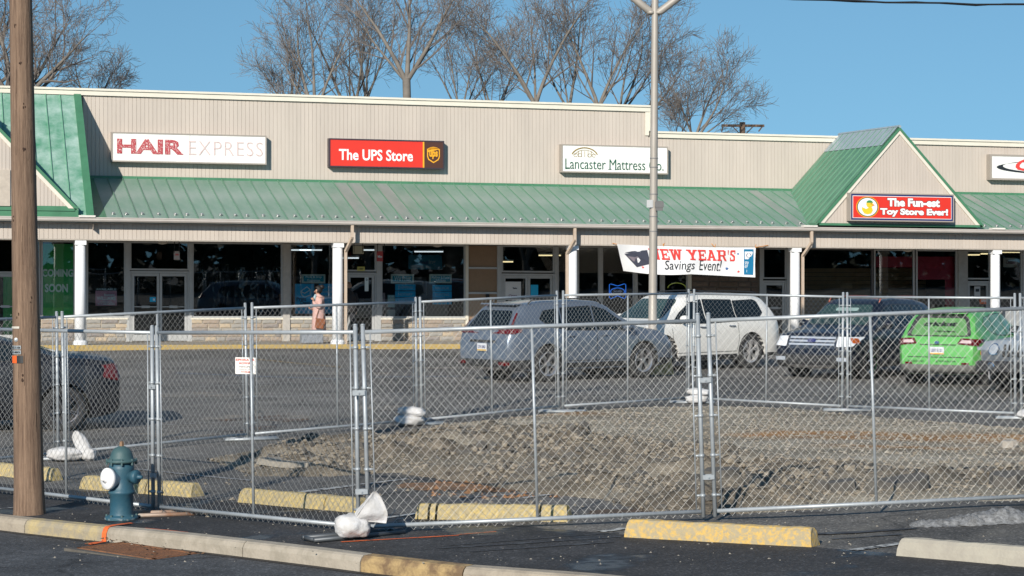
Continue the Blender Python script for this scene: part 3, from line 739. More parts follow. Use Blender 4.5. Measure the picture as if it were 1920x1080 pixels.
while u > UL:
    if s0o is None: o = s0o = sm.build('seam', mat('pale green seam', (.16, .36, .24), .4, var=.1), mans)
    else: o = s0o.copy(); C.objects.link(o); o.parent = mans
    o.location = (u, 0, -KSL*u); u -= .41
ulr = U(147, -.45); sg = 1.0
zgf = ZL(147, 391, -.45)
ug = ulr-3.9
gable(ug, ug-3.9, ulr, zgf+3.9*1.03, zgf)
mb = MB(); mb.box(UL, ulr, -.44, -.40, zm0-.02, zgf+.06)
mb.build('gable_base', M_green, mall, shear=True)
mb = MB(); mb.box(U(-60, -.47), U(19, -.47), -.475, -.44, zgf+.04, ZL(0, 318, -.47)); mb.build('access_panel', mat('plain beige board', (.47, .41, .34), .7), mall, shear=True)
# walkway with its yellow kerb
mb = MB(); zf_edge = .13
mb.add([(UL-20, -.72, zf_edge), (UR+10, -.72, zf_edge), (UR+10, VW+.2, zfl), (UL-20, VW+.2, zfl)], [(0, 1, 2, 3)])
wk = mb.build('walkway', M_conc, shear=True, kind='structure', loc=fac(0, 0, 0), rot=(0, 0, PHI))
mb = MB(); mb.bbox(UL-20, UR+10, -.88, -.722, -.25, zf_edge+.012, .02)
mb.build('walkway_kerb', M_yk, shear=True, kind='structure', loc=fac(0, 0, 0), rot=(0, 0, PHI))
# ------------------------------------------------------------ signs on the mall
def fmat(n, c, **k): return mat(n, c, k.pop('rough', .45), var=k.pop('var', .03), scale=k.pop('scale', 3), **k)
M_swhite = fmat('sign white face', (.80, .80, .77), var=.06); M_sred = fmat('sign red face', (.68, .035, .02)); M_brownf = fmat('sign brown', (.075, .03, .02)); M_gold = fmat('sign gold', (.80, .38, .02))
M_wt = fmat('white lettering', (.85, .85, .83)); M_dk = fmat('dark sign box', (.04, .03, .04)); M_gr = fmat('dark green lettering', (.02, .10, .06)); M_navy = fmat('navy', (.02, .03, .13)); M_tealb = fmat('window sign blue', (.01, .17, .33)); M_teal2 = fmat('window sign teal', (.0, .26, .34))
M_bl2 = fmat('black lettering', (.02, .025, .03)); M_rl = fmat('red lettering', (.70, .06, .05)); M_yel = fmat('duck yellow', (.85, .55, .03)); M_greyb = fmat('sign box grey', (.34, .30, .26)); M_tan = fmat('bronze', (.30, .21, .06))
class Sign:
    """box sign: px rectangle on the facade plane v (front face)"""
    def __init__(s, name, label, cat, x0, x1, yt0, yb0, v, depth, boxm, facem, border=.04, group=None, face_in=.012):
        s.v = v; u0, u1 = U(x0, v), U(x1, v); zb = ZL(x0, yb0, v); zt = ZL(x0, yt0, v)
        s.w = u1-u0; s.h = zt-zb; s.root = thing(name, label, cat, fac(u0, v, zb), PHI, group); s.u0 = u0; s.zb = zb; s.x0 = x0; s.x1 = x1
        if boxm:
            mb = MB(); b = border
            mb.box(0, s.w, .0, depth, 0, b); mb.box(0, s.w, 0, depth, s.h-b, s.h); mb.box(0, b, .001, depth, b+.001, s.h-b-.001); mb.box(s.w-b, s.w, .001, depth, b+.001, s.h-b-.001); mb.box(b, s.w-b, depth-.02, depth-.001, b, s.h-b)
            mb.build('box_frame', boxm, s.root, shear=True)
        mb = MB(); mb.box(border, s.w-border, face_in, face_in+.02, border, s.h-border); s.face = mb.build('sign_face', facem, s.root, shear=True)
        s.y = face_in-.001
    def X(s, px): return (px-s.x0)/(s.x1-s.x0)*s.w
    def text(s, t, x0, x1, z0, z1, m, **k):
        mb = MB(); lettering(mb, t, x0*s.w, x1*s.w, z0*s.h, z1*s.h, s.y, t=.012, **k); return mb.build('lettering', m, s.root, shear=True)
M_peel = worn('peeling red lettering', (.80, .78, .76), (.42, .05, .06), cover=.57, sc=24)
M_peel2 = worn('remains of red lettering', (.62, .50, .48), (.26, .05, .05), cover=.36, sc=9)
# HAIR EXPRESS, half peeled
hs = Sign('shop_sign', 'white box sign with peeling red lettering HAIREXPRESS', 'sign', 209, 500, 247, 303, VW-.27, .27, M_greyb, M_swhite)
hs.text('HAIR', .035, .46, .28, .78, M_peel, bold=.03)
# the rest of the word survives only as thin outlines
def outline(sign, t, x0, x1, z0, z1, m, r_=.35, seed=1):
    v, f = text_raw(t, .02, 0, 1.0, 0, 2)
    cu = bpy.data.curves.new('lettering', 'FONT'); cu.body = t; cu.size = 1; cu.fill_mode = 'NONE'; cu.bevel_depth = .011; cu.resolution_u = 3; cu.offset = .03
    o = bpy.data.objects.new('x', cu); C.objects.link(o); dg = bpy.context.evaluated_depsgraph_get(); me = bpy.data.meshes.new_from_object(o.evaluated_get(dg))
    bpy.data.objects.remove(o); vs = [tuple(p.co) for p in me.vertices]; fs = [tuple(p.vertices) for p in me.polygons]
    ax = min(p[0] for p in vs); bx = max(p[0] for p in vs); ay = min(p[1] for p in vs); by = max(p[1] for p in vs)
    rnd = random.Random(seed); keep = []
    for q in fs:
        c = vs[q[0]]
        if mnoise.noise(Vector((c[0]*4, c[1]*4, seed))) > -r_: keep.append(q)
    mb = MB(); mb.add([((x0+(p[0]-ax)/(bx-ax)*(x1-x0))*sign.w, sign.y-p[2]*.3-.004, (z0+(p[1]-ay)/(by-ay)*(z1-z0))*sign.h) for p in vs], keep)
    mb.build('lettering', m, sign.root, shear=True)
M_faint = fmat('peeling dark red outline', (.22, .06, .06))
hs.text('EXPRESS', .495, .975, .28, .76, M_peel2, bold=-.012, spacing=1.1)
outline(hs, 'HAIR', .035, .46, .28, .78, fmat('red outline', (.35, .04, .05)), .6, 2)
mb = MB(); mb.box(hs.w*.5-.004, hs.w*.5+.004, hs.y-.003, hs.y, .05, hs.h-.05); mb.build('face_joint', M_greyb, hs.root, shear=True)
# UPS store
us = Sign('shop_sign', 'red and brown box sign with white lettering The UPS Store and gold shield', 'sign', 617, 833, 259, 313, VW-.27, .27, M_dk, M_sred)
us.text('The UPS Store', .085, .725, .25, .64, M_wt, bold=.022)
mb = MB(); mb.box(.825*us.w, us.w-.04, us.y-.004, us.y, .04, us.h-.04, 0); mb.build('brown_panel', M_brownf, us.root, shear=True)
mb = MB(); mb.box(.812*us.w, .825*us.w, us.y-.005, us.y, .04, us.h-.04, 0)
cx, cz, sx, sz = .905*us.w, .5*us.h, .056*us.w, .27*us.h
def shield(k): return [(cx+sx*k*a, cz+sz*k*b) for a, b in [(-1, .75), (-1, -.25), (-.8, -.65), (0, -1.08), (.8, -.65), (1, -.25), (1, .75), (.5, .98), (0, 1.05), (-.5, .98)]]
mb.prism(shield(1.0), us.y-.010, us.y-.004)
mb.prism([(cx+sx*a, cz+sz*b) for a, b in [(-1, .30), (1, .75), (.5, .98), (0, 1.05), (-.5, .98), (-1, .75)]], us.y-.016, us.y-.011)
mb.build('shield', M_gold, us.root, shear=True)
mb = MB(); mb.prism(shield(.84), us.y-.0125, us.y-.0105); mb.build('shield_field', M_brownf, us.root, shear=True)
mb = MB(); mb.prism([(cx+sx*a, cz+sz*b) for a, b in [(-.9, .50), (-.4, .66), (.2, .74), (.9, .80), (.5, .93), (0, .97), (-.5, .92), (-.9, .72)]], us.y-.016, us.y-.013); lettering(mb, 'ups', cx-sx*.66, cx+sx*.66, cz-sz*.55, cz+sz*.48, us.y-.014, bold=.04); mb.build('lettering', M_gold, us.root, shear=True)
# mattress shop
ls = Sign('shop_sign', 'white box sign with dark green lettering Lancaster Mattress Co. under a bronze arch', 'sign', 1053, 1253, 270, 323, VW-.27, .27, M_greyb, M_swhite)
ls.text('Lancaster Mattress Co.', .035, .955, .13, .50, M_gr, bold=-.004)
q = MB()      # the small feet of the serif capitals
for fx, fw in ((.036, .022), (.066, .012), (.438, .026), (.498, .026)): q.box(fx*ls.w-.01, (fx+fw)*ls.w, ls.y-.012, ls.y, .13*ls.h-.004, .13*ls.h+.014)
q.build('lettering', M_gr, ls.root, shear=True)
mb = MB(); w, h = ls.w, ls.h; cx, cz = .215*w, .55*h
stroke(mb, ell(cx, cz-.02, .125*w, .36*h, 14, .12*PI, .88*PI), .035, ls.y); stroke(mb, ell(cx, cz-.02, .10*w, .28*h, 14, .12*PI, .88*PI), .012, ls.y)
for q in (-.06, -.03, 0, .03, .06): stroke(mb, [(cx+q*w, cz+.01), (cx+q*w, cz+.22*h)], .012, ls.y)
for q in (-.085, -.045, .045, .085):
    stroke(mb, ell(cx+q*w, cz+.07*h, .018*w, .06*h, 8), .012, ls.y); 
mb.build('arch_emblem', M_tan, ls.root, shear=True)
# toy store
ts = Sign('shop_sign', 'red box sign with blue border, rubber duck and lettering The Fun-est Toy Store Ever!', 'sign', 1594, 1789, 361, 414, -.45-.26, .25, M_greyb, M_navy, border=.035)
mb = MB(); mb.box(.085, ts.w-.085, ts.y-.004, ts.y, .085, ts.h-.085); mb.build('white_line', M_wt, ts.root, shear=True)
mb = MB(); mb.box(.10, ts.w-.10, ts.y-.007, ts.y-.0045, .10, ts.h-.10); mb.build('red_panel', M_sred, ts.root, shear=True)
ts.y -= .007
for t, a, b, z0, z1 in (('The Fun-est', .355, .86, .53, .83), ('Toy Store Ever!', .285, .94, .17, .47)):
    mb = MB(); lettering(mb, t, a*ts.w-.012, b*ts.w+.012, z0*ts.h-.012, z1*ts.h+.012, ts.y, bold=.085, t=.006); mb.build('lettering_outline', M_bl2, ts.root, shear=True)
    mb = MB(); lettering(mb, t, a*ts.w, b*ts.w, z0*ts.h, z1*ts.h, ts.y, bold=.05, t=.014); mb.build('lettering', M_wt, ts.root, shear=True)
cx, cz = .165*ts.w, .5*ts.h
mb = MB(); mb.prism(ell(cx, cz, .108*ts.w, .37*ts.h), ts.y-.005, ts.y, 0); mb.prism(ell(cx, cz, .100*ts.w, .345*ts.h), ts.y-.008, ts.y-.005, 1); mb.prism(ell(cx, cz, .093*ts.w, .32*ts.h), ts.y-.011, ts.y-.008, 2)
mb.build('oval_badge', [M_gold, M_bl2, fmat('pale badge', (.75, .80, .82))], ts.root, shear=True)
dy = ts.y-.012
mb = MB(); mb.prism([(cx+.055*ts.w*a, cz-.10*ts.h+.17*ts.h*b) for a, b in [(-1.0, .55), (-.95, -.1), (-.6, -.75), (0, -.95), (.6, -.75), (.9, -.1), (.75, .5), (.2, .45), (-.3, .15), (-.7, .4)]], dy-.006, dy); mb.prism(ell(cx+.018*ts.w, cz+.10*ts.h, .032*ts.w, .125*ts.h, 16), dy-.009, dy-.003); mb.build('duck', M_yel, ts.root, shear=True)
mb = MB(); mb.prism([(cx+.045*ts.w, cz+.04*ts.h), (cx+.066*ts.w, cz+.07*ts.h), (cx+.045*ts.w, cz+.11*ts.h)], dy-.012, dy-.004, 0); mb.prism([(p, q) for p, q in ell(cx+.018*ts.w, cz+.15*ts.h, .030*ts.w, .09*ts.h, 10, 0, PI)], dy-.014, dy-.008, 1); mb.prism(ell(cx+.032*ts.w, cz+.11*ts.h, .005*ts.w, .02*ts.h, 8), dy-.014, dy-.008, 2)
mb.build('duck_details', [fmat('orange', (.8, .2, .02)), fmat('cap green', (.05, .25, .08)), M_bl2], ts.root, shear=True)
# Cleister
cs = Sign('shop_sign', 'white box sign with red script lettering beginning Cl at the right edge of the photo', 'sign', 1857, 2090, 289, 337, VW-.27, .27, M_greyb, M_swhite, border=.06)
cs.text('Cleister', .20, .90, .38, .86, M_rl, bold=.02, shear=.35); cs.text('LANCASTER', .30, .80, .12, .24, M_rl, bold=.03, shear=.3)
mb = MB(); A = ell(.52*cs.w, .5*cs.h, .47*cs.w, .25*cs.h, 28, .62*PI, 1.75*PI); B = ell(.56*cs.w, .55*cs.h, .46*cs.w, .25*cs.h, 28, .62*PI, 1.75*PI)
for i in range(len(A)-1): mb.prism([A[i], A[i+1], B[i+1], B[i]], cs.y-.004, cs.y)
mb.build('swoosh', M_bl2, cs.root, shear=True)
# ---- banner
bv = -.30
def bp(px_, py_): return (U(px_, bv), ZL(px_, py_, bv))
b00 = bp(1157, 458); b10 = bp(1417, 464); b01 = bp(1176, 508); b11 = bp(1415, 520)
br = thing('banner', 'white vinyl sale banner reading NEW YEARS Savings Event hung from the beam', 'banner', fac(b00[0], bv, b01[1]), PHI)
BU, BZ = b00[0], b01[1]
bmid = bp(1213, 513)
def bpos(s, t, off=0):
    """s along, t down; billow in depth"""
    top = Vector((b00[0]+(b10[0]-b00[0])*s, b00[1]+(b10[1]-b00[1])*s-.05*math.sin(PI*s)*.5))
    xb = b01[0]+(b11[0]-b01[0])*s; zb_ = b01[1]+(b11[1]-b01[1])*s-.10*math.sin(min(1, s*2)*PI/2*2)*.6
    q = top.lerp(Vector((xb, zb_)), t)
    d = .05*math.sin(9*s+1.5*t)*t+.02*math.sin(31*s+3*t)*math.sin(PI*t)+ .28*(1-s)**6*t - .015*math.exp(-((s-.12-.1*t)/.07)**2)
    return (q.x-BU, d-off, q.y-BZ)
mb = MB(); mb.smooth = True; NS, NT = 60, 12
vs = [bpos(i/NS, j/NT) for j in range(NT+1) for i in range(NS+1)]; fs = [(j*(NS+1)+i, (j+1)*(NS+1)+i, (j+1)*(NS+1)+i+1, j*(NS+1)+i+1) for j in range(NT) for i in range(NS)]
mb.add(vs, fs); o = mb.build('banner_cloth', mat('banner vinyl', (.80, .80, .80), .5, var=.03), br, shear=True)
def bmap(mb0, off=.012):
    for i, (s_, y_, t_) in enumerate(mb0.v): mb0.v[i] = bpos(s_, 1-t_, off-y_)
def slab(mb0, ch, x0, x1, z0, z1, w=.30):
    """slab-serif capitals drawn with strokes; x,z in banner units"""
    sx, sz = x1-x0, z1-z0; sw = .085*sz*3.0; sh = .16
    def r(a, b, c, d): mb0.box(x0+a*sx, x0+b*sx, -.003, 0, z0+c*sz, z0+d*sz)
    def pl(*pts): mb0.prism([(x0+a*sx, z0+b*sz) for a, b in pts], -.003, 0)
    S_ = .13
    if ch == 'N': r(.12, .34, 0, 1); r(.66, .88, 0, 1); pl((.12, 1), (.66, 0), (.88, 0), (.34, 1)); r(0, .44, 0, S_); r(0, .3, 1-S_, 1); r(.56, 1, 1-S_, 1)
    elif ch == 'E': r(.12, .38, 0, 1); r(0, 1, 0, S_+.03); r(0, 1, 1-S_-.03, 1); r(.3, .7, .43, .57); r(.86, 1, 0, .34); r(.86, 1, .66, 1); r(.62, .74, .34, .66)
    elif ch == 'W': pl((.08, 1), (.24, 0), (.38, 0), (.26, 1)); pl((.24, 0), (.42, 1), (.58, 1), (.38, 0)); pl((.42, 1), (.62, 0), (.76, 0), (.58, 1)); pl((.62, 0), (.76, 0), (.92, 1), (.74, 1)); r(0, .36, 1-S_, 1); r(.64, 1, 1-S_, 1)
    elif ch == 'Y': r(.38, .62, 0, .5); pl((.06, 1), (.38, .42), (.62, .42), (.34, 1)); pl((.66, 1), (.38, .42), (.62, .42), (.94, 1)); r(.24, .76, 0, S_); r(0, .44, 1-S_, 1); r(.60, 1, 1-S_, 1)
    elif ch == 'A': pl((.08, 0), (.30, 0), (.58, 1), (.38, 1)); pl((.70, 0), (.94, 0), (.62, 1), (.42, 1)); r(.28, .74, .26, .40); r(0, .38, 0, S_); r(.60, 1, 0, S_); r(.28, .6, 1-S_, 1)
    elif ch == 'R': r(.12, .36, 0, 1); r(.3, .76, 1-S_, 1); r(.3, .76, .42, .56); r(.66, .88, .50, .93); pl((.50, .48), (.78, 0), (1, 0), (.74, .48)); r(0, .46, 0, S_); r(0, .2, 1-S_, 1)
    elif ch == "'": pl((.2, 1), (.35, .6), (.65, .6), (.8, 1))
    elif ch == 'S': r(.1, .36, .55, .92); r(.2, .8, 1-.15, 1); r(.8, .95, .66, 1); pl((.1, .66), (.68, .34), (.9, .48), (.3, .72)); r(.64, .9, .08, .48); r(.2, .8, 0, .15); r(.05, .2, 0, .34)
for (ch, a, b) in (('N', .215, .29), ('E', .295, .355), ('W', .36, .455), ('Y', .485, .565), ('E', .57, .63), ('A', .635, .705), ('R', .71, .785), ("'", .79, .803), ('S', .808, .852)):
    q = MB(); slab(q, ch, a, b, .52, .90); bmap(q); q.build('lettering', M_rl, br, shear=True)
q = MB(); lettering(q, 'Savings', .30, .535, .08, .50, 0, bold=.0, shear=.35, t=.003); lettering(q, 'Event!', .565, .745, .16, .54, 0, bold=.0, shear=.35, t=.003); bmap(q); q.build('lettering', M_bl2, br, shear=True)
def star(mb0, cx, cz, r_, asp): mb0.prism([(cx+r_*(1 if k % 2 == 0 else .4)*math.sin(k*PI/5), cz+asp*r_*(1 if k % 2 == 0 else .4)*math.cos(k*PI/5)) for k in range(10)][::-1], -.003, 0)
for nm_, mm_, sl_ in (('blue_star', fmat('star blue', (.03, .12, .35)), ((.87, .78, .010), (.785, .26, .016), (.225, .40, .01))), ('red_star', M_rl, ((.145, .22, .012), (.87, .17, .013)))):
    for a, b, r_ in sl_: q = MB(); star(q, a, b, r_, 4.6); bmap(q); q.build(nm_, mm_, br, shear=True)
q = MB(); q.prism([(.035, .66), (.10, .20), (.205, .36), (.205, .82), (.11, .72)], -.002, 0); q.prism([(.04, .70), (.11, .70), (.205, .80), (.205, .84), (.09, .77)], -.004, -.002); bmap(q); q.build('mattress_picture', fmat('mattress grey', (.06, .065, .09)), br, shear=True)
q = MB(); q.prism([(.055, .58), (.085, .40), (.205, .52), (.205, .68), (.10, .56)], -.005, -.003); bmap(q); q.build('mattress_band', fmat('mattress band', (.22, .19, .22)), br, shear=True)
q = MB(); q.box(.912, .982, -.003, 0, .08, .94); bmap(q); q.build('teal_block', M_tealb, br, shear=True)
q = MB(); q.box(.918, .976, -.006, -.0032, .60, .86); bmap(q); q.build('white_square', M_wt, br, shear=True)
q = MB(); stroke(q, ell(.947, .73, .016, .075, 10), .005, -.006, t=.003); bmap(q); q.build('round_emblem', M_navy, br, shear=True)
q = MB(); lettering(q, 'STEARNS', .918, .976, .42, .52, -.003, bold=.02, t=.004); lettering(q, '& FOSTER', .918, .976, .30, .40, -.003, bold=.02, t=.004); lettering(q, 'Hybrid', .932, .976, .13, .24, -.003, bold=.02, t=.004); star(q, .923, .19, .006, 5); bmap(q); q.build('lettering', M_wt, br, shear=True)
M_rope = mat('orange cord', (.55, .22, .04), .8)
for s_, px_ in ((.33, 1243), (.70, 1334), (.995, 1440)):
    a = Vector(bpos(s_, 0, .01)); b = (U(px_, -.17)-BU, .12, ZL(px_, 460 if s_ > .9 else 457, -.17)-BZ)
    mb = MB(); mb.tube([a, Vector(b)], .012, 4); mb.tube([a, a+Vector((.02, -.02, .09))], .010, 4); mb.build('tie_cord', M_rope, br, shear=True)
mb = MB(); mb.tube([bpos(0, 0), (U(1148, -.17)-BU, .12, ZL(1148, 456, -.17)-BZ)], .010, 4); mb.build('tie_cord', M_rope, br, shear=True)
# ---- window signs, posters
def poster(label, x0, x1, y0, y1, m, v=VW+.10, border=None, texts=(), name='window_sign', cat='window sign', th=.012, group=None):
    u0, u1 = U(x0, v), U(x1, v); zt_ = ZL(x0, y0, v); zb_ = ZL(x0, y1, v); w, h = u1-u0, zt_-zb_
    r_ = thing(name, label, cat, fac(u0, v, zb_), PHI, group)
    mb = MB(); mb.box(0, w, 0, th, 0, h)
    if border: mb.build('border', border, r_, shear=True); mb = MB(); mb.box(.05, w-.05, -.006, -.001, .05, h-.05)
    mb.build('panel', m, r_, shear=True)
    for (t, a, b, c, d, tm) in texts:
        q = MB(); lettering(q, t, a*w, b*w, c*h, d*h, -.008, bold=.02, t=.006); q.build('lettering', tm, r_, shear=True)
    return r_, w, h
M_lt = fmat('pale lettering', (.65, .75, .75)); M_bor = fmat('pale sign border', (.55, .58, .50)); M_blu = fmat('poster blue', (.005, .40, .70)); M_mlt = fmat('mid blue lettering', (.25, .50, .65))
poster('small teal window sign Pack & Ship Guarantee with pale border', 566, 610, 514, 531, M_teal2, border=M_bor, texts=[('Pack & Ship', .16, .84, .52, .84, M_lt), ('Guarantee', .22, .78, .16, .46, M_lt)])
r_, w, h = poster('blue poster Print Days with a drawn box behind the woman in pink', 553, 589, 532, 588, M_blu, texts=[('Print', .08, .58, .42, .56, M_bl2), ('Days', .28, .78, .27, .42, M_bl2)])
mb = MB(); stroke(mb, [(.3*w, .75*h), (.62*w, .9*h), (.8*w, .8*h), (.8*w, .62*h), (.5*w, .55*h), (.35*w, .62*h), (.3*w, .75*h), (.5*w, .68*h), (.8*w, .8*h)], .03, -.002); mb.build('box_drawing', M_lt, r_, shear=True)
poster('blue poster with pale sentence beginning Do you, beside the white column', 598, 650, 532, 588, M_blu, texts=[('Do you', .1, .5, .80, .94, M_mlt), ('part in', .1, .52, .66, .79, M_mlt), ('funding', .1, .56, .52, .64, M_mlt), ('your small', .1, .7, .36, .48, M_mlt), ('business?', .1, .62, .22, .34, M_mlt)])
poster('teal window sign We Print with pale border', 733, 776, 514, 531, M_teal2, border=M_bor, texts=[('We Print', .14, .86, .28, .76, M_lt)])
poster('teal window sign Mailbox & Postal Solutions with pale border', 805, 847, 514, 531, M_teal2, border=M_bor, texts=[('Mailbox & Postal', .10, .90, .52, .82, M_lt), ('Solutions', .28, .72, .18, .46, M_lt)])
for (x0, x1, lst) in ((741, 779, (('SHIPPING', 533), ('NOTARY', 546), ('SHREDDING', 558.5))), (811, 847, (('MAILBOX', 534), ('PRINTING', 546.5), ('PACKING', 559)))):
    for t, y in lst: poster('blue window strip reading '+t, x0, x1, y, y+11.6, M_blu, texts=[(t, .14, .86, .28, .72, M_mlt)])
poster('large dark teal hanging board ending in ing high in the window', 766, 829, 478, 505, fmat('deep teal', (.0, .16, .25)), v=VW+1.2, texts=[('mail', .3, .58, .38, .62, M_navy), ('ing', .60, .80, .30, .68, fmat('grey lettering', (.25, .32, .34)))])
poster('red hanging sign above the open shop door', 706.5, 718, 471, 490, fmat('red hanging sign', (.45, .05, .04)), v=1.6, texts=[('Mbe', .15, .85, .35, .6, M_lt)], name='hanging_sign', cat='hanging sign')
poster('small yellow sign over the open doorway', 670, 684, 500, 508, fmat('dull yellow', (.55, .50, .12)), v=VW-.04, texts=[('1307', .2, .8, .3, .7, M_bl2)], name='door_number', cat='sign')
poster('cream hanging board above the open doorway', 662, 682, 461, 476, fmat('cream board', (.45, .42, .30)), v=2.6, name='hanging_sign', cat='hanging sign')
poster('white and blue door decal', 684, 691, 520, 546, M_lt, v=VW+.03, texts=[('O', .3, .7, .75, .92, M_navy)], name='door_sticker', cat='sticker')
poster('white and teal notice low in the shop window', 727, 740, 553, 576, fmat('notice', (.35, .48, .46)), texts=[('HOURS', .1, .9, .82, .94, M_lt)], name='notice', cat='notice')
poster('narrow grey and red flyer strip in the window', 716, 722, 549, 575, fmat('flyer', (.30, .20, .20)), name='flyer', cat='flyer')
poster('small white parcel standing behind the shop window', 726, 741, 581, 596, fmat('parcel', (.45, .43, .38)), v=VW+.4, name='parcel', cat='parcel', th=.25)
r_, w, h = poster('pink and white AVAILABLE realty sign behind dark glass', 179, 219, 545, 573, fmat('faded pink', (.6, .25, .32)), texts=[('Bennett', .40, .9, .66, .80, M_lt), ('WILLIAMS', .06, .94, .36, .62, M_lt), ('COMMERCIAL', .2, .8, .20, .28, M_lt), ('717-843-5555', .1, .9, .05, .16, M_lt)])
q = MB(); q.box(0, w, 0, .012, h+.002, h*1.19, 0); lettering(q, 'AVAILABLE', .03*w, .97*w, h*1.03, h*1.16, -.003, bold=.02, t=.006, mi=1); q.build('header_board', [M_bl2, M_lt], r_, shear=True)
poster('small white and red hanging shop sign on two rods', 326, 337, 471, 487, fmat('faded sign', (.5, .42, .38)), v=1.8, texts=[('OPEN', .2, .8, .5, .7, M_rl)], name='hanging_sign', cat='hanging sign')
for o_, xs_ in ((1.8, (327, 336)), (1.6, (708, 721)), (2.6, (664, 680))):
    for x_ in xs_:
        mb = MB(); u = U(x_, o_); mb.tube([(u, o_+.005, ZL(x_, 474, o_)), (u, o_+.005, zf0+.03)], .012, 5); mb.build('sign_rod', M_black, mall, shear=True)
poster('small blue and white sticker on the double doors', 281, 292, 557, 566, M_blu, v=VW+.03, texts=[('a', .5, .9, .3, .7, M_wt)], name='door_sticker', cat='sticker')
poster('white paper notice on the mattress shop door', 946, 977, 528, 562, fmat('paper', (.62, .62, .62)), v=VW+.03, texts=[('Sale', .5, .75, .60, .68, M_bl2), ('Open', .25, .75, .1, .3, fmat('mauve', (.3, .2, .25)))], name='notice', cat='notice')
poster('blue flyer on the right leaf of the mattress shop door', 995, 1009, 534, 558, M_blu, v=VW+.03, name='notice', cat='notice')
r_, w, h = poster('beige board sign Cleister hanging behind the glass', 1881, 1908, 483, 501, fmat('board', (.42, .38, .34)), v=VW+.3, texts=[('Cleister', .18, .85, .35, .75, fmat('maroon', (.18, .05, .08)))], name='hanging_sign', cat='hanging sign')
poster('white notice with black camera picture on the shop door', 1827, 1838, 537, 555, fmat('paper2', (.5, .5, .5)), v=VW+.03, texts=[('-', .2, .8, .45, .75, M_bl2)], name='notice', cat='notice')
poster('orange notice at the foot of the shop door glass', 1837, 1852, 558, 570, fmat('orange notice', (.7, .14, .03)), v=VW+.03, texts=[('OPEN', .15, .85, .3, .7, M_wt)], name='notice', cat='notice')
# green window film
r_, w, h = poster('green window film reading COMING SOON', 78.5, 139.5, 457, 596, fmat('green film', (.03, .48, .08)), v=VW+.05, name='window_film', cat='window film')
q = MB(); q.box(0, w, -.004, -.001, 0, .14*h); q.build('grass_band', fmat('light green film', (.08, .60, .08)), r_, shear=True)
q = MB(); lettering(q, 'COMING', -.05*w+.05, .97*w, .555*h, .66*h, -.004, bold=.04, t=.006); lettering(q, 'SOON', .09*w, .80*w, .345*h, .46*h, -.004, bold=.04, t=.006); q.build('lettering', fmat('film lettering', (.70, .80, .70)), r_, shear=True)
poster('green window film on the far left shop door', 6, 30, 512, 640, fmat('green film b', (.03, .36, .06)), v=VW+.07, name='window_film', cat='window film')
# neon
nu, nz = U(1158, VW+.12), ZL(1158, 560, VW+.12)
nr = thing('neon_sign', 'blue outline neon sign in the mattress shop window', 'neon sign', fac(nu, VW+.12, nz), PHI)
M_neon = mat('blue neon tube', (.03, .18, .75), .5, var=0, emit=.9); W2, H2 = .27, .46
mb = MB()
for pts in ([(-W2, .05), (-W2, H2-.02), (-W2+.05, H2), (0, H2*.86), (W2-.05, H2), (W2, H2-.02), (W2, .05), (W2-.05, .0), (0, .09), (-W2+.05, 0), (-W2, .05)], [(x, z) for x, z in ell(0, H2*.48, W2*.86, H2*.25, 16)]+[(W2*.86, H2*.48)]):
    mb.tube([(x, 0, z) for x, z in pts], .011, 5)
mb.build('tube_outline', M_neon, nr)
mb = MB(); lettering(mb, 'Sealy', -.15, .15, H2*.36, H2*.62, 0, shear=.3, bold=-.01); mb.build('lettering', mat('neon script', (.3, .35, .5), .5, emit=.3), nr)
mb = MB(); mb.tube([(x, 0, z) for x, z in ell(0, .2, .3, .16, 12, 0, PI)], .012, 5)
o = mb.build('neon_arc', mat('yellow green neon', (.45, .5, .1), .5, var=0, emit=.25), loc=fac(U(1269, VW+.12), VW+.12, ZL(1269, 552, VW+.12)), rot=(0, 0, PHI)); tag(o, 'dull yellow neon arc in the window right of the light pole', 'neon sign')
# lit ceiling tubes seen in the shops
M_tube = mat('fluorescent lamp', (1, .78, .42), .5, var=0, emit=1.1); M_tubew = mat('white lamp', (.9, .95, 1), .5, var=0, emit=.8)
def ceiling_lamp(px_, py_, w, v, m, lab):
    u = U(px_, v); z = ZL(px_, py_, v); mb = MB(); mb.box(-w/2, w/2, 0, .14, 0, .04); r_ = thing('ceiling_light', lab, 'ceiling light', fac(u, v, z), PHI, 'lit ceiling lights inside the shops'); mb.build('diffuser', m, r_); 
    mb = MB(); mb.box(-w/2-.02, w/2+.02, -.02, .16, .041, .09); mb.build('housing', M_alu, r_)
for px_, py_, w, v, m, lab in ((1822, 479, .6, 5.5, M_tube, 'yellow ceiling light left of the right hand column'), (1845, 477, .5, 5.5, M_tube, 'yellow ceiling light over the right hand shop door'), (1892, 474, .9, 6, M_tube, 'yellow ceiling light above the hanging Cleister board'),
        (563, 470, .7, 6.5, M_tubew, 'white ceiling light at the left of the blue poster shop'), (583, 470, .7, 6.5, M_tubew, 'second white ceiling light behind the pink coated woman'), (655, 485, .6, 6.5, M_tubew, 'white ceiling light above the open doorway'), (691, 470, .8, 6, M_tubew, 'white ceiling light by the red hanging sign'), (805, 473, .9, 6, M_tubew, 'white ceiling light at the top of the wide shop window'),
        (945, 492, .6, 5.5, M_tube, 'small warm ceiling light behind the mattress shop transom'), (1032, 480, .7, 6, M_tube, 'warm ceiling light right of the mattress shop transom')): ceiling_lamp(px_, py_, w, v, m, lab)
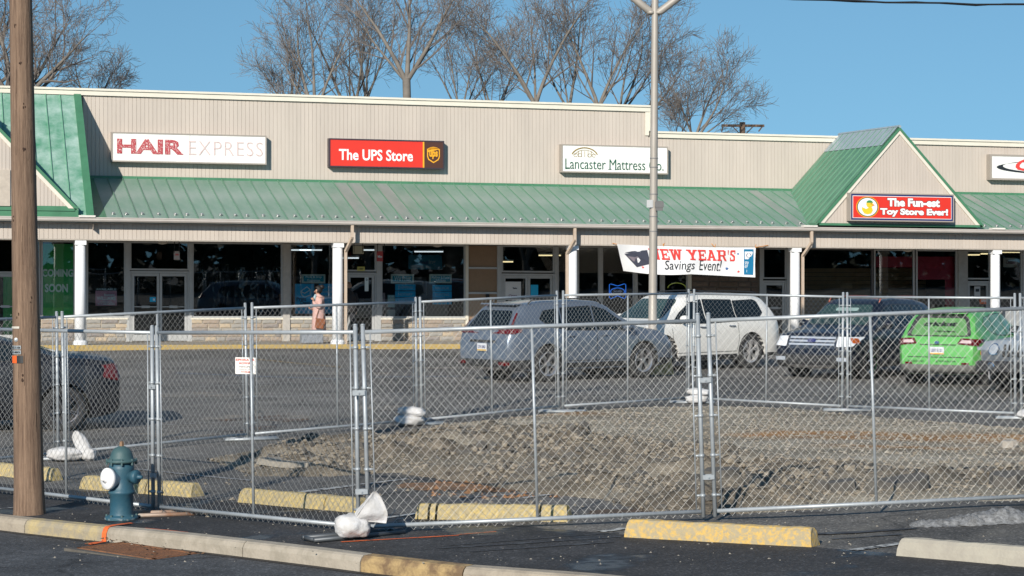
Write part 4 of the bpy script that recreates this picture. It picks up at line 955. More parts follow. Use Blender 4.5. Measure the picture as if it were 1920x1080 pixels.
# soffit lamps
for i, (px_, v) in enumerate(((305, 2.0), (820, 2.0), (1702, 2.0))):
    u = U(px_, v); mb = MB(); mb.lathe([(.05, .02), (.16, 0), (.17, -.03), (.12, -.09), (.03, -.11)], 16); o = mb.build('soffit_lamp', mat('dusty lamp glass', (.42, .38, .33), .4), loc=fac(u, v, zf0+.0), rot=(0, 0, PHI), smooth=True)
    tag(o, ['unlit round lamp under the canopy above the double doors', 'unlit round lamp under the canopy near the wide shop window', 'unlit round lamp under the canopy below the duck sign'][i], 'lamp')
# shelves and stock seen dimly through the glass
M_shelf = mat('shelf grey', (.18, .17, .16), .7); rr = random.Random(8)
for i, (a, b, lab) in enumerate(((552, 590, 'tall grey shelf inside the left shop window'), (760, 800, 'dim shelf of boxes inside the wide window'), (850, 872, 'pale shelf unit at the right of the wide shop window'))):
    v = VW+3.5; u0, u1 = U(a, v), U(b, v); r_ = thing('shelf_unit', lab, 'shelf', fac(u0, v, zfl), PHI); w = u1-u0
    mb = MB(); mb.box(0, .03, 0, .4, 0, 1.9); mb.box(w-.03, w, 0, .4, 0, 1.9); mb.box(0.03, w-.03, .38, .4, 0, 1.9); mb.build('frame', M_shelf, r_)
    for k in range(5):
        mb = MB(); mb.box(.03, w-.03, 0, .38, .1+k*.42, .125+k*.42); mb.build('shelf', M_shelf, r_)
# mattresses in the mattress shop
for i, (px_, lab) in enumerate(((1100, 'pale mattress on display behind the third column'), (1160, 'pale mattress on display below the blue neon'))):
    v = VW+2.2; r_ = thing('mattress', lab, 'mattress', fac(U(px_, v), v, zfl), PHI); mb = MB(); mb.bbox(-.9, .6, 0, 2, 0, .3, .03); mb.build('bed_base', M_shelf, r_); mb = MB(); mb.bbox(-.9, .6, 0, 2, .301, .6, .05); mb.build('mattress_body', mat('mattress cloth', (.4, .4, .38), .9), r_)
# brown plank wall inside toy store
v = VW+2.5; mb = MB(); uu0, uu1 = U(1500, v), U(1780, v)
wl_ = mb
for k in range(16): mb.box(0, uu1-uu0, 0, .03, .05+k*.14, .05+k*.14+.128)
o = mb.build('slatwall', mat('brown slat wall', (.26, .15, .07), .6), loc=fac(uu0, v, zfl), rot=(0, 0, PHI)); tag(o, 'brown horizontal slat wall inside the dark toy shop', 'slat wall')
for a, b, lab in ((1720, 1790, 'dark red display panel at the right of the toy shop window'),):
    vv = VW+.25; mb = MB(); w = U(b, vv)-U(a, vv); mb.box(w*.75, w, 0, .03, 0, 2.1); mb.box(0, w*.75, 0, .03, 1.35, 2.1); mb.box(-1.1*w, -.0*w, 0, .03, 1.75, 2.1); o = mb.build('display_panel', mat('dark red panel', (.42, .008, .03), .5), loc=fac(U(a, vv), vv, zsill-.1), rot=(0, 0, PHI)); tag(o, lab, 'panel')
# crumpled plastic sheet inside the empty shop
mb = MB(); mb.smooth = True; v = VW+.5; rr = random.Random(2); NX, NZ = 40, 26
for (a, b, y0, y1) in ((372, 384, 495, 530), (400, 430, 495, 580), (440, 528, 500, 590)):
    u0, u1, z0, z1 = U(a, v), U(b, v), ZL(a, y1, v), ZL(a, y0, v)
    vs = []
    for j in range(NZ+1):
        for i in range(NX+1):
            x = u0+(u1-u0)*i/NX; z = z0+(z1-z0)*j/NZ; d = mnoise.noise(Vector((x*5, z*2.5, a)))*.22+mnoise.noise(Vector((x*14, z*9, a)))*.07; vs.append((x, v+d, z))
    mb.add(vs, [(j*(NX+1)+i, j*(NX+1)+i+1, (j+1)*(NX+1)+i+1, (j+1)*(NX+1)+i) for j in range(NZ) for i in range(NX) if mnoise.noise(Vector((i*.15, j*.15, a))) > -.12])
for i, p in enumerate(mb.v): mb.v[i] = (p[0]-U(400, v), p[1]-v, p[2]-zfl)
mp = mat('crumpled black plastic', (.02, .022, .025), .18, var=0, spec=.8)
o = mb.build('plastic_sheet', mp, shear=True, loc=fac(U(400, v), v, zfl), rot=(0, 0, PHI)); tag(o, 'crumpled dark plastic sheeting hanging inside the empty shop window', 'plastic sheet')
mb = MB(); mb.bbox(0, .62, 0, .35, 0, .36, .02); o = mb.build('crate', mat('pale grey crate', (.22, .24, .27), .85, var=.35, scale=20), loc=fac(U(566, 0.6), .6, zf_edge), rot=(0, 0, PHI)); tag(o, 'low pale grey crate on the walkway in front of the woman in pink', 'crate')
mb = MB(); mb.box(0, .10, 0, .05, 0, .14); mb.box(.02, .08, -.03, 0, .03, .10); o = mb.build('key_box', M_black, loc=fac(U(911, VW), VW-.05, zz(911, 560)), rot=(0, 0, PHI)); tag(o, 'small black box on the brown infill panel', 'key box')
# door pull, bins etc on the walk
mb = MB(); mb.bbox(0, .85, 0, .7, 0, 1.05, .04); mb.box(.08, .77, -.012, 0, .2, .95)
o = mb.build('vending_box', mat('grey cabinet', (.30, .31, .31), .6), loc=fac(U(1881, 1.2), 1.2, .11), rot=(0, 0, PHI)); tag(o, 'grey cabinet on the walkway right of the last column', 'cabinet')
# ------------------------------------------------------------ fences
M_galv = mat('galvanised steel', (.36, .39, .41), .45, metal=.30, var=.12, scale=9)
M_wire = mat('fence wire', (.45, .445, .42), .4, metal=.25, var=.0)
M_rustp = mat('rusty galvanised pipe', (.36, .34, .30), .6, metal=.3, col2=(.30, .14, .07), scale=5)
mesh_cache = {}
def chain(L, H=1.83, p=.0415, dz=.0455, r=.0016):
    key = (round(L, 2), r)
    if key in mesh_cache: return mesh_cache[key]
    vs = []; fs = []; n = int((L-.08)/p); x0 = (L-n*p)/2; z0 = -.015; m = int((H+.022)/dz)
    for i in range(n):
        pts = []
        for j in range(m+1):
            a = (i+j) % 2; x = x0+(i+(1 if (j % 2 == 0) == (i % 2 == 0) else 0))*p
            pts.append(Vector((x, (.0035 if (j % 2) else -.0035), z0+j*dz)))
        # knuckle hooks at both ends
        pts.append(pts[-1]+Vector((p*.3*(1 if (m % 2 == 0) == (i % 2 == 0) else -1)*-1, 0, .008)))
        for k, (q0, q1) in enumerate(zip(pts[:-1], pts[1:])):
            d = (q1-q0).normalized(); s = d.cross(Vector((0, 1, 0))).normalized()*r; t = Vector((0, r, 0)); o = len(vs)
            for q in (q0, q1): vs += [tuple(q+s), tuple(q-s*.5+t), tuple(q-s*.5-t)]
            fs += [(o, o+1, o+4, o+3), (o+1, o+2, o+5, o+4), (o+2, o, o+3, o+5)]
    vs = [(x+.006*mnoise.noise(Vector((x*2.2, z*2.2, 1))), y+.010*mnoise.noise(Vector((x*1.3, z*1.6, 5))), z+.006*mnoise.noise(Vector((x*2.2, z*2.2, 9)))) for x, y, z in vs]
    me = bpy.data.meshes.new('chain_mesh'); me.from_pydata(vs, [], fs); me.materials.append(M_wire if r > .0013 else mat('far fence wire', (.36, .365, .355), .45, metal=.2, var=0)); me.update(); mesh_cache[key] = me
    return me
def fence_panel(p0, p1, label, group, H=1.83, r=.00145, wm=None):
    p0, p1 = Vector(p0), Vector(p1); d = p1-p0; L = d.length; ex = d.normalized(); ey = Vector((-ex.y, ex.x, 0)).normalized(); ez = ex.cross(ey)
    M = Matrix((ex, ey, ez)).transposed().to_4x4(); M.translation = p0+Vector((0, 0, .05))
    r_ = thing('chain_link_fence', label, 'fence', group=group); r_.matrix_world = M
    t = .020
    def part(nm, fn):
        mb = MB(); mb.smooth = True; fn(mb); return mb.build(nm, M_galv, r_)
    for x in (t, L-t): part('post', lambda m: (m.tube([(x, 0, -.02), (x, 0, H+.03)], t, 10), m.lathe([(t+.002, 0), (t+.001, .01), (.004, .018)], 10, (x, 0, H+.03))))
    for z in (.03, H-.03): part('rail', lambda m: m.tube([(2*t, 0, z), (L-2*t, 0, z)], t, 10))
    part('middle_post', lambda m: m.tube([(L/2, .0, .05), (L/2, 0, H-.05)], .014, 8))
    def ties(m):
        for z in (.03, H-.03):
            k = 3
            for i in range(1, k+1): m.tube([(L*i/(k+1), -.026, z-.026), (L*i/(k+1)+.01, 0, z+.027), (L*i/(k+1)+.02, .026, z-.02)], .003, 4)
        for x in (t, L-t):
            for j in range(5): m.lathe([(t+.006, -.014), (t+.006, .014)], 8, (x, 0, .18+j*.37), cap=True)
            sx = 1 if x < L/2 else -1
            for j in range(5): m.box(min(x, x+sx*.07), max(x, x+sx*.07), -.006, .006, .17+j*.37, .19+j*.37)
    part('tension_bands', ties)['kind'] = 'stuff'
    for x in (.085, L-.085): part('tension_bar', lambda m: m.tube([(x, -.008, .05), (x, -.008, H-.03)], .007, 5))
    o = bpy.data.objects.new('chain_mesh', chain(L-.0, H, r=r)); C.objects.link(o); o.parent = r_; o.location = (0, -.008, .0); 
    return r_, L
def clamp(root, h):
    mb = MB(); mb.box(-.055, .055, -.035, -.028, -.022, .022); mb.box(-.055, .055, .028, .035, -.022, .022); mb.tube([(0, -.05, 0), (0, .05, 0)], .008, 6)
    mb.build('clamp', M_galv, root, loc=(-.035, 0, h))
def gnd(x, y, dz=0): return Vector((x, y, gz(x, y)+dz))
front = [(-5.92, 23.95), (-3.62, 21.72), (-1.36, 19.42), (1.83, 19.80), (4.99, 20.12)]
fz = [-.12, -.085, .0, .095, .205]
G1 = 'near row of chain link panels'
fl = ['near fence panel behind the utility pole and hydrant', 'near fence panel facing left with the white contractor sign beside it', 'near fence panel between the sandbag and the second double post', 'near fence panel at the right edge of the photo']
for i in range(4):
    a, b = Vector((*front[i], fz[i])), Vector((*front[i+1], fz[i+1])); d = (b-a).normalized()
    fp, _ = fence_panel(a+d*.035, b-d*.035, fl[i], G1)
    if i: 
        for h in (1.25, .35): clamp(fp, h)
back = [(-8.15, 25.65), (-5.87, 27.80), (-3.67, 29.93), (-1.39, 32.02), (.78, 34.10), (3.03, 36.20), (5.40, 34.60), (7.78, 32.78), (10.2, 31.2)]
bz = [-.13, -.09, -.02, .02, .085, .08, .05, .065, .1]
G2 = 'far row of chain link panels'
blb = ['far fence panel at the left edge behind the utility pole', 'far fence panel in front of the beige double doors', 'far fence panel in front of the white column and the woman', 'far fence panel left of the silver car', 'far fence panel in front of the silver car', 'far fence panel right of the light pole in front of the white car', 'far fence panel in front of the dark blue car', 'far fence panel in front of the grey off-road car']
for i in range(8):
    a, b = Vector((*back[i], bz[i])), Vector((*back[i+1], bz[i+1])); d = (b-a).normalized()
    fence_panel(a+d*.03, b-d*.03, blb[i], G2, r=.0012)
# feet under the joints
def foot(q, ang, label, m=M_galv, L=.9, w=.22, pins=True):
    mb = MB(); mb.smooth = True
    for s_ in (-1, 1): mb.tube([(-L/2, s_*w/2, .024), (L/2, s_*w/2, .024)], .022, 8)
    for s_ in (-1, 1): mb.tube([(s_*L/2*.96, -w/2, .024), (s_*L/2*.96, w/2, .024)], .02, 8)
    mb.tube([(0, -w/2, .026), (0, w/2, .026)], .02, 8)
    o = mb.build('fence_stand', m, loc=q, rot=(0, 0, ang)); tag(o, label, 'fence stand')
foot(gnd(-3.62+.13, 21.42), .25, 'rusty tubular fence foot beside the hydrant', M_rustp, .85)
foot(gnd(-1.42, 19.18), .62, 'dark tubular fence foot under the big white sandbag', mat('dark pipe', (.10, .11, .12), .5, metal=.5), .95, .2)
for i, lab in ((1, 'fence foot behind the utility pole'), (2, 'fence foot below the white contractor sign'), (3, 'fence foot beside the small white sandbag'), (4, 'fence foot in front of the silver car'), (5, 'fence foot at the far corner of the enclosure'), (6, 'fence foot below the dark blue car'), (7, 'fence foot below the green car')):
    foot(gnd(back[i][0]+.02, back[i][1]-.10), -.1 if i > 3 else .3, lab, L=.75, w=.16)
# contractor sign wired to the fence
a, b = Vector((*front[1], fz[1])), Vector((*front[2], fz[2]))
sgp = P(461, 0) if False else None
D_ = 20.9; sx_, sz_ = (461-960)/F*D_, CH-(684.5-HORIZ)/F*D_
# panel line point on the near fence at that bearing
d2 = (b-a).to_2d().normalized(); tt = ((461-960)/F*a.y-a.x)/(d2.x-(461-960)/F*d2.y); q = a.to_2d()+d2*tt
sr = thing('fence_sign', 'small white contractor sign with red lettering EPHRATA AGWAY wired to the near fence', 'sign', (q.x, q.y-.03, CH-(701-HORIZ)/F*q.y), math.atan2(d2.y, d2.x)*.4)
w2, h2 = 38/F*q.y/2*1.1, 31/F*q.y
mb = MB(); mb.box(-w2, w2, 0, .004, 0, h2); mb.build('panel', fmat('contractor sign white', (.80, .78, .74)), sr)
M_sr = fmat('sign red lettering', (.50, .06, .04)); M_sg = fmat('sign grey lettering', (.30, .26, .25))
q_ = MB(); lettering(q_, 'EPHRATA', -.92*w2, .92*w2, .78*h2, .93*h2, 0, bold=.02, t=.003); lettering(q_, 'AGWAY', -.66*w2, .70*w2, .58*h2, .73*h2, 0, bold=.02, t=.003); lettering(q_, '717-733-6661', -.45*w2, .60*w2, .07*h2, .20*h2, 0, t=.003); q_.build('lettering', M_sr, sr)
q_ = MB(); lettering(q_, 'FENCING', -.60*w2, .66*w2, .38*h2, .50*h2, 0, t=.003); lettering(q_, 'COMMERCIAL  RENTAL', -.74*w2, .76*w2, .27*h2, .32*h2, 0, t=.003); q_.build('lettering', M_sg, sr)
# ------------------------------------------------------------ parking stops
M_stop = mat('worn yellow concrete', (.56, .37, .11), .9, col2=(.36, .30, .19), scale=24, bump=1, bscale=28)
M_stopd = mat('faded yellow concrete', (.50, .38, .15), .9, col2=(.34, .285, .17), scale=22, bump=1, bscale=28)
sharpen(M_stop, .40, .56); sharpen(M_stopd, .38, .56)
M_conc2 = mat('bare concrete', (.40, .37, .30), .9, col2=(.33, .30, .25), scale=6, bump=.5, bscale=40)
def stop(p0, p1, label, m=M_stop, H=.15, cracks=(), group='wheel stops along the near fence'):
    """p0, p1: near bottom edge, left and right end, ground points"""
    p0 = Vector(p0).to_2d(); p1 = Vector(p1).to_2d(); d = p1-p0; L = d.length; c = (p0+p1)/2; an = math.atan2(d.y, d.x)
    r_ = thing('wheel_stop', label, 'wheel stop', (c.x, c.y, gz(c.x, c.y)), (0, -math.atan2(gz(*p1)-gz(*p0), L), an), group)
    rr = random.Random(int(L*1e4)); cuts = [-L/2]+[(-.5+q)*L for q in cracks]+[L/2]
    for a, b in zip(cuts[:-1], cuts[1:]):
        a += .012 if a > -L/2+.01 else 0; b -= .012 if b < L/2-.01 else 0
        mb = MB(); prof = [(0, 0), (.012, .06), (.035, H-.03), (.06, H-.004), (.10, H), (.13, H-.006), (.155, H-.04), (.19, 0)]
        n = max(2, int((b-a)/.06)); rows = []
        for i in range(n+1):
            x = a+(b-a)*i/n; e = 0
            if (i == 0 and a < -L/2+.01) or (i == n and b > L/2-.01): e = 1
            row = []
            for k, (y, z) in enumerate(prof):
                nn = mnoise.noise(Vector((x*6+L*9, y*12, z*12)))*.008+mnoise.noise(Vector((x*22+L*9, y*30, z*30)))*.005
                zz_ = z*(1 if not e else .99); xx = x+((.025 if i == 0 else -.025)*(z/H)**2 if e else 0); row.append((xx, y+nn, max(0, zz_+nn)))
            rows.append(row)
        vs = [p for row in rows for p in row]; m_ = len(prof)
        fs = [(i*m_+k, (i+1)*m_+k, (i+1)*m_+k+1, i*m_+k+1) for i in range(n) for k in range(m_-1)]
        fs += [tuple(range(m_)), tuple(range(len(vs)-1, len(vs)-m_-1, -1))]
        mb.add(vs, fs); mb.build('concrete_segment', m, r_)
    return r_
S1b = P(95, 903); S1d = Vector((-1.44, 1.1, 0)).normalized()
stop(S1b+S1d*1.8, S1b, 'faded yellow wheel stop passing behind the utility pole', M_stopd)
stop(P(148, 917), P(358, 933), 'cracked yellow wheel stop behind the hydrant', M_stopd, cracks=(.6,))
stop(P(445, 942), P(673, 963), 'cracked yellow wheel stop left of the white sandbag', M_stopd, cracks=(.72,))
stop(P(778, 974), (.52, 19.98, 0), 'yellow wheel stop with dark bands behind the near fence', M_stopd, cracks=(.09, .14, .82))
stop(P(1170, 1008), P(1521, 1027), 'long bright yellow wheel stop in front of the fence', M_stop, H=.16)
q = P(1680, 1043); stop(q, q+Vector((.755, -.655, 0)).normalized()*1.83, 'bare grey concrete wheel stop at the lower right', M_conc2, H=.15)
for i, (px_, v_) in enumerate(((1437, -3.2),)):
    pass
# ------------------------------------------------------------ sandbags
M_bag = mat('white woven sandbag', (.62, .62, .63), .8, col2=(.42, .405, .38), scale=7, bump=.9, bscale=22)
def blob(lst, name, m, root, seed=0, sub=4, crease=.02):
    """one cloth body from ellipsoid lobes, welded by remeshing of metaball-like union"""
    bm = bmesh.new(); bmesh.ops.create_icosphere(bm, subdivisions=sub, radius=1)
    mb = MB(); mb.smooth = True
    for (c, rad, rot) in lst:
        Mx = Matrix.Translation(Vector(c)) @ rot.to_matrix().to_4x4()
        vs = []
        for v in bm.verts:
            p = v.co.copy(); p = Vector((math.copysign(abs(p.x)**.8, p.x), math.copysign(abs(p.y)**.85, p.y), math.copysign(abs(p.z)**.9, p.z)))
            n_ = mnoise.noise(p*1.6+Vector((seed, 0, 0)))*.16+abs(mnoise.noise(p*3.2+Vector((0, seed, 0))))*.14
            p = Vector((p.x*rad[0], p.y*rad[1], p.z*rad[2]))*(1+n_-.08)
            p = Mx @ p; p.z = max(p.z, .002+.004*mnoise.noise(p*9)); vs.append(tuple(p))
        mb.add(vs, [tuple(v.index for v in f.verts) for f in bm.faces])
    bm.free(); return mb.build(name, m, root)
from mathutils import Euler
q = P(682, 1000)
sb = thing('sandbag', 'large knotted white sandbag slumped over the fence foot in the foreground', 'sandbag', (-1.34, 19.02, gz(-1.42, 19.02)+.02), 0); sb.scale = (.88, .88, .88)
blob([((-.10, 0, .12), (.19, .16, .125), Euler((0, .1, .1)))], 'bag_body', M_bag, sb, 1)
# the empty neck of the bag flops up and to the right as a fan
mb = MB(); mb.smooth = True; NF, NR = 22, 9; rows = []
fan = [(.25, -.07), (.27, .03), (.245, .10), (.20, .19), (.155, .245), (.13, .27), (.09, .22), (.03, .15), (-.03, .09), (-.07, .03)]
def fanp(t):
    k = t*(len(fan)-1); i = min(int(k), len(fan)-2); f_ = k-i; return (fan[i][0]*(1-f_)+fan[i+1][0]*f_, fan[i][1]*(1-f_)+fan[i+1][1]*f_)
vs = []
for sgn in (-1, 1):
    for j in range(NR+1):
        for i in range(NF+1):
            t = i/NF; s_ = j/NR; ex, ez_ = fanp(t); x = -.07+s_*(ex+.07)+.0; z = -.04+s_*(ez_+.04)
            y = sgn*(.010+.085*math.sin(PI*min(1, s_*.9+.08))*math.sin(PI*t)**.6)+.018*math.sin(t*13+s_*3)*s_+.01*mnoise.noise(Vector((x*20, z*20, sgn)))
            vs.append((x+.0, y-.03, z+.22))
    o_ = len(vs)-(NR+1)*(NF+1)
    for j in range(NR):
        for i in range(NF):
            f_ = [o_+j*(NF+1)+i, o_+j*(NF+1)+i+1, o_+(j+1)*(NF+1)+i+1, o_+(j+1)*(NF+1)+i]
            mb.add([], []) ; rows.append(f_ if sgn > 0 else f_[::-1])
n0 = (NR+1)*(NF+1)
for i in range(NF): rows.append([NR*(NF+1)+i, NR*(NF+1)+i+1, n0+NR*(NF+1)+i+1, n0+NR*(NF+1)+i])
for j in range(NR): rows.append([j*(NF+1), (j+1)*(NF+1), n0+(j+1)*(NF+1), n0+j*(NF+1)]); rows.append([j*(NF+1)+NF, n0+j*(NF+1)+NF, n0+(j+1)*(NF+1)+NF, (j+1)*(NF+1)+NF])
mb.add(vs, rows); mb.build('bag_neck', M_bag, sb, smooth=True)
mb = MB(); mb.smooth = True; mb.lathe([(.045, -.02), (.052, 0), (.045, .02)], 10, (-.045, -.03, .20)); mb.build('tie', M_bag, sb)
def small_bag(x, y, label, sc=1, up=False):
    r_ = thing('sandbag', label, 'sandbag', (x, y, gz(x, y)), 0)
    l_ = [((0, 0, .09*sc), (.24*sc, .15*sc, .09*sc), Euler((0, 0, .3)))]
    if not up: l_.append(((.03*sc, .02, .22*sc), (.22*sc, .14*sc, .075*sc), Euler((0, .05, -.2))))
    else: l_.append(((.20*sc, .0, .20*sc), (.085*sc, .05*sc, .20*sc), Euler((0, -.55, 0)))); l_.append(((.27*sc, .02, .09*sc), (.10*sc, .08*sc, .09*sc), Euler((0, .2, 0))))
    for i, q in enumerate(l_): blob([q], 'bag', M_bag, r_, x+i)
small_bag(-1.52, 31.75, 'two flat white sandbags stacked on a far fence foot')
small_bag(3.12, 36.0, 'pair of white sandbags at the far corner post of the enclosure', .9)
small_bag(-5.75, 27.5, 'white sandbag with its neck standing up behind the utility pole', 1.05, True)
small_bag(7.95, 32.6, 'white sandbag on the fence foot at the right edge', 1.0, True)
# ------------------------------------------------------------ hydrant
hy = P(228, 974); hr = thing('fire_hydrant', 'dark teal fire hydrant with a white side cap', 'fire hydrant', (hy.x, hy.y, gz(hy.x, hy.y)), 0)
M_hyd = mat('teal hydrant paint', (.018, .080, .125), .5, col2=(.04, .10, .13), scale=7, bump=.25, bscale=30); M_hydt = mat('grey green hydrant paint', (.06, .115, .115), .55, col2=(.04, .09, .10), scale=9, bump=.2, bscale=40); M_hw = mat('white hydrant paint', (.80, .80, .80), .5, var=.04)
mb = MB(); mb.smooth = True; mb.lathe([(.165, 0), (.165, .025), (.15, .04), (.118, .045), (.115, .06), (.115, .25), (.13, .262), (.13, .283), (.115, .295), (.113, .42), (.125, .50), (.118, .565)], 28); hb = mb.build('barrel', M_hyd, hr)
mb = MB(); mb.smooth = True; mb.lathe([(.118, .562), (.15, .566), (.158, .58), (.155, .592), (.125, .60), (.116, .615), (.105, .66), (.08, .70), (.04, .722), (.03, .728)], 28, flute=.03); mb.build('bonnet', M_hydt, hr)
mb = MB(); mb.lathe([(.024, .725), (.02, .77), (.012, .775)], 5); mb.build('operating_nut', mat('worn brass', (.22, .13, .07), .6), hr)
mb = MB()
for k in range(8): t = k*PI/4+.2; mb.lathe([(.012, .545), (.012, .605)], 6, (.142*math.cos(t), .142*math.sin(t), 0)); mb.lathe([(.013, .02), (.013, .055)], 6, (.145*math.cos(t), .145*math.sin(t), 0))
mb.build('bolts', M_hydt, hr)
mb = MB(); mb.smooth = True
for t0, t1 in ((.35, 1.05), (-2.3, -1.6)): mb.tube([(.125*math.cos(t0+(t1-t0)*i/8), .125*math.sin(t0+(t1-t0)*i/8), .42-.05*math.sin(PI*i/8)) for i in range(9)], .005, 4)
mb.build('chain', M_rustp, hr)
mb = MB(); mb.lathe([(.1655, .004), (.1655, .022)], 28); mb.build('chipped_rim', worn('chipped white paint', (.45, .46, .45), (.03, .09, .12), cover=.56, sc=14), hr)
def outlet(ang, r0, r1, L, m, name, z):
    mb = MB(); mb.smooth = True; mb.lathe([(r0*.8, .06), (r0*.8, L-.05), (r0, L-.048), (r0, L-.01), (r0*.92, L), (r0*.5, L+.006), (r1*1.0, L+.01), (r1, L+.025), (.018, L+.03), (.016, L+.055), (.004, L+.057)], 22, axis='x')
    M_ = Matrix.Translation((0, 0, z)) @ Matrix.Rotation(ang, 4, 'Z'); mb.xform(M_); return mb.build(name, m, hr)
outlet(R(240-14), .108, .035, .185, M_hw, 'pumper_cap', .415); outlet(R(-28), .068, .022, .20, M_hyd, 'hose_cap', .43); outlet(R(152), .068, .022, .20, M_hyd, 'hose_cap', .43)
mb = MB(); 
# ------------------------------------------------------------ utility pole (foreground) and light pole
M_wood = mat('weathered pole wood', (.10, .06, .04), .9, col2=(.29, .195, .13), scale=3.2, stretch=(14, 14, .5), bump=1, bscale=14, detail=12)
up = thing('utility_pole', 'thick weathered wooden utility pole at the left edge', 'utility pole', (-4.92, 21.75, gz(-4.92, 21.75)), (0, -.017, 0))
mb = MB(); mb.smooth = True; NZ = 60; NK = 32; vs = []
for j in range(NZ+1):
    z = -.1+10.0*j/NZ; r0 = .152-.0075*z+(.012*math.exp(-z*6))
    for k in range(NK):
        t = 2*PI*k/NK; r_ = r0*(1+.012*mnoise.noise(Vector((math.cos(t)*2, math.sin(t)*2, z*.4)))+.006*mnoise.noise(Vector((math.cos(t)*14, math.sin(t)*14, z*.8))))
        vs.append((r_*math.cos(t), r_*math.sin(t), z))
mb.add(vs, [(j*NK+k, j*NK+(k+1) % NK, (j+1)*NK+(k+1) % NK, (j+1)*NK+k) for j in range(NZ) for k in range(NK)]+[tuple(range(NZ*NK, NZ*NK+NK))])
mb.build('trunk', M_wood, up)
# knots, checks, tags
mk = mat('dark knot', (.05, .028, .018), .95); rr = random.Random(4); mb = MB()
def onpole(a, z, off=0): r_ = .152-.0075*z+.002+off; return (r_*math.cos(a), r_*math.sin(a), z)
for k in range(26):
    a = rr.uniform(-2.6, -.5); z = rr.uniform(.4, 5.6); L = rr.uniform(.08, .6); w = rr.uniform(.0008, .002)
    da = w/.15; mb.add([onpole(a-da, z), onpole(a+da, z), onpole(a+da+.02, z+L), onpole(a-da+.02, z+L)], [(0, 1, 2, 3)])
mb.build('checks', mk, up)
mb = MB()
for a, z, s_ in ((-1.25, 3.75, .030), (-2.25, 3.0, .022), (-1.5, 4.6, .024), (-1.2, 4.15, .022), (-1.6, 1.4, .03), (-2.0, 2.05, .02), (-1.0, 2.2, .018), (-1.9, 4.95, .02)):
    for q in range(3):
        aa = a+rr.uniform(-.1, .1); zz2 = z+rr.uniform(-.04, .04); n_ = 9
        vs = [onpole(aa+s_*.5/.15*math.cos(t)*.7, zz2+s_*.7*math.sin(t)*(.7 if q else 1)) for t in [2*PI*i/n_ for i in range(n_)]]+[onpole(aa, zz2, .006)]
        mb.add(vs, [(i, (i+1) % n_, n_) for i in range(n_)])
mb.build('knots', mk, up)['kind'] = 'stuff'
def ptag(a0, a1, z0, z1, m, name, off=.004):
    mb = MB(); n_ = 5; vs = []
    for i in range(n_+1):
        a = a0+(a1-a0)*i/n_; vs += [onpole(a, z0, off), onpole(a, z1, off)]
    mb.add(vs, [(2*i, 2*i+2, 2*i+3, 2*i+1) for i in range(n_)]); return mb.build(name, m, up)
def zp(py_): return CH-(py_-HORIZ)/F*21.6-gz(-4.92, 21.75)
M_tag = mat('aluminium tag', (.38, .42, .44), .4, metal=.3)
ptag(-2.75, -1.75, zp(655), zp(648), M_tag, 'number_tag'); ptag(-2.75, -1.75, zp(664), zp(657), M_tag, 'number_tag')
ptag(-2.75, -2.1, zp(681), zp(667), mat('orange tag', (.75, .12, .02), .5), 'orange_tag'); ptag(-2.1, -1.6, zp(681), zp(667), mat('black tag', (.03, .03, .03), .4), 'black_tag'); ptag(-2.8, -1.85, zp(616), zp(612), mat('pale strap', (.55, .52, .45), .5), 'strap')
mb = MB()
for t, y0_, y1_ in (('3518', 655, 648.5), ('21485', 663.5, 657.5)):
    q = MB(); lettering(q, t, -2.72, -1.8, zp(y0_)+.006, zp(y1_)-.006, 0, bold=.03, t=.001)
    q.v = [onpole(a, z, .006) for a, _, z in q.v]; q.build('lettering', M_bl2, up)
mb = MB(); mb.lathe([(.02, 0), (.02, .008), (.006, .012)], 10, axis='z'); mb.xform(Matrix.Translation(onpole(-2.15, zp(637))) @ Matrix.Rotation(PI/2, 4, 'X')); mb.build('nail_cap', M_tag, up)
mb = MB(); mb.box(-1.2, 1.2, -.2, -.1, 9.2, 9.32); mb.build('cross_arm', M_wood, up)
# overhead cable
mb = MB(); n_ = 60; pts = []
for i in range(n_+1):
    x = -4.95+(16+4.95)*i/n_; y = 21.75+(26-21.75)*i/n_; D = y
    z = CH+(485-3)/F*23.55 + .0052*(x-4.4)**2
    pts.append((x, y, z+.006*math.sin(i*2.1)))
mb.tube(pts, .011, 5); mb.tube([(x, y+.01, z+.012*math.sin(i*1.7)) for i, (x, y, z) in enumerate(pts)], .007, 4); o = mb.build('overhead_cable', M_black); tag(o, 'thin black overhead cable crossing the sky at the top right', 'cable')
# light pole
M_pole = mat('grey painted steel pole', (.42, .385, .34), .5, metal=.15, col2=(.33, .30, .26), scale=3, stretch=(1, 1, .4)); LP = P(1222, 705); D_ = LP.y
lp = thing('light_pole', 'tall grey steel parking lot light pole on a yellow concrete base', 'light pole', (3.13, 47.6, gz(3, 47.6)-.05), (0, .0075, 0))
mb = MB(); mb.add([(x*s_, y*s_, z) for z, s_ in ((0, .46), (.62, .36)) for x, y in ((-1, -1), (1, -1), (1, 1), (-1, 1))], [(0, 1, 5, 4), (1, 2, 6, 5), (2, 3, 7, 6), (3, 0, 4, 7), (4, 5, 6, 7)]); mb.build('concrete_base', mat('yellow base paint', (.55, .37, .12), .8, col2=(.45, .31, .13), scale=8), lp)
mb = MB(); mb.smooth = True; mb.lathe([(.13, .6), (.13, .63), (.098, .64), (.095, 2), (.085, 5), (.075, 8.5), (.07, 8.9)], 18); mb.build('shaft', M_pole, lp)
mb = MB()
for z in (3.22, 3.55, 4.05, 4.65, 4.85): mb.lathe([(.093, -.012), (.096, 0), (.093, .012)], 14, (0, 0, z))
mb.build('bands', mat('pole band', (.2, .2, .2), .6), lp)
mb = MB(); mb.box(-.16, -.02, -.11, -.10, 3.75, 3.92); mb.build('small_plate', M_alu, lp)
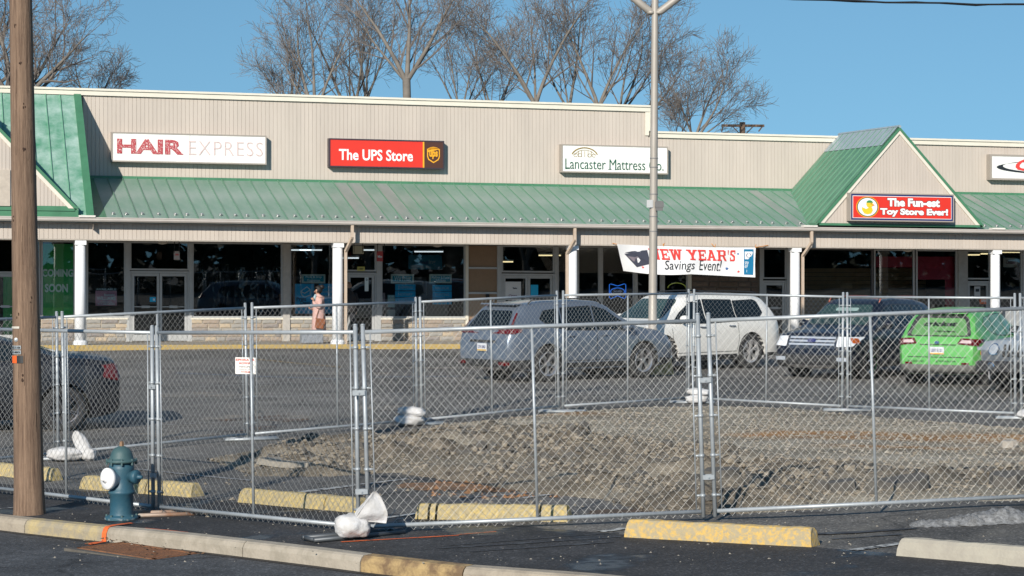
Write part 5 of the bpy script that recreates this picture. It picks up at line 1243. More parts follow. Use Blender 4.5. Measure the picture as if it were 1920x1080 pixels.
mb = MB(); mb.box(.02, .22, -.13, -.12, 3.75, 3.88); mb.box(.04, .20, -.12, -.06, 3.68, 3.9); mb.build('bracket', mat('dull bracket', (.12, .12, .12), .6), lp)
zt_ = 2.52+(485-16)/F*47.6
for s_, (dx, dz_) in enumerate(((-1.6, 1.25), (2.2, 1.25))):
    sgn = -1 if s_ == 0 else 1
    mb = MB(); mb.smooth = True; mb.tube([(sgn*.06, -.02*sgn, zt_), (sgn*.12, 0, zt_+.03), (dx*.5, 0, zt_+abs(dx)*.36), (dx, 0, zt_+abs(dx)*.55)], [.075, .085, .08, .07], 10); mb.lathe([(.10, -.03), (.10, .03)], 10, (sgn*.09, 0, zt_+.0)); mb.build('arm', M_pole, lp)
    mb = MB(); mb.bbox(dx-.15 if sgn > 0 else dx-.6, dx+.6 if sgn > 0 else dx+.15, -.2, .2, zt_+abs(dx)*.55-.05, zt_+abs(dx)*.55+.15, .05); mb.build('lamp_head', M_pole, lp)
# distant wooden pole with crossarm behind the roof
dp = thing('utility_pole', 'weathered wooden pole top with a crossarm showing above the roof', 'utility pole', (P(1392, 700).x*0+(1392-960)/F*95, 95, 0), .1)
mb = MB(); mb.smooth = True; zt_ = CH+(485-229)/F*95; mb.tube([(0, 0, 0), (0, 0, zt_)], [.18, .13], 10); mb.build('trunk', M_wood, dp)
zc = CH+(485-236)/F*95; mb = MB(); mb.box(-.95, .97, -.12, 0, zc-.05, zc+.06); mb.build('cross_arm', M_wood, dp)
mb = MB(); mb.tube([(-.45, -.08, zc-.05), (0, -.08, zc-.5)], .025, 5); mb.tube([(.45, -.08, zc-.05), (0, -.08, zc-.5)], .025, 5); mb.tube([(-.9, -.06, zc-.04), (-.95, -.06, zc-.28)], .03, 5); mb.tube([(.88, -.06, zc-.04), (.72, -.06, zc-.25)], .03, 5); mb.build('braces', M_wood, dp)
# ------------------------------------------------------------ vehicles
M_tyre = mat('tyre rubber', (.025, .025, .026), .85, var=.1, bump=.2); M_rim = mat('alloy rim', (.50, .50, .52), .3, metal=.8, var=.05); M_rimd = mat('rim dark back', (.02, .02, .02), .7, var=0)
M_clad = mat('black cladding', (.025, .026, .028), .6, var=.08); M_chrome = mat('chrome', (.75, .76, .78), .12, metal=1, var=0); M_tail = mat('tail light red', (.10, .006, .008), .2, var=.1, coat=.4); M_tailw = mat('tail light clear', (.55, .42, .42), .15, var=.1, coat=.5)
M_head = mat('headlight glass', (.55, .58, .60), .08, metal=.5, var=.2, scale=20); M_amber = mat('amber lens', (.7, .16, .02), .2, var=0); M_plate = mat('plate face', (.60, .62, .66), .5, var=.05); M_plateY = mat('plate gold', (.65, .40, .05), .5, var=0)
M_cglass = mat('tinted car glass', (.006, .010, .012), .05, var=0, spec=.6); M_cglass2 = mat('clear car glass', (.012, .025, .027), .06, var=0, spec=.6, col2=(.035, .070, .065), scale=1.4)
def lerp_tab(tab, x):
    if x <= tab[0][0]: return tab[0][1]
    for (a, va), (b, vb) in zip(tab[:-1], tab[1:]):
        if x <= b:
            t = (x-a)/(b-a) if b > a else 1; return va+(vb-va)*t
    return tab[-1][1]
def sm_tab(tab, x, w=.05): return (lerp_tab(tab, x-w)+2*lerp_tab(tab, x)+lerp_tab(tab, x+w))/4
def clip_cell(poly, x0, x1, y0, y1):
    for ax, lim, sg in ((0, x0, 1), (0, x1, -1), (1, y0, 1), (1, y1, -1)):
        out = []; n = len(poly)
        for i in range(n):
            a, b = poly[i], poly[(i+1) % n]; da, db = (a[ax]-lim)*sg, (b[ax]-lim)*sg
            if da >= 0: out.append(a)
            if da*db < 0: t = da/(da-db); out.append((a[0]+(b[0]-a[0])*t, a[1]+(b[1]-a[1])*t))
        poly = out
        if len(poly) < 3: return None
    return poly
def rounded(poly, r=.04, n=3):
    out = []; N = len(poly)
    for i in range(N):
        p0, p, p1 = Vector(poly[i-1]), Vector(poly[i]), Vector(poly[(i+1) % N])
        a = (p0-p); b = (p1-p); rr_ = min(r, a.length*.45, b.length*.45)
        A = p+a.normalized()*rr_; B = p+b.normalized()*rr_
        for k in range(n+1):
            t = k/n; q = A*(1-t)**2+p*2*t*(1-t)+B*t*t; out.append((q.x, q.y))
    return out
class Car:
    def __init__(s, name, label, cat, paint, L, Wd, WB, OVR, wr, top, belt, tumble=.22, clear=.22, endround=.16, noseH=None, seg=.07, wheelw=.22, group=None, plan=.5):
        s.root = thing(name, label, cat, group=group); s.L, s.W, s.WB, s.wr = L, Wd, WB, wr; s.paint = paint
        s.xr = OVR; s.xf = OVR+WB                     # axle positions from the rear end (x = 0)
        hw = Wd/2; st = []; x = 0
        xs_ = [0, .015, .04]+[i*seg for i in range(1, int(L/seg)) if i*seg > .05 and i*seg < L-.05]+[L-.04, L-.015, L]
        vs = []; N = None
        for x in xs_:
            zt = sm_tab(top, x, .03); zb_ = lerp_tab(belt, x); zb_ = min(zb_, zt-.07); h = zt-zb_
            e = min(x, L-x); wf = hw
            if e < plan: wf = hw*(1-endround*((plan-e)/plan)**2.6)
            gh = min(1, h/.5); cl = clear+ (.10*max(0, (.6-e)/.6)**2)
            if e < .04: cl += .03; zt -= .02*(1-e/.04)
            tb = tumble*gh
            sec = [(0, cl), (wf*.80, cl), (wf*.95, cl+.03), (wf*.985, cl+.13), (wf*1.0, cl+.32), (wf*.998, (cl+.32+zb_)/2+.06), (wf*.975, zb_-.02), (wf*.955, zb_+.03*gh+.005)]
            for q in (.3, .6, .85): sec.append((wf*(.955-.035*gh-tb*q), zb_+.03+(h-.06)*q))
            sec += [(wf*(.90-tb*1.0-.03), zb_+h-.035), (wf*(.80-tb*1.0), zt-.010), (wf*.4, zt+.006), (0, zt+.010)]
            ring = [(x, y, z) for y, z in sec]+[(x, -y, z) for y, z in sec[-2:0:-1]]
            N = len(ring); vs += ring
        n = len(xs_); fs = [(i*N+k, (i+1)*N+k, (i+1)*N+(k+1) % N, i*N+(k+1) % N) for i in range(n-1) for k in range(N)]
        fs += [tuple(range(N)), tuple(range((n-1)*N+N-1, (n-1)*N-1, -1))]
        me = bpy.data.meshes.new('body'); me.from_pydata(vs, [], fs); me.materials.append(paint)
        bm = bmesh.new(); bm.from_mesh(me); bmesh.ops.recalc_face_normals(bm, faces=bm.faces); bm.to_mesh(me); bm.free()
        s.bvh = BVHTree.FromPolygons([Vector(v) for v in vs], fs)
        o = bpy.data.objects.new('body', me); C.objects.link(o)
        cut = MB()
        for ax in (s.xr, s.xf):
            for sg in (-1, 1):
                cut.lathe([(wr+.055, -.2), (wr+.055, .25)], 28, (ax, sg*(hw-.05+.0), wr), axis='y')
        # y-axis lathe maps (r,z)->(y,z,x): rebuild orientation explicitly
        cut.v = []; cut.f = []; cut.m = []; cut.sm = []
        for ax in (s.xr, s.xf):
            for sg in (-1, 1):
                k = 28; v = []
                for yy in (sg*(hw-.28), sg*(hw+.2)):
                    for i in range(k): t = 2*PI*i/k; v.append((ax+(wr+.055)*math.cos(t), yy, wr+(wr+.055)*math.sin(t)))
                f = [(i, (i+1) % k, k+(i+1) % k, k+i) for i in range(k)]+[tuple(range(k-1, -1, -1)), tuple(range(k, 2*k))]
                cut.add(v, f)
        co = cut.build('cut', M_clad); cb = bmesh.new(); cb.from_mesh(co.data); bmesh.ops.recalc_face_normals(cb, faces=cb.faces); cb.to_mesh(co.data); cb.free()
        md = o.modifiers.new('b', 'BOOLEAN'); md.operation = 'DIFFERENCE'; md.object = co; md.solver = 'EXACT'
        dg = bpy.context.evaluated_depsgraph_get(); me2 = bpy.data.meshes.new_from_object(o.evaluated_get(dg)); me2.name = 'body'
        bpy.data.objects.remove(o); bpy.data.objects.remove(co)
        for p in me2.polygons: p.use_smooth = len(p.vertices) <= 5
        s.body = link(me2, 'body', s.root)
        ev = me2
        try: me2.set_sharp_from_angle(angle=R(35))
        except Exception: pass
        for ax in (s.xr, s.xf):
            for sg in (-1, 1):
                mb = MB(); k = 24; v = []
                for yy, rr_ in ((sg*(hw-.02), wr+.056), (sg*(hw-.275), wr+.05)):
                    for i in range(k): t = 2*PI*i/k; v.append((ax+rr_*math.cos(t), yy, wr+rr_*math.sin(t)))
                c0 = len(v); v.append((ax, sg*(hw-.275), wr))
                f = [(i, (i+1) % k, k+(i+1) % k, k+i) for i in range(k) if math.sin(2*PI*(i+.5)/k) > -.35]+[(k+i, k+(i+1) % k, c0) for i in range(k)]
                mb.add(v, f); mb.build('wheel_arch', M_rimd, s.root)
    def wheels(s, spokes=5, rimm=None, tyrem=None):
        rimm = rimm or M_rim; wr = s.wr; w0 = None
        for ax in (s.xr, s.xf):
            for sg in (-1, 1):
                wl_ = bpy.data.objects.new('wheel', s._wheel(spokes, rimm)) if w0 is None else w0.copy()
                C.objects.link(wl_); wl_.parent = s.root; wl_.location = (ax, sg*(s.W/2-.13), wr); wl_.rotation_euler = (0, .3*ax, 0 if sg > 0 else PI)
                if w0 is None:
                    w0 = wl_; s.w_rim = link(s._rim(spokes, rimm), 'rim', wl_)
                else:
                    r_ = s.w_rim.copy(); C.objects.link(r_); r_.parent = wl_
    def _wheel(s, sp, m):
        wr = s.wr; mb = MB(); mb.smooth = True; k = 28; prof = [(wr*.66, .09), (wr*.70, .115), (wr*.93, .115), (wr, .085), (wr, -.085), (wr*.93, -.115), (wr*.66, -.10)]; v = []
        for r_, y in prof:
            for i in range(k): t = 2*PI*i/k; v.append((r_*math.cos(t), y, r_*math.sin(t)))
        mb.add(v, [(j*k+i, j*k+(i+1) % k, (j+1)*k+(i+1) % k, (j+1)*k+i) for j in range(len(prof)-1) for i in range(k)])
        mb.smooth = False
        v = [(wr*.67*math.cos(2*PI*i/k), .0, wr*.67*math.sin(2*PI*i/k)) for i in range(k)]; mb.add(v, [tuple(range(k-1, -1, -1))], 1)
        me = bpy.data.meshes.new('wheel'); me.from_pydata(mb.v, [], mb.f); me.materials.append(M_tyre); me.materials.append(M_rimd); me.polygons.foreach_set('material_index', mb.m); me.polygons.foreach_set('use_smooth', mb.sm); return me
    def _rim(s, sp, m):
        wr = s.wr; mb = MB(); k = 28
        v = []
        for r_, y in ((wr*.70, .10), (wr*.66, .112), (wr*.60, .10), (wr*.58, .02)):
            for i in range(k): t = 2*PI*i/k; v.append((r_*math.cos(t), y, r_*math.sin(t)))
        mb.add(v, [(j*k+i, j*k+(i+1) % k, (j+1)*k+(i+1) % k, (j+1)*k+i) for j in range(3) for i in range(k)])
        for q in range(sp):
            for da in ((-.16, -.02), (.02, .16)):
                t = 2*PI*q/sp; a0, a1 = t+da[0], t+da[1]; b0, b1 = t+da[0]*.9+(-.03 if da[0] < 0 else .05), t+da[1]*.9+(-.05 if da[0] < 0 else .03)
                r0, r1 = wr*.12, wr*.62
                pts = [(r0*math.cos(a0*1), .085, r0*math.sin(a0)), (r1*math.cos(b0), .098, r1*math.sin(b0)), (r1*math.cos(b1), .098, r1*math.sin(b1)), (r0*math.cos(a1), .085, r0*math.sin(a1))]
                bk = [(x, .03, z) for x, y, z in pts]; mb.add(pts+bk, [(0, 1, 2, 3), (0, 4, 5, 1), (3, 2, 6, 7), (1, 5, 6, 2)])
        v = [(wr*.15*math.cos(2*PI*i/12), .10, wr*.15*math.sin(2*PI*i/12)) for i in range(12)]; v2 = [(x, .03, z) for x, y, z in v]
        mb.add(v+v2, [tuple(range(12))]+[(i, (i+1) % 12, 12+(i+1) % 12, 12+i) for i in range(12)])
        me = bpy.data.meshes.new('rim'); me.from_pydata(mb.v, [], mb.f); me.materials.append(m); return me
    def patch(s, name, view, poly, m, off=.006, cell=.06, both=True, rnd=.03, label=None, parent=None, smooth=True, th=.0):
        """polygon seen from a side ('L','R' in x,z), 'F'/'B' in (y,z) or 'T' in (x,y), laid onto the body"""
        outs = []; avoid = name == 'cladding'
        if avoid and max(p[0] for p in poly)-min(p[0] for p in poly) > s.WB+.1:
            for a, b in ((-1, s.xr), (s.xr, s.xf), (s.xf, s.L+1)):
                q = clip_cell(list(poly), a, b, -9, 9)
                if q: s.patch(name, view, q, m, off, cell, both, 0, label, parent)
            return []
        if avoid: cell = .045
        views = [view] if not (view in 'LR' and both) else ['L', 'R']
        for vw in views:
            pl = rounded(poly, rnd) if rnd else poly
            x0, x1 = min(p[0] for p in pl), max(p[0] for p in pl); y0, y1 = min(p[1] for p in pl), max(p[1] for p in pl)
            nx, ny = max(1, math.ceil((x1-x0)/cell)), max(1, math.ceil((y1-y0)/cell)); mb = MB(); mb.smooth = smooth; key = {}
            vs = []; fs = []
            def vert(p):
                kx = (round(p[0], 4), round(p[1], 4))
                if kx in key: return key[kx]
                if vw == 'L': o, d = Vector((p[0], 3, p[1])), Vector((0, -1, 0))
                elif vw == 'R': o, d = Vector((p[0], -3, p[1])), Vector((0, 1, 0))
                elif vw == 'F': o, d = Vector((s.L+2, p[0], p[1])), Vector((-1, 0, 0))
                elif vw == 'B': o, d = Vector((-2, p[0], p[1])), Vector((1, 0, 0))
                else: o, d = Vector((p[0], p[1], 4)), Vector((0, 0, -1))
                loc, nrm, _, _ = s.bvh.ray_cast(o, d)
                if loc is None: key[kx] = None; return None
                if nrm.dot(d) > 0: nrm = -nrm
                q = loc-d*off*.7+nrm*off*.6; key[kx] = len(vs); vs.append(tuple(q)); return key[kx]
            for i in range(nx):
                for j in range(ny):
                    c = clip_cell(pl, x0+(x1-x0)*i/nx, x0+(x1-x0)*(i+1)/nx, y0+(y1-y0)*j/ny, y0+(y1-y0)*(j+1)/ny)
                    if not c: continue
                    if avoid and any(math.hypot(p[0]-ax, p[1]-s.wr) < s.wr+.05 for ax in (s.xr, s.xf) for p in c): continue
                    ids = [vert(p) for p in c]; ids = [q for k_, q in enumerate(ids) if q is not None and q not in ids[:k_]]
                    if len(ids) >= 3: fs.append(ids if vw in ('R', 'F', 'T') else ids[::-1])
            if not fs: continue
            mb.add(vs, fs); outs.append(mb.build(name, m, parent or s.root, label=label))
        return outs
    def seam(s, pts, view='L', w=.012, m=None):
        for a, b in zip(pts[:-1], pts[1:]):
            a, b = Vector(a), Vector(b); d = (b-a).normalized(); n = Vector((-d.y, d.x))*w/2
            s.patch('door_seam', view, [tuple(a-n), tuple(b-n), tuple(b+n), tuple(a+n)], m or M_rimd, off=.004, rnd=0, cell=.1)
    def place(s, wheel, px_, py_, heading, dx=0, dz=0):
        """stand the car so that the named wheel ('rr','rl','fr','fl') touches the ground seen at a pixel"""
        q = P(px_, py_); h = R(heading); lx = s.xr if wheel[0] == 'r' else s.xf; ly = -(s.W/2-.1) if wheel[1] == 'r' else (s.W/2-.1)
        ox, oy = q.x-(lx*math.cos(h)-ly*math.sin(h)), q.y-(lx*math.sin(h)+ly*math.cos(h))
        cx, cy = ox+s.L/2*math.cos(h), oy+s.L/2*math.sin(h)
        s.root.location = (ox, oy, q.z+dz); s.root.rotation_euler = (0, 0, h)
def plate(c, x, y, z, view, txt='LYX 7108'):
    mb = MB(); sgn = -1 if view == 'B' else 1
    r_ = MB(); r_.box(x-.006, x+.006, y-.155, y+.155, z-.078, z+.078); p = r_.build('license_plate', M_plate, c.root)
    mb.box(x+sgn*.0061, x+sgn*.009, y-.15, y+.15, z-.074, z-.045); mb.build('gold_band', M_plateY, p)
    q = MB(); lettering(q, txt, -.12, .12, -.03, .035, 0, bold=.02, t=.002)
    q.v = [(x+sgn*(.007-yy), y+(-xx if view == 'B' else xx), z+zz_+.005) for xx, yy, zz_ in q.v]; q.build('lettering', M_navy, p)
def mirrors(c, x, z, m, yo=.12):
    for sg in (-1, 1):
        y = sg*(c.W/2-.04); mb = MB(); mb.smooth = True
        v = []; k = 12
        for t_, sc in ((-.10, .5), (-.06, .9), (0, 1), (.06, .9), (.11, .45)):
            for i in range(k): a = 2*PI*i/k; v.append((x+t_, y+sg*yo+math.cos(a)*.115*sc, z+math.sin(a)*.085*sc))
        mb.add(v, [(j*k+i, j*k+(i+1) % k, (j+1)*k+(i+1) % k, (j+1)*k+i) for j in range(4) for i in range(k)]+[tuple(range(k-1, -1, -1)), tuple(range(4*k, 5*k))])
        mr = mb.build('side_mirror', m, c.root); mb = MB(); mb.box(x-.03, x+.03, min(y-.02*sg, y+sg*yo), max(y-.02*sg, y+sg*yo), z-.07, z-.04); mb.build('mirror_arm', M_clad, mr)
def rails(c, x0, x1, yy, z, m, bow=.03):
    for sg in (-1, 1):
        mb = MB(); mb.smooth = True; n = 10
        pts = [(x0, sg*yy, z-.05)]+[(x0+.1+(x1-x0-.2)*i/n, sg*yy, z+bow*math.sin(PI*i/n)+.03) for i in range(n+1)]+[(x1, sg*yy, z-.07)]
        mb.tube(pts, .016, 6); mb.build('roof_rail', m, c.root)
def common(c, windows, shield, rear, lower_z=.42, seams=(), handles=(), glassm=None, glassw=None):
    for pl in windows: 
        c.patch('window_trim', 'L', [((x-sum(p[0] for p in pl)/len(pl))*1.03+sum(p[0] for p in pl)/len(pl), (z-sum(p[1] for p in pl)/len(pl))*1.07+sum(p[1] for p in pl)/len(pl)) for x, z in pl], M_clad, off=.003)
        c.patch('side_window', 'L', pl, glassm or M_cglass, off=.007)
    if shield: c.patch('windshield', 'F', shield, glassw or M_cglass2, off=.007, rnd=.08)
    if rear: c.patch('rear_window', 'B', rear, glassm or M_cglass, off=.007, rnd=.08)
    for z in seams: c.seam(z)
    for x, z in handles:
        for sg in (-1, 1):
            loc, nrm, _, _ = c.bvh.ray_cast(Vector((x, sg*3, z)), Vector((0, -sg, 0)))
            if loc: mb = MB(); y = loc.y; mb.tube([(x-.10, y, z), (x-.09, y+sg*.03, z+.005), (x+.08, y+sg*.03, z+.01), (x+.09, y, z+.01)], .013, 6); mb.build('door_handle', c.paint if c.paint.name != 'white pearl' else M_chrome, c.root)
def cuv_top(L, H): 
    k = L/4.6; h = H/1.68
    return [(0, .90*h), (.02, .98*h), (.06*k, 1.06*h), (.42*k, 1.52*h), (.55*k, 1.60*h), (1.2*k, 1.665*h), (2.0*k, 1.68*h), (2.6*k, 1.645*h), (2.85*k, 1.56*h), (3.50*k, 1.16*h), (3.62*k, 1.11*h), (4.15*k, 1.03*h), (4.42*k, .94*h), (4.54*k, .84*h), (L, .72*h)]
# silver crossover, rear three-quarter view
Mp = mat('silver blue paint', (.12, .15, .195), .32, metal=.3, var=.03, coat=.6)
c = Car('parked_car', 'silver grey crossover seen from behind, in front of the white car', 'car', Mp, 4.6, 1.85, 2.66, 1.0, .37, cuv_top(4.6, 1.68), [(0, 1.02), (1.0, 1.06), (3.6, .98), (4.6, .74)])
c.wheels(5); common(c, [[(.86, 1.30), (1.02, 1.17), (1.42, 1.08), (1.42, 1.50), (1.0, 1.46)], [(1.47, 1.07), (2.30, 1.05), (2.30, 1.54), (1.47, 1.51)], [(2.36, 1.05), (3.42, 1.05), (3.0, 1.30), (2.72, 1.46), (2.36, 1.54)]],
    [(-.66, 1.14), (.66, 1.14), (.52, 1.52), (-.52, 1.52)], [(-.66, 1.10), (.66, 1.10), (.52, 1.47), (-.52, 1.47)], seams=([(1.44, 1.02), (1.40, .7), (1.36, .45)], [(2.33, 1.03), (2.30, .42), ], [(3.50, 1.0), (3.46, .45)], [(1.36, .42), (3.46, .42)]), handles=((1.62, .93), (2.52, .93)))
c.patch('cladding', 'L', [(.05, .24), (4.5, .24), (4.5, .40), (3.95, .44), (3.2, .38), (1.5, .38), (.7, .48), (.05, .46)], M_clad, off=.008, rnd=0)
c.patch('rear_bumper', 'B', [(-.86, .26), (.86, .26), (.86, .47), (-.86, .47)], M_clad, off=.02, rnd=.03)
c.patch('skid_plate', 'B', [(-.55, .27), (.55, .27), (.60, .33), (-.60, .33)], M_chrome, off=.035, rnd=.02)
for sg in (-1, 1):
    c.patch('taillight', 'B', [(sg*.60, 1.0), (sg*.86, 1.0), (sg*.79, 1.12), (sg*.665, 1.42), (sg*.635, 1.42), (sg*.74, 1.10), (sg*.60, 1.05)][::(1 if sg > 0 else -1)], M_tail, off=.02, rnd=.01, cell=.03)
    c.patch('reflector', 'B', [(sg*.55, .37), (sg*.80, .37), (sg*.80, .43), (sg*.55, .43)][::sg], M_tail, off=.03, rnd=.01)
c.patch('taillight', 'L', [(.03, 1.0), (.28, 1.03), (.34, 1.09), (.10, 1.12)], M_tail, off=.012, rnd=.01, cell=.03)
c.patch('garnish', 'B', [(-.42, .82), (.42, .82), (.42, .87), (-.42, .87)], M_clad, off=.015, rnd=.01); plate(c, -.035, 0, .72, 'B', 'LYH 3062')
mb = MB(); mb.bbox(.36, .62, -.55, .55, 1.585, 1.615, .01); mb.build('spoiler', Mp, c.root); rails(c, .7, 2.7, .60, 1.655, M_clad, .02); mirrors(c, 3.1, 1.10, Mp)
c.place('rr', 1024, 716, 39)
# white SUV, facing left
Mpw = mat('white pearl', (.74, .73, .69), .3, var=.03, coat=.5)
tw = [(0, .95), (.02, 1.05), (.08, 1.12), (.30, 1.50), (.45, 1.66), (.9, 1.74), (2.0, 1.77), (2.9, 1.75), (3.15, 1.68), (3.85, 1.22), (4.0, 1.15), (4.6, 1.08), (4.86, 1.0), (4.96, .86), (5.02, .72)]
c = Car('parked_car', 'white seven seat SUV facing left behind the light pole', 'car', Mpw, 5.02, 1.96, 2.90, 1.12, .40, tw, [(0, 1.10), (1.2, 1.12), (4.0, 1.02), (5.02, .76)])
c.wheels(6, mat('white SUV alloy', (.62, .62, .62), .25, metal=.6, var=.05)); common(c, [[(.62, 1.30), (.80, 1.20), (1.55, 1.13), (1.55, 1.58), (.86, 1.60), (.72, 1.55)], [(1.60, 1.12), (2.55, 1.09), (2.55, 1.62), (1.60, 1.60)], [(2.61, 1.09), (3.70, 1.10), (3.35, 1.34), (3.0, 1.55), (2.61, 1.62)]],
    [(-.72, 1.20), (.72, 1.20), (.58, 1.64), (-.58, 1.64)], [(-.7, 1.15), (.7, 1.15), (.56, 1.55), (-.56, 1.55)], seams=([(1.58, 1.08), (1.55, .7), (1.62, .45)], [(2.58, 1.05), (2.55, .42)], [(3.75, 1.04), (3.72, .45)], [(1.62, .42), (3.72, .42)]), handles=((1.78, 1.0), (2.75, .99)))
c.patch('cladding', 'L', [(.05, .25), (4.9, .25), (4.9, .36), (.05, .36)], M_clad, off=.006, rnd=0)
for sg in (-1, 1): c.patch('headlight', 'F', [(sg*.55, .82), (sg*.93, .88), (sg*.93, 1.0), (sg*.60, .95)][::sg], M_head, off=.012, rnd=.02)
c.patch('grille', 'F', [(-.42, .62), (.42, .62), (.50, .92), (-.50, .92)], M_clad, off=.01); c.patch('grille_bar', 'F', [(-.46, .86), (.46, .86), (.5, .93), (-.5, .93)], M_chrome, off=.02)
rails(c, .6, 3.0, .66, 1.745, M_clad, .04); mirrors(c, 3.45, 1.20, Mpw)
c.place('rl', 1404, 690, 180+41)
# dark blue SUV
Mpb = mat('dark blue paint', (.003, .006, .016), .3, metal=.1, var=.03, coat=.25)
tb = [(0, .95), (.02, 1.05), (.08, 1.12), (.38, 1.52), (.5, 1.63), (1.0, 1.70), (2.0, 1.74), (2.7, 1.71), (2.95, 1.62), (3.62, 1.18), (3.75, 1.13), (4.3, 1.07), (4.62, 1.0), (4.74, .88), (4.80, .72)]
c = Car('parked_car', 'dark blue SUV with chrome grille and shining headlight facing left', 'car', Mpb, 4.8, 1.93, 2.82, 1.0, .40, tb, [(0, 1.08), (1.0, 1.12), (3.75, 1.02), (4.8, .76)], plan=.35, endround=.12)
c.wheels(5, M_chrome); common(c, [[(.70, 1.28), (.9, 1.19), (1.45, 1.13), (1.45, 1.56), (.9, 1.55)], [(1.50, 1.12), (2.40, 1.09), (2.40, 1.59), (1.50, 1.57)], [(2.46, 1.09), (3.50, 1.09), (3.15, 1.32), (2.8, 1.52), (2.46, 1.59)]],
    [(-.72, 1.17), (.72, 1.17), (.57, 1.60), (-.57, 1.60)], None, seams=([(1.48, 1.08), (1.44, .45)], [(2.43, 1.05), (2.40, .42)], [(3.58, 1.04), (3.55, .45)]), handles=((1.65, .98), (2.6, .97)))
c.patch('cladding', 'L', [(.05, .25), (4.7, .25), (4.7, .40), (4.2, .46), (3.4, .38), (1.4, .38), (.7, .46), (.05, .40)], M_clad, off=.006, rnd=0)
c.patch('front_bumper', 'F', [(-.9, .27), (.9, .27), (.9, .55), (-.9, .55)], M_clad, off=.015)
M_brm = mat('bright trim', (.50, .55, .62), .25, metal=.35, var=0)
for k, z in enumerate((.77, .84, .91)): c.patch('grille_bar', 'F', [(-.55, z-.02), (.55, z-.02), (.55, z+.02), (-.55, z+.02)], M_brm, off=.02, rnd=0)
c.patch('grille', 'F', [(-.58, .68), (.58, .68), (.60, .96), (-.60, .96)], mat('chrome grille mesh', (.05, .065, .09), .35, metal=.5, var=.1), off=.01)
for sg in (-1, 1):
    c.patch('headlight', 'F', [(sg*.60, .72), (sg*.94, .74), (sg*.94, .93), (sg*.60, .94)][::sg], mat('bright headlight', (.80, .82, .84), .08, metal=.2, var=.1, scale=20), off=.02, rnd=.03); c.patch('turn_signal', 'L', [(4.40, .80), (4.66, .80), (4.66, .92), (4.40, .90)], M_amber, off=.014, rnd=.02)
    c.patch('fog_lamp', 'F', [(sg*.62, .42), (sg*.86, .42), (sg*.86, .50), (sg*.62, .50)][::sg], M_brm, off=.03, rnd=.02)
c.patch('skid_plate', 'F', [(-.5, .28), (.5, .28), (.55, .34), (-.55, .34)], M_chrome, off=.03, rnd=.02)
c.patch('oval_badge', 'F', ell(0, .85, .10, .045, 14), M_navy, off=.035, rnd=0)
c.patch('glare_screen', 'F', [(-.25, 1.46), (.30, 1.46), (.30, 1.53), (-.25, 1.53)], mat('pale mirror', (.25, .35, .33), .4), off=.012)
mirrors(c, 3.2, 1.18, Mpb); rails(c, .7, 2.8, .62, 1.72, mat('reddish roof rail', (.30, .08, .05), .4), .02)
mb = MB(); mb.tube([(2.6, .5, 1.70), (2.35, .5, 2.05)], .006, 5); mb.build('antenna', M_black, c.root)
c.place('fl', 1628, 711, 180+54)
# green crossover with lettering
Mpg = mat('lime green wrap', (.10, .38, .085), .38, var=.06, coat=.3); Mpg2 = mat('green film glass', (.11, .27, .09), .3, var=.06, coat=.3)
c = Car('parked_car', 'lime green hatchback with dark script lettering on its rear window', 'car', Mpg, 4.46, 1.80, 2.66, .88, .365, cuv_top(4.46, 1.60), [(0, .98), (1.0, 1.02), (3.5, .94), (4.46, .72)])
c.wheels(5, M_rim); common(c, [[(.80, 1.26), (1.0, 1.13), (1.36, 1.05), (1.36, 1.43), (1.0, 1.40)], [(1.42, 1.04), (2.22, 1.01), (2.22, 1.47), (1.42, 1.44)], [(2.28, 1.01), (3.30, 1.01), (2.9, 1.25), (2.62, 1.40), (2.28, 1.47)]], [(-.64, 1.10), (.64, 1.10), (.5, 1.45), (-.5, 1.45)], None, seams=([(1.39, .98), (1.36, .45)], [(2.25, .97), (2.22, .42)]), handles=((1.6, .88),), glassm=Mpg2)
c.patch('window_trim', 'B', [(-.70, 1.03), (.70, 1.03), (.56, 1.45), (-.56, 1.45)], M_clad, off=.006, rnd=.08)
c.patch('rear_window', 'B', [(-.63, 1.05), (.60, 1.05), (.47, 1.40), (-.50, 1.40)], Mpg2, off=.014, rnd=.08)
c.patch('cladding', 'L', [(.03, .24), (4.4, .24), (4.4, .40), (3.95, .48), (3.2, .36), (1.5, .36), (.7, .50), (.03, .44)], M_clad, off=.008, rnd=0)
c.patch('rear_bumper', 'B', [(-.84, .26), (.84, .26), (.80, .45), (-.80, .45)], mat('dusty bumper', (.12, .12, .11), .7), off=.02)
for sg in (-1, 1):
    c.patch('taillight', 'B', [(sg*.42, .88), (sg*.84, .84), (sg*.86, .98), (sg*.50, 1.0)][::sg], M_tail, off=.016, rnd=.02, cell=.03); c.patch('clear_lens', 'B', [(sg*.48, .90), (sg*.72, .89), (sg*.72, .95), (sg*.53, .96)][::sg], M_tailw, off=.024, rnd=.01, cell=.03)
    c.patch('reflector', 'B', [(sg*.52, .46), (sg*.68, .46), (sg*.68, .50), (sg*.52, .50)][::sg], M_tail, off=.026, rnd=.01)
c.patch('taillight', 'L', [(.04, .86), (.34, .93), (.40, .98), (.10, .98)], M_tail, off=.016, rnd=.01, cell=.03)
c.patch('lid_seam', 'B', [(-.62, .60), (.62, .60), (.62, .612), (-.62, .612)], M_rimd, off=.01, rnd=0); c.patch('lid_seam', 'B', [(-.40, .855), (.36, .855), (.36, .87), (-.40, .87)], M_rimd, off=.01, rnd=0)
plate(c, -.03, 0, .74, 'B', 'LBX 5121')
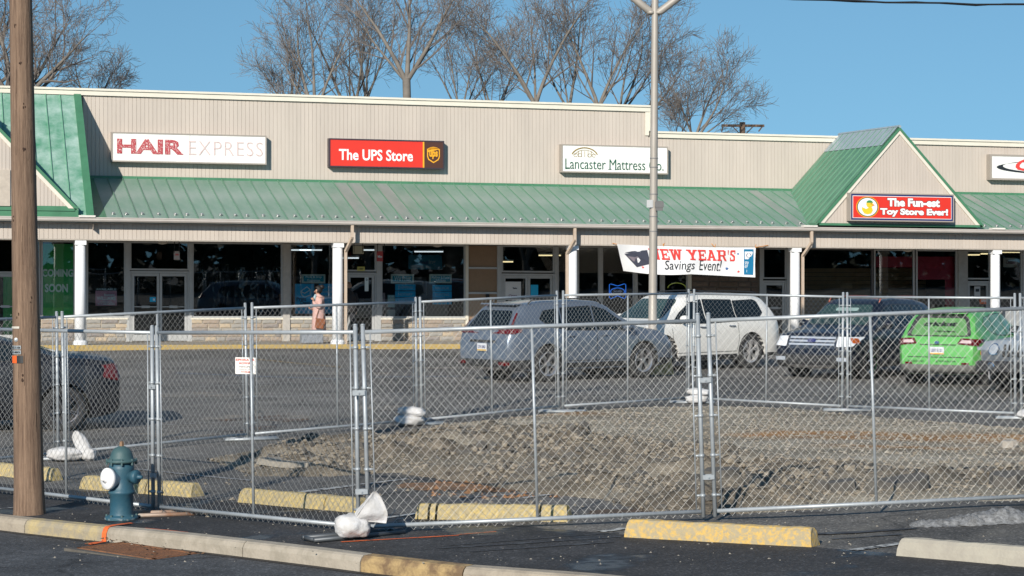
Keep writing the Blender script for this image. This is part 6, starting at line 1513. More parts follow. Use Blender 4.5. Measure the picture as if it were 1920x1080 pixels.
def bodytext(c, t, y0, y1, z0, z1, m, shear=0, bold=.03):
    q = MB(); lettering(q, t, y0, y1, z0, z1, 0, bold=bold, shear=shear, t=.002); out = []
    for x, y, z in q.v:
        loc, nrm, _, _ = c.bvh.ray_cast(Vector((-2, -x, z)), Vector((1, 0, 0))); out.append(((loc.x if loc else 0)-.030, -x, z))
    q.v = out; q.build('lettering', m, c.root)
bodytext(c, 'cricket', -.36, .36, 1.24, 1.34, M_bl2, .2, .05); bodytext(c, 'wireless', -.10, .36, 1.12, 1.16, M_bl2, .2, .03); bodytext(c, 'greetup.tax', -.02, .40, .50, .545, M_bl2, 0, .0); bodytext(c, '717.555.0143', -.62, -.28, .50, .54, M_bl2, 0, 0)
c.patch('round_badge', 'B', ell(.0, .905, .055, .03, 12), M_chrome, off=.026, rnd=0)
mb = MB(); mb.bbox(.30, .56, -.52, .52, 1.50, 1.535, .01); mb.build('spoiler', Mpg, c.root); mirrors(c, 3.0, 1.05, Mpg)
c.place('rr', 1850, 722, 62)
# grey off-roader with slotted grille at the right edge
Mpj = mat('pale grey blue paint', (.30, .34, .38), .35, metal=.3, var=.04, coat=.4)
tj = [(0, 1.0), (.02, 1.5), (.10, 1.76), (.4, 1.80), (2.3, 1.80), (2.45, 1.76), (2.72, 1.16), (2.80, 1.12), (3.2, 1.10), (4.05, 1.06), (4.12, 1.02), (4.2, .70)]
c = Car('parked_car', 'pale grey off-road car with round headlights at the right edge', 'car', Mpj, 4.2, 1.70, 2.5, .85, .38, tj, [(0, 1.10), (2.8, 1.10), (4.2, 1.0)], tumble=.06, endround=.05, plan=.2, clear=.42)
c.wheels(5, M_rim); common(c, [[(.2, 1.18), (1.35, 1.18), (1.35, 1.68), (.2, 1.68)], [(1.45, 1.18), (2.50, 1.18), (2.33, 1.66), (1.45, 1.68)]], [(-.68, 1.22), (.68, 1.22), (.64, 1.68), (-.64, 1.68)], None, seams=([(1.4, 1.1), (1.4, .5)], [(2.6, 1.08), (2.6, .5)]))
for k in range(7): y = (k-3)*.105; c.patch('grille_slot', 'F', [(y-.028, .74), (y+.028, .74), (y+.028, .98), (y-.028, .98)], M_rimd, off=.01, rnd=.02)
for sg in (-1, 1):
    c.patch('headlight', 'F', ell(sg*.53, .88, .115, .115, 18), M_chrome, off=.02, rnd=0); c.patch('headlight_lens', 'F', ell(sg*.53, .88, .095, .095, 18), M_head, off=.03, rnd=0)
    mb = MB(); mb.box(3.05, 4.12, min(sg*.72, sg*.93), max(sg*.72, sg*.93), .86, .92); mb.build('fender_flare', Mpj, c.root); mb = MB(); mb.box(4.06, 4.13, min(sg*.74, sg*.85), max(sg*.74, sg*.85), .76, .84); mb.build('marker_lamp', M_amber, c.root)
mb = MB(); mb.bbox(4.15, 4.38, -.85, .85, .46, .66, .04); mb.build('front_bumper', M_clad, c.root)
for sg in (-1, 1): mb = MB(); mb.lathe([(.07, 4.36), (.075, 4.385), (.06, 4.395)], 14, (0, 0, 0), axis='x'); mb.xform(Matrix.Translation((0, sg*.5, .56))); mb.build('fog_lamp', M_chrome, c.root)
mirrors(c, 2.5, 1.22, M_clad); mb = MB(); mb.tube([(2.75, -.72, 1.1), (2.7, -.72, 1.95)], .005, 5); mb.build('antenna', M_black, c.root)
c.place('fr', 1882, 735, 180+50)
# dark saloon at the left edge
Mpd = mat('near black blue paint', (.003, .004, .008), .35, metal=0, var=.03, coat=.15)
td = [(0, .80), (.03, .98), (.10, 1.06), (.5, 1.12), (.95, 1.15), (1.25, 1.26), (1.75, 1.38), (2.5, 1.42), (2.9, 1.38), (3.5, 1.05), (3.7, .98), (4.4, .88), (4.75, .72), (4.8, .6)]
c = Car('parked_car', 'black blue saloon car mostly hidden behind the utility pole', 'car', Mpd, 4.8, 1.82, 2.95, .82, .33, td, [(0, .95), (1.0, 1.0), (3.6, .92), (4.8, .66)], clear=.17)
c.wheels(5, mat('dark alloy', (.10, .10, .11), .35, metal=.7)); common(c, [[(1.2, 1.08), (1.9, 1.04), (1.9, 1.30), (1.55, 1.27)], [(1.95, 1.04), (3.3, 1.02), (2.75, 1.28), (1.95, 1.31)]], [(-.6, 1.05), (.6, 1.05), (.48, 1.34), (-.48, 1.34)], [(-.6, 1.16), (.6, 1.16), (.46, 1.34), (-.46, 1.34)], seams=([(1.1, 1.0), (1.3, .5)], [(2.1, 1.0), (2.1, .4)]), handles=((1.4, .86),))
c.patch('taillight', 'L', [(.02, .74), (.26, .80), (.22, .98), (.05, 1.0)], M_tail, off=.014, rnd=.02, cell=.03)
for sg in (-1, 1): c.patch('taillight', 'B', [(sg*.5, .76), (sg*.86, .76), (sg*.86, .98), (sg*.5, .95)][::sg], M_tail, off=.012, rnd=.02)
c.place('rl', 120, 808, 180+14)
# ------------------------------------------------------------ people
def skin(name, verts, edges, radii, m, parent, sub=2, root=0, rot=None):
    me = bpy.data.meshes.new(name); me.from_pydata(verts, edges, []); o = bpy.data.objects.new(name, me); C.objects.link(o)
    md = o.modifiers.new('s', 'SKIN'); lay = me.skin_vertices[0] if len(me.skin_vertices) else None
    if lay is None: bpy.context.view_layer.objects.active = o; bpy.ops.mesh.customdata_skin_add(); lay = me.skin_vertices[0]
    for i, r_ in enumerate(radii): lay.data[i].radius = (r_, r_) if not isinstance(r_, tuple) else r_; lay.data[i].use_root = (i == root)
    md.use_smooth_shade = True; ms = o.modifiers.new('u', 'SUBSURF'); ms.levels = sub; ms.render_levels = sub
    dg = bpy.context.evaluated_depsgraph_get(); me2 = bpy.data.meshes.new_from_object(o.evaluated_get(dg)); bpy.data.objects.remove(o)
    me2.name = name; me2.materials.clear(); me2.materials.append(m)
    for p in me2.polygons: p.use_smooth = True
    return link(me2, name, parent)
M_skin = mat('skin', (.42, .24, .17), .55, var=.06); M_hair = mat('black hair', (.010, .008, .008), .6, var=.1, bump=.6, bscale=90); M_coat = mat('pink knit coat', (.60, .40, .36), .9, col2=(.48, .30, .27), scale=28, bump=.8, bscale=40)
M_bagb = mat('brown leather', (.24, .085, .035), .5, var=.2); M_drk = mat('dark cloth', (.022, .024, .03), .9, var=.2)
pv = 1.35; pu = U(597, pv)
w = thing('person', 'woman in a long pink coat standing on the walkway with one hand at her face', 'person', fac(pu, pv, .105), PHI)
# local frame: x along the mall, -y towards the camera; she looks to the left (-x)
V = [(0, 0, .86), (0, 0, 1.0), (.01, 0, 1.15), (.01, 0, 1.27), (0, 0, 1.345), (-.01, 0, 1.40), (-.02, 0, 1.47), (-.025, 0, 1.55),
     (.01, -.155, 1.27), (-.03, -.20, 1.02), (-.16, -.19, 1.16), (-.20, -.165, 1.22),
     (.02, .15, 1.27), (.02, .19, 1.02), (-.14, .13, .96), (-.19, .08, .97),
     (0, -.085, .84), (-.01, -.09, .45), (.02, -.09, .08), (-.10, -.095, .03), (0, .085, .84), (.01, .09, .45), (.04, .09, .08), (-.08, .095, .03)]
E = [(0, 1), (1, 2), (2, 3), (3, 4), (4, 5), (5, 6), (6, 7), (3, 8), (8, 9), (9, 10), (10, 11), (3, 12), (12, 13), (13, 14), (14, 15), (0, 16), (16, 17), (17, 18), (18, 19), (0, 20), (20, 21), (21, 22), (22, 23)]
RR = [.12, .11, .12, .10, .048, .052, .085, .075, .055, .04, .032, .024, .055, .04, .032, .026, .08, .055, .042, .032, .08, .055, .042, .032]
skin('body', V, E, RR, M_skin, w)
def fingers(base, d, up, parent, sc=1.0):
    base, d, up = Vector(base), Vector(d).normalized(), Vector(up).normalized(); sd = d.cross(up).normalized(); vs = []; es = []; rs_ = []
    vs.append(tuple(base)); rs_.append(.018*sc); vs.append(tuple(base+d*.045*sc)); rs_.append(.026*sc); es.append((0, 1))
    for k, ln in enumerate((.062, .072, .066, .052)):
        o = base+d*.05*sc+sd*(k-1.5)*.020*sc; i0 = len(vs); vs += [tuple(o), tuple(o+(d*.8+up*.25)*ln*.5*sc), tuple(o+(d*.35+up*.85)*ln*.9*sc)]; rs_ += [.010*sc, .009*sc, .007*sc]; es += [(1, i0), (i0, i0+1), (i0+1, i0+2)]
    i0 = len(vs); vs += [tuple(base+d*.02*sc-sd*.032*sc), tuple(base+d*.055*sc-sd*.045*sc+up*.02*sc)]; rs_ += [.011*sc, .008*sc]; es += [(0, i0), (i0, i0+1)]
    return skin('hand', vs, es, rs_, M_skin, parent, 1)
fingers((-.20, -.165, 1.22), (-.15, .1, .95), (.3, .9, .1), w); fingers((-.19, .08, .97), (-.9, -.4, .1), (0, -.2, .9), w)
# coat: flared body plus sleeves
mb = MB(); mb.smooth = True; k = 28; rings = [(.30, .185, .165), (.36, .205, .18), (.55, .20, .18), (.75, .185, .17), (.95, .17, .165), (1.08, .165, .175), (1.18, .16, .20), (1.27, .14, .205), (1.32, .10, .15), (1.36, .065, .075), (1.385, .07, .075)]; vs = []
for z, rx, ry in rings:
    for i in range(k):
        t = 2*PI*i/k; f_ = 1+.05*math.sin(7*t+z*2)*(1.3-z)+.03*math.sin(3*t+1); vs.append((rx*f_*math.cos(t)+.01, ry*f_*math.sin(t), z))
mb.add(vs, [(j*k+i, j*k+(i+1) % k, (j+1)*k+(i+1) % k, (j+1)*k+i) for j in range(len(rings)-1) for i in range(k)]+[tuple(range(k-1, -1, -1))]); mb.build('coat', M_coat, w)
skin('coat_sleeve', [(.01, -.12, 1.27), (.02, -.18, 1.20), (-.02, -.215, 1.0), (-.15, -.19, 1.13), (-.185, -.17, 1.19)], [(0, 1), (1, 2), (2, 3), (3, 4)], [.08, .078, .068, .058, .052], M_coat, w)
skin('coat_sleeve', [(.02, .12, 1.27), (.03, .17, 1.2), (.02, .20, 1.0), (-.12, .14, .955), (-.16, .10, .965)], [(0, 1), (1, 2), (2, 3), (3, 4)], [.08, .078, .068, .058, .05], M_coat, w)
mb = MB(); mb.smooth = True; mb.tube([(.10, -.12, 1.30), (.13, -.02, 1.25), (.12, .08, 1.30), (0, .13, 1.36), (-.08, .0, 1.36), (-.02, -.12, 1.36), (.10, -.12, 1.30)], .045, 8); mb.build('hood', M_coat, w)
bm = bmesh.new(); bmesh.ops.create_icosphere(bm, subdivisions=3, radius=1); mb = MB(); mb.smooth = True; vs = []
for v in bm.verts:
    p = v.co; n_ = 1+.10*mnoise.noise(p*4); vs.append((p.x*.115*n_+.005, p.y*.105*n_, p.z*.125*n_+1.525))
mb.add(vs, [tuple(v.index for v in f.verts) for f in bm.faces if not (f.calc_center_median().x < -.55 and f.calc_center_median().z < .35)]); 
o0 = len(mb.v); mb.add([(p.co.x*.075+.10, p.co.y*.07, p.co.z*.07+1.60) for p in bm.verts], [tuple(v.index for v in f.verts) for f in bm.faces]); bm.free(); mb.build('hair', M_hair, w)
# face
mb = MB(); mb.smooth = True; mb.prism([(-.135, 1.455), (-.108, 1.445), (-.10, 1.50)], -.012, .012); mb.build('nose', M_skin, w)
mb = MB(); mb.box(-.105, -.098, -.045, -.02, 1.49, 1.50); mb.box(-.105, -.098, .02, .045, 1.49, 1.50); mb.build('eyes', M_black, w)
mb = MB(); mb.box(-.106, -.098, -.02, .02, 1.425, 1.433); mb.build('mouth', mat('lips', (.3, .08, .07), .5), w)
mb = MB(); mb.smooth = True; mb.tube([(-.09, -.06, 1.38), (-.13, -.09, 1.30), (-.12, -.12, 1.22)], [.035, .04, .02], 8); mb.build('scarf_end', mat('pale blue scarf', (.30, .42, .46), .9), w)
for s_ in (-1, 1): mb = MB(); mb.smooth = True; mb.tube([(.04, s_*.09, .045), (-.05, s_*.092, .045), (-.14, s_*.094, .03)], [.045, .045, .03], 8); mb.build('shoe', M_drk, w)
b = thing('handbag', 'brown leather shoulder bag against the pink coat', 'handbag', fac(pu-.02, pv-.215, .42+.105), PHI)
mb = MB(); mb.smooth = False; mb.bbox(-.13, .13, -.07, .03, 0, .28, .03); mb.xform(Matrix.Rotation(.12, 4, 'Y')); mb.build('bag_body', M_bagb, b)
mb = MB(); mb.prism([(-.135, .14), (.0, .10), (.135, .14), (.13, .285), (-.13, .285)], -.078, -.068); mb.xform(Matrix.Rotation(.12, 4, 'Y')); mb.build('flap', M_bagb, b)
mb = MB(); mb.smooth = True; mb.tube([(-.10, 0, .27), (-.02, .02, .50), (.06, .06, .80), (.10, .12, .86), (.14, .2, .78), (.14, .1, .4), (.12, 0, .27)], .010, 6); mb.build('strap', M_bagb, b)
# second person walking into the open doorway
dv = 3.35; du = U(655, dv)
m2 = thing('person', 'person in dark clothes walking in through the open shop doorway', 'person', fac(du, dv, .065), PHI)
V = [(0, 0, .90), (0, 0, 1.08), (0, 0, 1.25), (0, 0, 1.40), (0, 0, 1.48), (-.01, 0, 1.55), (-.02, .01, 1.62), (-.02, .01, 1.70), (-.19, 0, 1.38), (-.24, .02, 1.12), (-.22, .14, .92), (.19, 0, 1.38), (.25, -.02, 1.12), (.24, .08, .90), (-.09, 0, .88), (-.11, .12, .50), (-.12, -.02, .10), (-.12, .12, .05), (.09, 0, .88), (.12, -.06, .50), (.13, -.16, .12), (.14, -.06, .05)]
E = [(0, 1), (1, 2), (2, 3), (3, 4), (4, 5), (5, 6), (6, 7), (3, 8), (8, 9), (9, 10), (3, 11), (11, 12), (12, 13), (0, 14), (14, 15), (15, 16), (16, 17), (0, 18), (18, 19), (19, 20), (20, 21)]
RR = [.15, .15, .16, .12, .06, .07, .095, .085, .08, .06, .05, .08, .06, .05, .10, .075, .055, .045, .10, .075, .055, .045]
skin('body', V, E, RR, M_drk, m2)
bm = bmesh.new(); bmesh.ops.create_icosphere(bm, subdivisions=2, radius=1); mb = MB(); mb.smooth = True; mb.add([(v.co.x*.095-.02, v.co.y*.10+.01, v.co.z*.125+1.655) for v in bm.verts], [tuple(v.index for v in f.verts) for f in bm.faces]); bm.free(); mb.build('head', mat('dim skin', (.30, .19, .14), .6), m2)
mb = MB(); mb.smooth = True; mb.lathe([(.20, .86), (.21, 1.0), (.20, 1.2), (.21, 1.36), (.13, 1.46), (.075, 1.50)], 20); mb.v = [(x, y*.75, z) for x, y, z in mb.v]; mb.build('jacket', mat('dark jacket', (.035, .033, .035), .9, var=.2), m2)
fingers((-.22, .16, .90), (0, .3, -.9), (.9, .2, 0), m2); fingers((.24, .10, .88), (0, .3, -.9), (-.9, .2, 0), m2)
# ------------------------------------------------------------ bare trees
M_bark = mat('grey brown bark', (.13, .115, .10), .9, col2=(.22, .195, .165), scale=2.5, bump=.6, bscale=10); M_twig = mat('twigs', (.125, .108, .098), .9, col2=(.18, .155, .135), scale=1.5)
TW = .0064
def tree(label, x, y, H, forkz, r0, limbs, seed, spread=.55, lean=(0, 0), levels=4, dens=1.0, group='bare winter trees behind the mall', curl=.25, droop=0):
    rr = random.Random(seed); z0 = 0; T = thing('bare_tree', label, 'tree', (x, y, 0), 0, group); tr = MB(); tr.smooth = True; cr = MB()
    def branch(p, d, L, r, lv):
        n = max(4, int(L/(.5 if lv < 2 else .28))); pts = [p]; rs_ = [r]; q = p; dd = d.normalized(); bend = Vector((rr.gauss(0, 1), rr.gauss(0, 1), rr.gauss(0, .4)))*.04
        for i in range(n):
            j = Vector((rr.gauss(0, 1), rr.gauss(0, 1), rr.gauss(0, 1)))*curl*(.36 if lv < 2 else 1.0)
            dd = (dd+j*.5+bend+Vector((0, 0, .05 if lv < 2 else .015-droop))).normalized(); q = q+dd*L/n; pts.append(q); rs_.append(max(TW, r*(1-(i+1)/n)**.8))
        mbx = tr if lv < 1 else cr
        mbx.tube(pts, rs_, 7 if lv == 0 else (4 if lv == 1 else 3), cap=False)
        if lv >= levels: return
        nc = int({0: 6.5, 1: 4.6, 2: 3.5, 3: 1.8}.get(lv, 3)*dens+rr.random())
        for k in range(nc):
            t = (.14+.84*(k+rr.random()*.8)/nc) if lv else (.10+.88*(k+rr.random()*.7)/nc); t = min(.98, t); i = min(n-1, int(t*n)); base = pts[i].lerp(pts[i+1], t*n-i); dloc = (pts[i+1]-pts[i]).normalized()
            ax = dloc.orthogonal().normalized(); ax.rotate(Matrix.Rotation(rr.uniform(0, 2*PI), 3, dloc)); ang = rr.uniform(.40, .85)
            nd = (dloc*math.cos(ang)+ax*math.sin(ang)); nd.z += .10; nl = L*rr.uniform(.45, .72)*(1.05-.5*t)
            nl = max(nl, .5)
            branch(base, nd, nl, max(TW, rs_[i]*rr.uniform(.42, .62)), lv+1)
    # trunk up to the fork
    top = Vector((lean[0], lean[1], forkz)); pts = [Vector((0, 0, -.3)), top*.3, top*.65+Vector((rr.uniform(-.1, .1), 0, 0)), top]
    tr.tube(pts, [r0*1.5, r0*1.15, r0*1.02, r0], 9, cap=False)
    for (dx, dy, ln, k) in limbs:
        branch(top-Vector((0, 0, .15)), Vector((dx, dy, 1)), ln, r0*k, 0)
    tr.build('trunk', M_bark, T); cr.build('crown', M_twig, T)
    return T
def at(px_, D): return (px_-960)/F*D
TD = 92
def zpx(py_, D): return CH+(HORIZ-py_)/F*D
TL = [('broad low tree at the left end of the row behind the roof', 548, 94, 45, 205, .16, [(-.35, 0, 2.6, .6), (-.15, .2, 3.4, .7), (.10, 0, 3.4, .6), (-.75, .1, 1.7, .4)]),
      ('tree forking into upright limbs behind the hair salon sign end', 592, 92, 20, 190, .20, [(-.45, 0, 4.8, .75), (-.08, .3, 4.6, .7), (.30, 0, 4.4, .6), (-.9, .1, 3.2, .4)]),
      ('tree left of the tallest tree with a leaning double stem', 655, 95, 12, 200, .19, [(-.30, 0, 5.0, .7), (.42, 0, 4.6, .7), (.05, .4, 4.4, .5), (.9, 0, 3.2, .4)]),
      ('tallest tree above the red sign with a thick straight trunk', 762, 90, -40, 125, .24, [(-.45, 0, 4.6, .75), (.08, .1, 5.0, .8), (.55, 0, 4.6, .75), (-.85, .2, 3.4, .5), (.95, .1, 3.2, .5)]),
      ('slender tree just left of the tallest trunk', 688, 97, 0, 160, .14, [(-.3, 0, 4.2, .8), (.3, .2, 4.0, .7), (-.05, 0, 4.6, .6)]),
      ('thicket tree of many upright stems right of the red sign', 865, 101, 30, 200, .12, [(-.4, 0, 4.2, .7), (-.15, .1, 4.6, .7), (.1, 0, 4.4, .7), (.35, .2, 4.0, .7), (.6, 0, 3.6, .6)]),
      ('thicket tree of fine stems left of the mattress sign', 925, 99, 35, 205, .12, [(-.35, 0, 4.2, .7), (-.1, .1, 4.6, .7), (.15, 0, 4.5, .7), (.45, .2, 3.6, .7)]),
      ('Y shaped tree with crossing limbs left of the mattress sign', 1004, 91, -30, 170, .20, [(-.42, 0, 4.8, .75), (.22, 0, 5.0, .75), (-.85, .1, 3.6, .45), (.0, .3, 4.0, .5)]),
      ('small forked tree above the left end of the mattress sign', 1066, 92, 20, 178, .15, [(-.75, 0, 3.2, .6), (.22, 0, 4.3, .8), (-.1, .2, 3.4, .5)]),
      ('tall tree with two spreading limbs left of the light pole', 1122, 91, -10, 175, .17, [(-.28, 0, 4.6, .8), (.32, 0, 4.6, .75), (.65, 0, 3.8, .5), (-.7, .1, 3.2, .4)]),
      ('tree leaning right just left of the light pole', 1160, 93, 90, 192, .15, [(.55, 0, 4.2, .8), (.15, 0, 3.4, .7), (.9, 0, 4.0, .6)]),
      ('tree with right leaning limbs behind the light pole', 1205, 95, 120, 205, .13, [(.75, 0, 3.4, .8), (.45, .2, 3.6, .7)]),
      ('spreading tree above the lower roof right of the light pole', 1302, 91, 110, 236, .14, [(-.28, 0, 2.8, .7), (.25, 0, 3.4, .75), (.85, 0, 3.4, .75), (1.6, 0, 2.6, .5), (-.9, .1, 1.8, .35)]),
      ('thin leaning sapling right of the light pole', 1262, 92, 140, 250, .07, [(.55, 0, 2.8, .9), (.2, 0, 1.8, .5)])]
for i, (lab, px_, D, ytop, yfork, r0, limbs) in enumerate(TL):
    tree(lab, at(px_, D), D, 0, zpx(yfork+22, D), r0*.72, [(a_, b_, l_*1.12, k_*.85) for a_, b_, l_, k_ in limbs], 100+i, curl=.2)
tree('tree at the top left corner leaning out to the right over the green roof', at(20, 88), 88, 0, zpx(215, 88), .22, [(.85, 0, 5.4, .6), (1.25, .1, 4.6, .5), (.1, .1, 5.6, .75), (-.4, 0, 5, .6), (.5, .3, 5.4, .55)], 301, dens=1.15, curl=.42)
tree('second dark tree at the far top left corner', at(-40, 92), 92, 0, zpx(200, 92), .2, [(.35, 0, 5.4, .75), (.7, 0, 4.6, .6), (0, .1, 5, .6)], 302, curl=.4)
tree('low twiggy tree showing just above the parapet at the left', at(165, 93), 93, 0, zpx(215, 93), .10, [(-.3, 0, 2.6, .7), (.5, 0, 2.6, .7), (1.1, 0, 2.2, .6)], 303, curl=.4)
# trees across the street, seen only as reflections in the shop glass
for i, (x, y) in enumerate(((26, 2), (33, -4), (41, 3), (50, -6))):
    tree(['leftmost', 'second', 'third', 'rightmost'][i]+' of the bare trees across the street reflected in the shop glass', x, y, 0, 2.4, .2, [(-.6, 0, 5, .7), (0, .3, 5.5, .7), (.6, 0, 5, .7)], 400+i, levels=3, group='bare trees across the street')
# unseen dark foliage added behind the viewer to darken the shop window reflections
mb = MB(); rr = random.Random(9)
for k in range(5200):
    x = rr.uniform(16, 105); seg = mnoise.noise(Vector((x*.13, 0, 0)))
    top = 5.5+7*seg
    if top < 3.4: top = 2.4
    z = rr.uniform(0, max(.5, top)); y = -14-rr.uniform(0, 5)*(1-.4*z/max(1, top)); s_ = rr.uniform(.35, .9); a = rr.uniform(0, 6.3); b_ = rr.uniform(-.8, .8)
    u_ = Vector((math.cos(a), math.sin(a), b_))*s_; w_ = Vector((-math.sin(a)*.5, math.cos(a)*.5, .8))*s_*.6; c_ = Vector((x, y, z)); mb.add([tuple(c_-u_), tuple(c_+w_), tuple(c_+u_), tuple(c_-w_)], [(0, 1, 2, 3)])
mb.build('added_foliage_belt', mat('added dark foliage', (.02, .035, .015), .8, var=.4), kind='stuff')
# ------------------------------------------------------------ dug-up ground
def dirt_h(x, y):
    """height of the spoil above the lot"""
    n1 = mnoise.noise(Vector((x*.5, y*.35, 3))); n2 = mnoise.noise(Vector((x*1.7, y*1.7, 8))); n3 = mnoise.noise(Vector((x*5, y*5, 2)))
    return n1, n2, n3
# outline of the excavated area: ground points
EX = [P(480, 892), P(395, 862), P(540, 838), P(700, 822), P(850, 795), P(1000, 780), P(1180, 766), P(1330, 762), P(1480, 768), P(1640, 782), P(1900, 803), P(2150, 830), P(2200, 930), P(1900, 938), P(1640, 945), P(1400, 962), P(1240, 965), P(1130, 935), P(1000, 925), P(880, 905), P(740, 885), P(620, 893)]
EX2 = [(p.x, p.y) for p in EX]
def inpoly(x, y, poly):
    c = False; n = len(poly); d = 1e9
    for i in range(n):
        x0, y0_ = poly[i]; x1, y1_ = poly[(i+1) % n]
        if (y0_ > y) != (y1_ > y) and x < (x1-x0)*(y-y0_)/(y1_-y0_)+x0: c = not c
        dx, dy = x1-x0, y1_-y0_; t = max(0, min(1, ((x-x0)*dx+(y-y0_)*dy)/(dx*dx+dy*dy))); d = min(d, math.hypot(x-x0-dx*t, y-y0_-dy*t))
    return d if c else -d
def rough(x, y):
    """how chunky the spoil is here: the near half is broken asphalt, the far half fine stone"""
    lim = lerp_tab([(-3, 31.3), (.3, 30.8), (2.3, 27.4), (3.9, 24.8), (6, 24.2), (11, 24)], x)+1.1*mnoise.noise(Vector((x*.5, y*.3, 31)))
    q = max(0, min(1, (lim-y)/1.2))
    return q*max(.15, min(1, .75+1.4*mnoise.noise(Vector((x*.35, y*.9, 5)))))
def exh(x, y):
    d = inpoly(x, y, EX2); e = max(0, min(1, (d+.12)/.55))
    n1, n2, n3 = dirt_h(x, y); q = rough(x, y)
    h = e*(.03+.05*max(0, n1+.3)+.02*n2+.012*n3+q*(.08+.14*max(0, n2+.1)+.07*n3+.055*mnoise.noise(Vector((x*9, y*9, 1)))))
    # a levelled strip with wheel tracks on the right
    return h-(.06 if d < -.05 else 0)
x0, x1 = min(p[0] for p in EX2)-.3, min(11.5, max(p[0] for p in EX2)); y0_, y1_ = min(p[1] for p in EX2)-.3, max(p[1] for p in EX2)+.3
mb = MB(); v, f = grid(rng(x0, x1, .085), rng(y0_, y1_, .10), lambda x, y: gz(x, y)+exh(x, y), lambda x, y: inpoly(x, y, EX2) > -.2); mb.add(v, f)
used = sorted(set(i for q in mb.f for i in q)); rm = {o: n for n, o in enumerate(used)}; mb.v = [mb.v[i] for i in used]; mb.f = [[rm[i] for i in q] for q in mb.f]
def dirtmat():
    m = bpy.data.materials.new('crushed stone and soil'); m.use_nodes = True; n = m.node_tree.nodes; l = m.node_tree.links; p = n['Principled BSDF']; p.inputs['Roughness'].default_value = .95; p.inputs['Specular IOR Level'].default_value = .2
    geo = n.new('ShaderNodeNewGeometry'); pos = geo.outputs['Position']
    def nz(sc, st=(1, 1, 1), det=6):
        mp = n.new('ShaderNodeMapping'); mp.inputs['Scale'].default_value = st; l.new(pos, mp.inputs[0]); t = n.new('ShaderNodeTexNoise'); t.inputs['Scale'].default_value = sc; t.inputs['Detail'].default_value = det; l.new(mp.outputs[0], t.inputs['Vector']); return t.outputs['Fac']
    def ramp(src, st):
        r = n.new('ShaderNodeValToRGB'); e = r.color_ramp.elements
        while len(e) < len(st): e.new(.5)
        for i, (q, c_) in enumerate(st): e[i].position = q; e[i].color = tuple(c_)+(1,)
        l.new(src, r.inputs[0]); return r.outputs[0]
    def mix(a, b, f_, mode='MIX'):
        x = n.new('ShaderNodeMixRGB'); x.blend_type = mode; l.new(a, x.inputs[1]); l.new(b, x.inputs[2])
        if isinstance(f_, float): x.inputs[0].default_value = f_
        else: l.new(f_, x.inputs[0])
        return x.outputs[0]
    base = ramp(nz(3), [(.3, (.23, .205, .165)), (.7, (.38, .34, .27))])
    at_ = n.new('ShaderNodeVertexColor'); at_.layer_name = 'soil'; sp = n.new('ShaderNodeSeparateColor'); l.new(at_.outputs[0], sp.inputs[0])
    dark = ramp(nz(5), [(.3, (.10, .085, .068)), (.7, (.26, .22, .17))]); base = mix(base, dark, sp.outputs[0])
    pale = ramp(nz(9), [(.3, (.26, .235, .195)), (.7, (.36, .33, .275))]); base = mix(base, pale, sp.outputs[2])
    soil = ramp(nz(6), [(.3, (.30, .15, .065)), (.7, (.36, .24, .13))])
    c_ = mix(base, soil, sp.outputs[1])
    c_ = mix(c_, ramp(nz(.55, (.5, 1.7, 1), 5), [(.3, (.55, .54, .52)), (.68, (1.3, 1.3, 1.28))]), .9, 'MULTIPLY')
    vo = n.new('ShaderNodeTexVoronoi'); vo.inputs['Scale'].default_value = 42; l.new(pos, vo.inputs['Vector'])
    c_ = mix(c_, ramp(nz(38, (1, 1, 1), 4), [(.3, (.55, .55, .55)), (.7, (1.35, 1.35, 1.35))]), .85, 'MULTIPLY'); l.new(c_, p.inputs['Base Color'])
    b = n.new('ShaderNodeBump'); b.inputs['Strength'].default_value = 1; b.inputs['Distance'].default_value = .02; l.new(nz(30), b.inputs['Height']); l.new(b.outputs[0], p.inputs['Normal']); return m
eg = mb.build('excavated_ground', dirtmat(), kind='structure', smooth=True)
# what the ground is made of: dark churned soil with asphalt crumbs, ochre subsoil, pale compacted stone in the wheel tracks
ca = eg.data.color_attributes.new('soil', 'FLOAT_COLOR', 'POINT')
for i, (x, y, z) in enumerate(mb.v):
    nn = mnoise.noise(Vector((x*.9, y*1.6, 40)))
    oc = math.exp(-((y-(29.0-.25*(x-4)+.25*nn))/.55)**2)*max(0, min(1, (x-2.6)/1.2))*max(0, .65+.8*mnoise.noise(Vector((x*1.3, y*2, 9))))+.8*math.exp(-((y-(26.9-.2*(x-5)))/.35)**2)*max(0, min(1, (x-3.6)/1))*max(0, .5+nn)+max(0, 1-abs(y-33.2)/.6)*max(0, 1-abs(x-.6)/1.2)*.6
    tr_ = max(math.exp(-((y-(27.9-.2*(x-4)))/.3)**2), math.exp(-((y-(25.6-.25*(x-4)))/.22)**2))*max(0, min(1, (x-2.2)/1.2))
    ca.data[i].color = (rough(x, y), max(0, min(1, oc*2.2)), max(0, min(1, tr_)), 1)
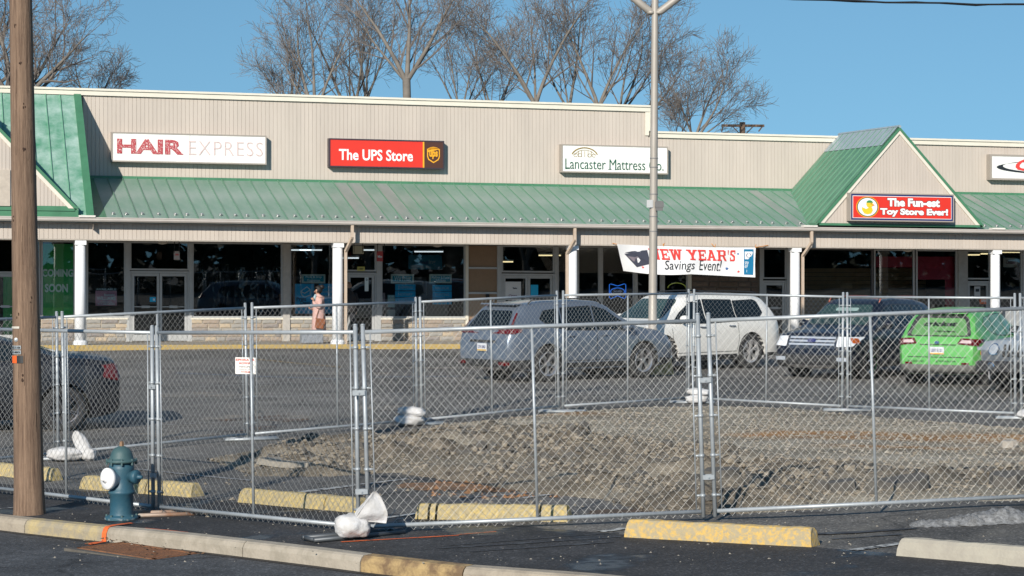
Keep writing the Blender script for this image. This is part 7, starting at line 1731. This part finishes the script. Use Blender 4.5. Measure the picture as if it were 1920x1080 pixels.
# broken stones and asphalt crumbs
def rocks(name, n, area, smin, smax, mset, seed, dens=None, kind='stuff'):
    rr = random.Random(seed); protos = []
    for k in range(10):
        bm = bmesh.new(); bmesh.ops.create_icosphere(bm, subdivisions=1, radius=1); 
        vs = [tuple(v.co*(1+.38*mnoise.noise(v.co*1.7+Vector((k*7, 0, 0))))) for v in bm.verts]
        if k % 2: # knock it into a blocky lump
            vs = [(math.copysign(min(abs(x), .72), x), math.copysign(min(abs(y), .7), y), math.copysign(min(abs(z), .6), z)) for x, y, z in vs]
        bm2 = bm; protos.append((vs, [tuple(v.index for v in f.verts) for f in bm.faces])); bm.free()
    mb = MB(); cnt = 0; V_ = []; F_ = []; Mi = []
    while cnt < n:
        x = rr.uniform(area[0], area[1]); y = rr.uniform(area[2], area[3]); d = inpoly(x, y, EX2)
        if d < -.25 or (d < .15 and rr.random() > .25): continue
        q = rough(x, y)
        if dens and rr.random() > dens(x, y, q): continue
        s_ = smin+(smax-smin)*rr.random()**3.2; vs, fs = rr.choice(protos); a = rr.uniform(0, 6.28); ca, sa = math.cos(a), math.sin(a); fl_ = rr.uniform(.5, .95); sx = rr.uniform(.8, 1.4); z = gz(x, y)+exh(x, y)+s_*.25*fl_
        o = len(V_)
        for (vx, vy, vz) in vs: vx *= sx; V_.append((x+s_*(vx*ca-vy*sa), y+s_*(vx*sa+vy*ca), z+s_*vz*fl_))
        F_ += [(i+o, j+o, k_+o) for i, j, k_ in fs]; Mi += [rr.randrange(len(mset))]*len(fs); cnt += 1
    me = bpy.data.meshes.new(name); me.from_pydata(V_, [], F_)
    for m in mset: me.materials.append(m)
    me.polygons.foreach_set('material_index', Mi); me.update(); return link(me, name, kind=kind)
rm1 = [mat('broken asphalt', (.075, .070, .064), .95, col2=(.13, .12, .105), scale=14, bump=.5), mat('grey stone', (.22, .20, .17), .95, col2=(.31, .28, .23), scale=14, bump=.5), mat('brown stone', (.18, .155, .12), .95, col2=(.28, .24, .185), scale=14, bump=.5)]
A_ = (x0, x1, y0_, y1_)
rocks('rubble', 15000, A_, .009, .040, [rm1[0], rm1[0], rm1[2], rm1[2], rm1[2], rm1[2]], 21, lambda x, y, q: (.05+.95*q)*max(.05, min(1, .5+2.2*mnoise.noise(Vector((x*.8, y*1.1, 4))))))
rocks('coarse_rubble', 260, A_, .04, .09, [rm1[0], rm1[0], rm1[2]], 22, lambda x, y, q: q*q*max(0, mnoise.noise(Vector((x*.9, y*1.3, 14)))*2.5))
rocks('gravel', 9000, A_, .008, .028, [rm1[1], rm1[2]], 23, lambda x, y, q: .55-.3*q)
# loose slabs that can be told apart
def slab_(px_, py_, w, d, h, rot, label, m):
    q = P(px_, py_); rr = random.Random(px_); mb = MB(); n_ = 9; pts = [(w/2*math.cos(2*PI*i/n_)*rr.uniform(.75, 1.1), d/2*math.sin(2*PI*i/n_)*rr.uniform(.75, 1.1)) for i in range(n_)]
    vs = [(x, y, 0) for x, y in pts]+[(x*.94, y*.94, h*rr.uniform(.8, 1.1)) for x, y in pts]; mb.add(vs, [tuple(range(n_-1, -1, -1)), tuple(range(n_, 2*n_))]+[(i, (i+1) % n_, n_+(i+1) % n_, n_+i) for i in range(n_)])
    o = mb.build('asphalt_slab', m, loc=(q.x, q.y, gz(q.x, q.y)+max(0, exh(q.x, q.y))*.7), rot=(rr.uniform(-.12, .12), rr.uniform(-.12, .12), rot)); tag(o, label, 'asphalt slab')
slab_(560, 882, 1.0, .7, .07, .2, 'pale dusty slab at the left end of the rubble', rm1[1]); slab_(640, 862, .9, .35, .07, .1, 'dark flat slab lying on the rubble left of the double post', rm1[0]); slab_(800, 830, .35, .2, .06, 0, 'small tan stone on the gravel', mat('tan stone', (.42, .33, .22), .95))
slab_(1355, 912, .45, .35, .14, .5, 'dark slab right of the second double post', rm1[0]); slab_(1700, 930, .6, .4, .13, .3, 'dark slab near the right fence panel', rm1[0]); slab_(1890, 920, .5, .4, .15, .9, 'dark block of asphalt at the right edge of the rubble', rm1[0]); slab_(1893, 842, .22, .18, .1, .2, 'pale boulder at the far right of the dug ground', mat('pale stone', (.34, .31, .27), .95)); slab_(1580, 935, .5, .35, .12, 1.2, 'broken slab in the middle of the right fence panel', rm1[0])
# rubble crumbs on the asphalt around the dig
rr = random.Random(77)
def crumbs(n, x0, x1, y0, y1, smax, seed, m):
    rr = random.Random(seed); mb = MB()
    for k in range(n):
        q = P(rr.uniform(x0, x1), rr.uniform(y0, y1)); s_ = .006+smax*rr.random()**3; a = rr.uniform(0, 6.3); h = s_*rr.uniform(.5, 1)
        pts = [(q.x+s_*math.cos(a+t)*rr.uniform(.7, 1.2), q.y+s_*math.sin(a+t)*rr.uniform(.7, 1.2)) for t in (0, 1.5, 3.1, 4.7)]; z = q.z+.004
        mb.add([(x, y, z) for x, y in pts]+[(q.x+rr.uniform(-.3, .3)*s_, q.y, z+h)], [(0, 1, 4), (1, 2, 4), (2, 3, 4), (3, 0, 4)])
    return mb.build('loose_stones', m, kind='stuff')
crumbs(500, 380, 1250, 850, 975, .028, 5, rm1[2]); crumbs(260, 100, 1900, 960, 1060, .010, 6, rm1[1]); crumbs(200, 800, 1100, 905, 935, .05, 7, mat('rust soil', (.28, .14, .06), .95, col2=(.2, .11, .06)))
mb = MB()
def stain(px_, py_, w, d, m, seed, dz=.0075):
    q = P(px_, py_); rr = random.Random(seed); n_ = 26; mb = MB(); pts = []
    for i in range(n_):
        t = 2*PI*i/n_; r_ = 1+.35*mnoise.noise(Vector((math.cos(t)*1.5, math.sin(t)*1.5, seed)))+.12*rr.uniform(-1, 1); pts.append((q.x+w/2*r_*math.cos(t), q.y+d/2*r_*math.sin(t)))
    vs = [(x, y, zroad(x, y)+dz) for x, y in pts]+[(q.x, q.y, q.z+dz)]; mb.add(vs, [(i, (i+1) % n_, n_) for i in range(n_)]); mb.build('ground_stain', m, kind='structure')
ms = mat('orange soil', (.30, .15, .065), .95, col2=(.12, .08, .05), scale=7)
stain(900, 910, 1.9, .9, ms, 3); stain(980, 918, 1.2, .5, ms, 4, .0085); stain(1180, 962, 1.0, .5, mat('damp soil', (.06, .04, .025), .8, col2=(.14, .09, .055), scale=7), 5)
mwet = mat('wet asphalt', (.022, .023, .026), .45, var=.3, scale=5)

# dirty remains of snow
M_snow = mat('dirty snow', (.30, .305, .31), .85, col2=(.07, .07, .068), scale=22, bump=1, bscale=50)
def snow(px_, py_, w, d, h, label, seed):
    q = P(px_, py_); r_ = MB(); r_.smooth = True; N_ = 40; M__ = 18; vs = []
    for j in range(M__+1):
        for i in range(N_+1):
            a = (i/N_-.5)*2; b_ = (j/M__-.5)*2; rr_ = math.sqrt(a*a+b_*b_)*(1+.3*mnoise.noise(Vector((a*2, b_*2, seed)))); z = h*max(-.05, 1-rr_*rr_)*(.65+.7*abs(mnoise.noise(Vector((a*3, b_*2, seed))))+.25*mnoise.noise(Vector((a*14, b_*9, seed)))); vs.append((a*w/2, b_*d/2, z-.012))
    r_.add(vs, [(j*(N_+1)+i, j*(N_+1)+i+1, (j+1)*(N_+1)+i+1, (j+1)*(N_+1)+i) for j in range(M__) for i in range(N_)]); o = r_.build('snow_pile', M_snow, loc=(q.x, q.y, gz(q.x, q.y)+.005)); tag(o, label, 'snow pile')
snow(1885, 976, .95, .45, .13, 'largest lump of dirty grey snow at the right edge', 3); snow(1815, 980, .55, .4, .10, 'middle lump of dirty snow beside the largest', 4); snow(1752, 984, .45, .3, .07, 'smallest lump of dirty snow in front of the fence', 5)
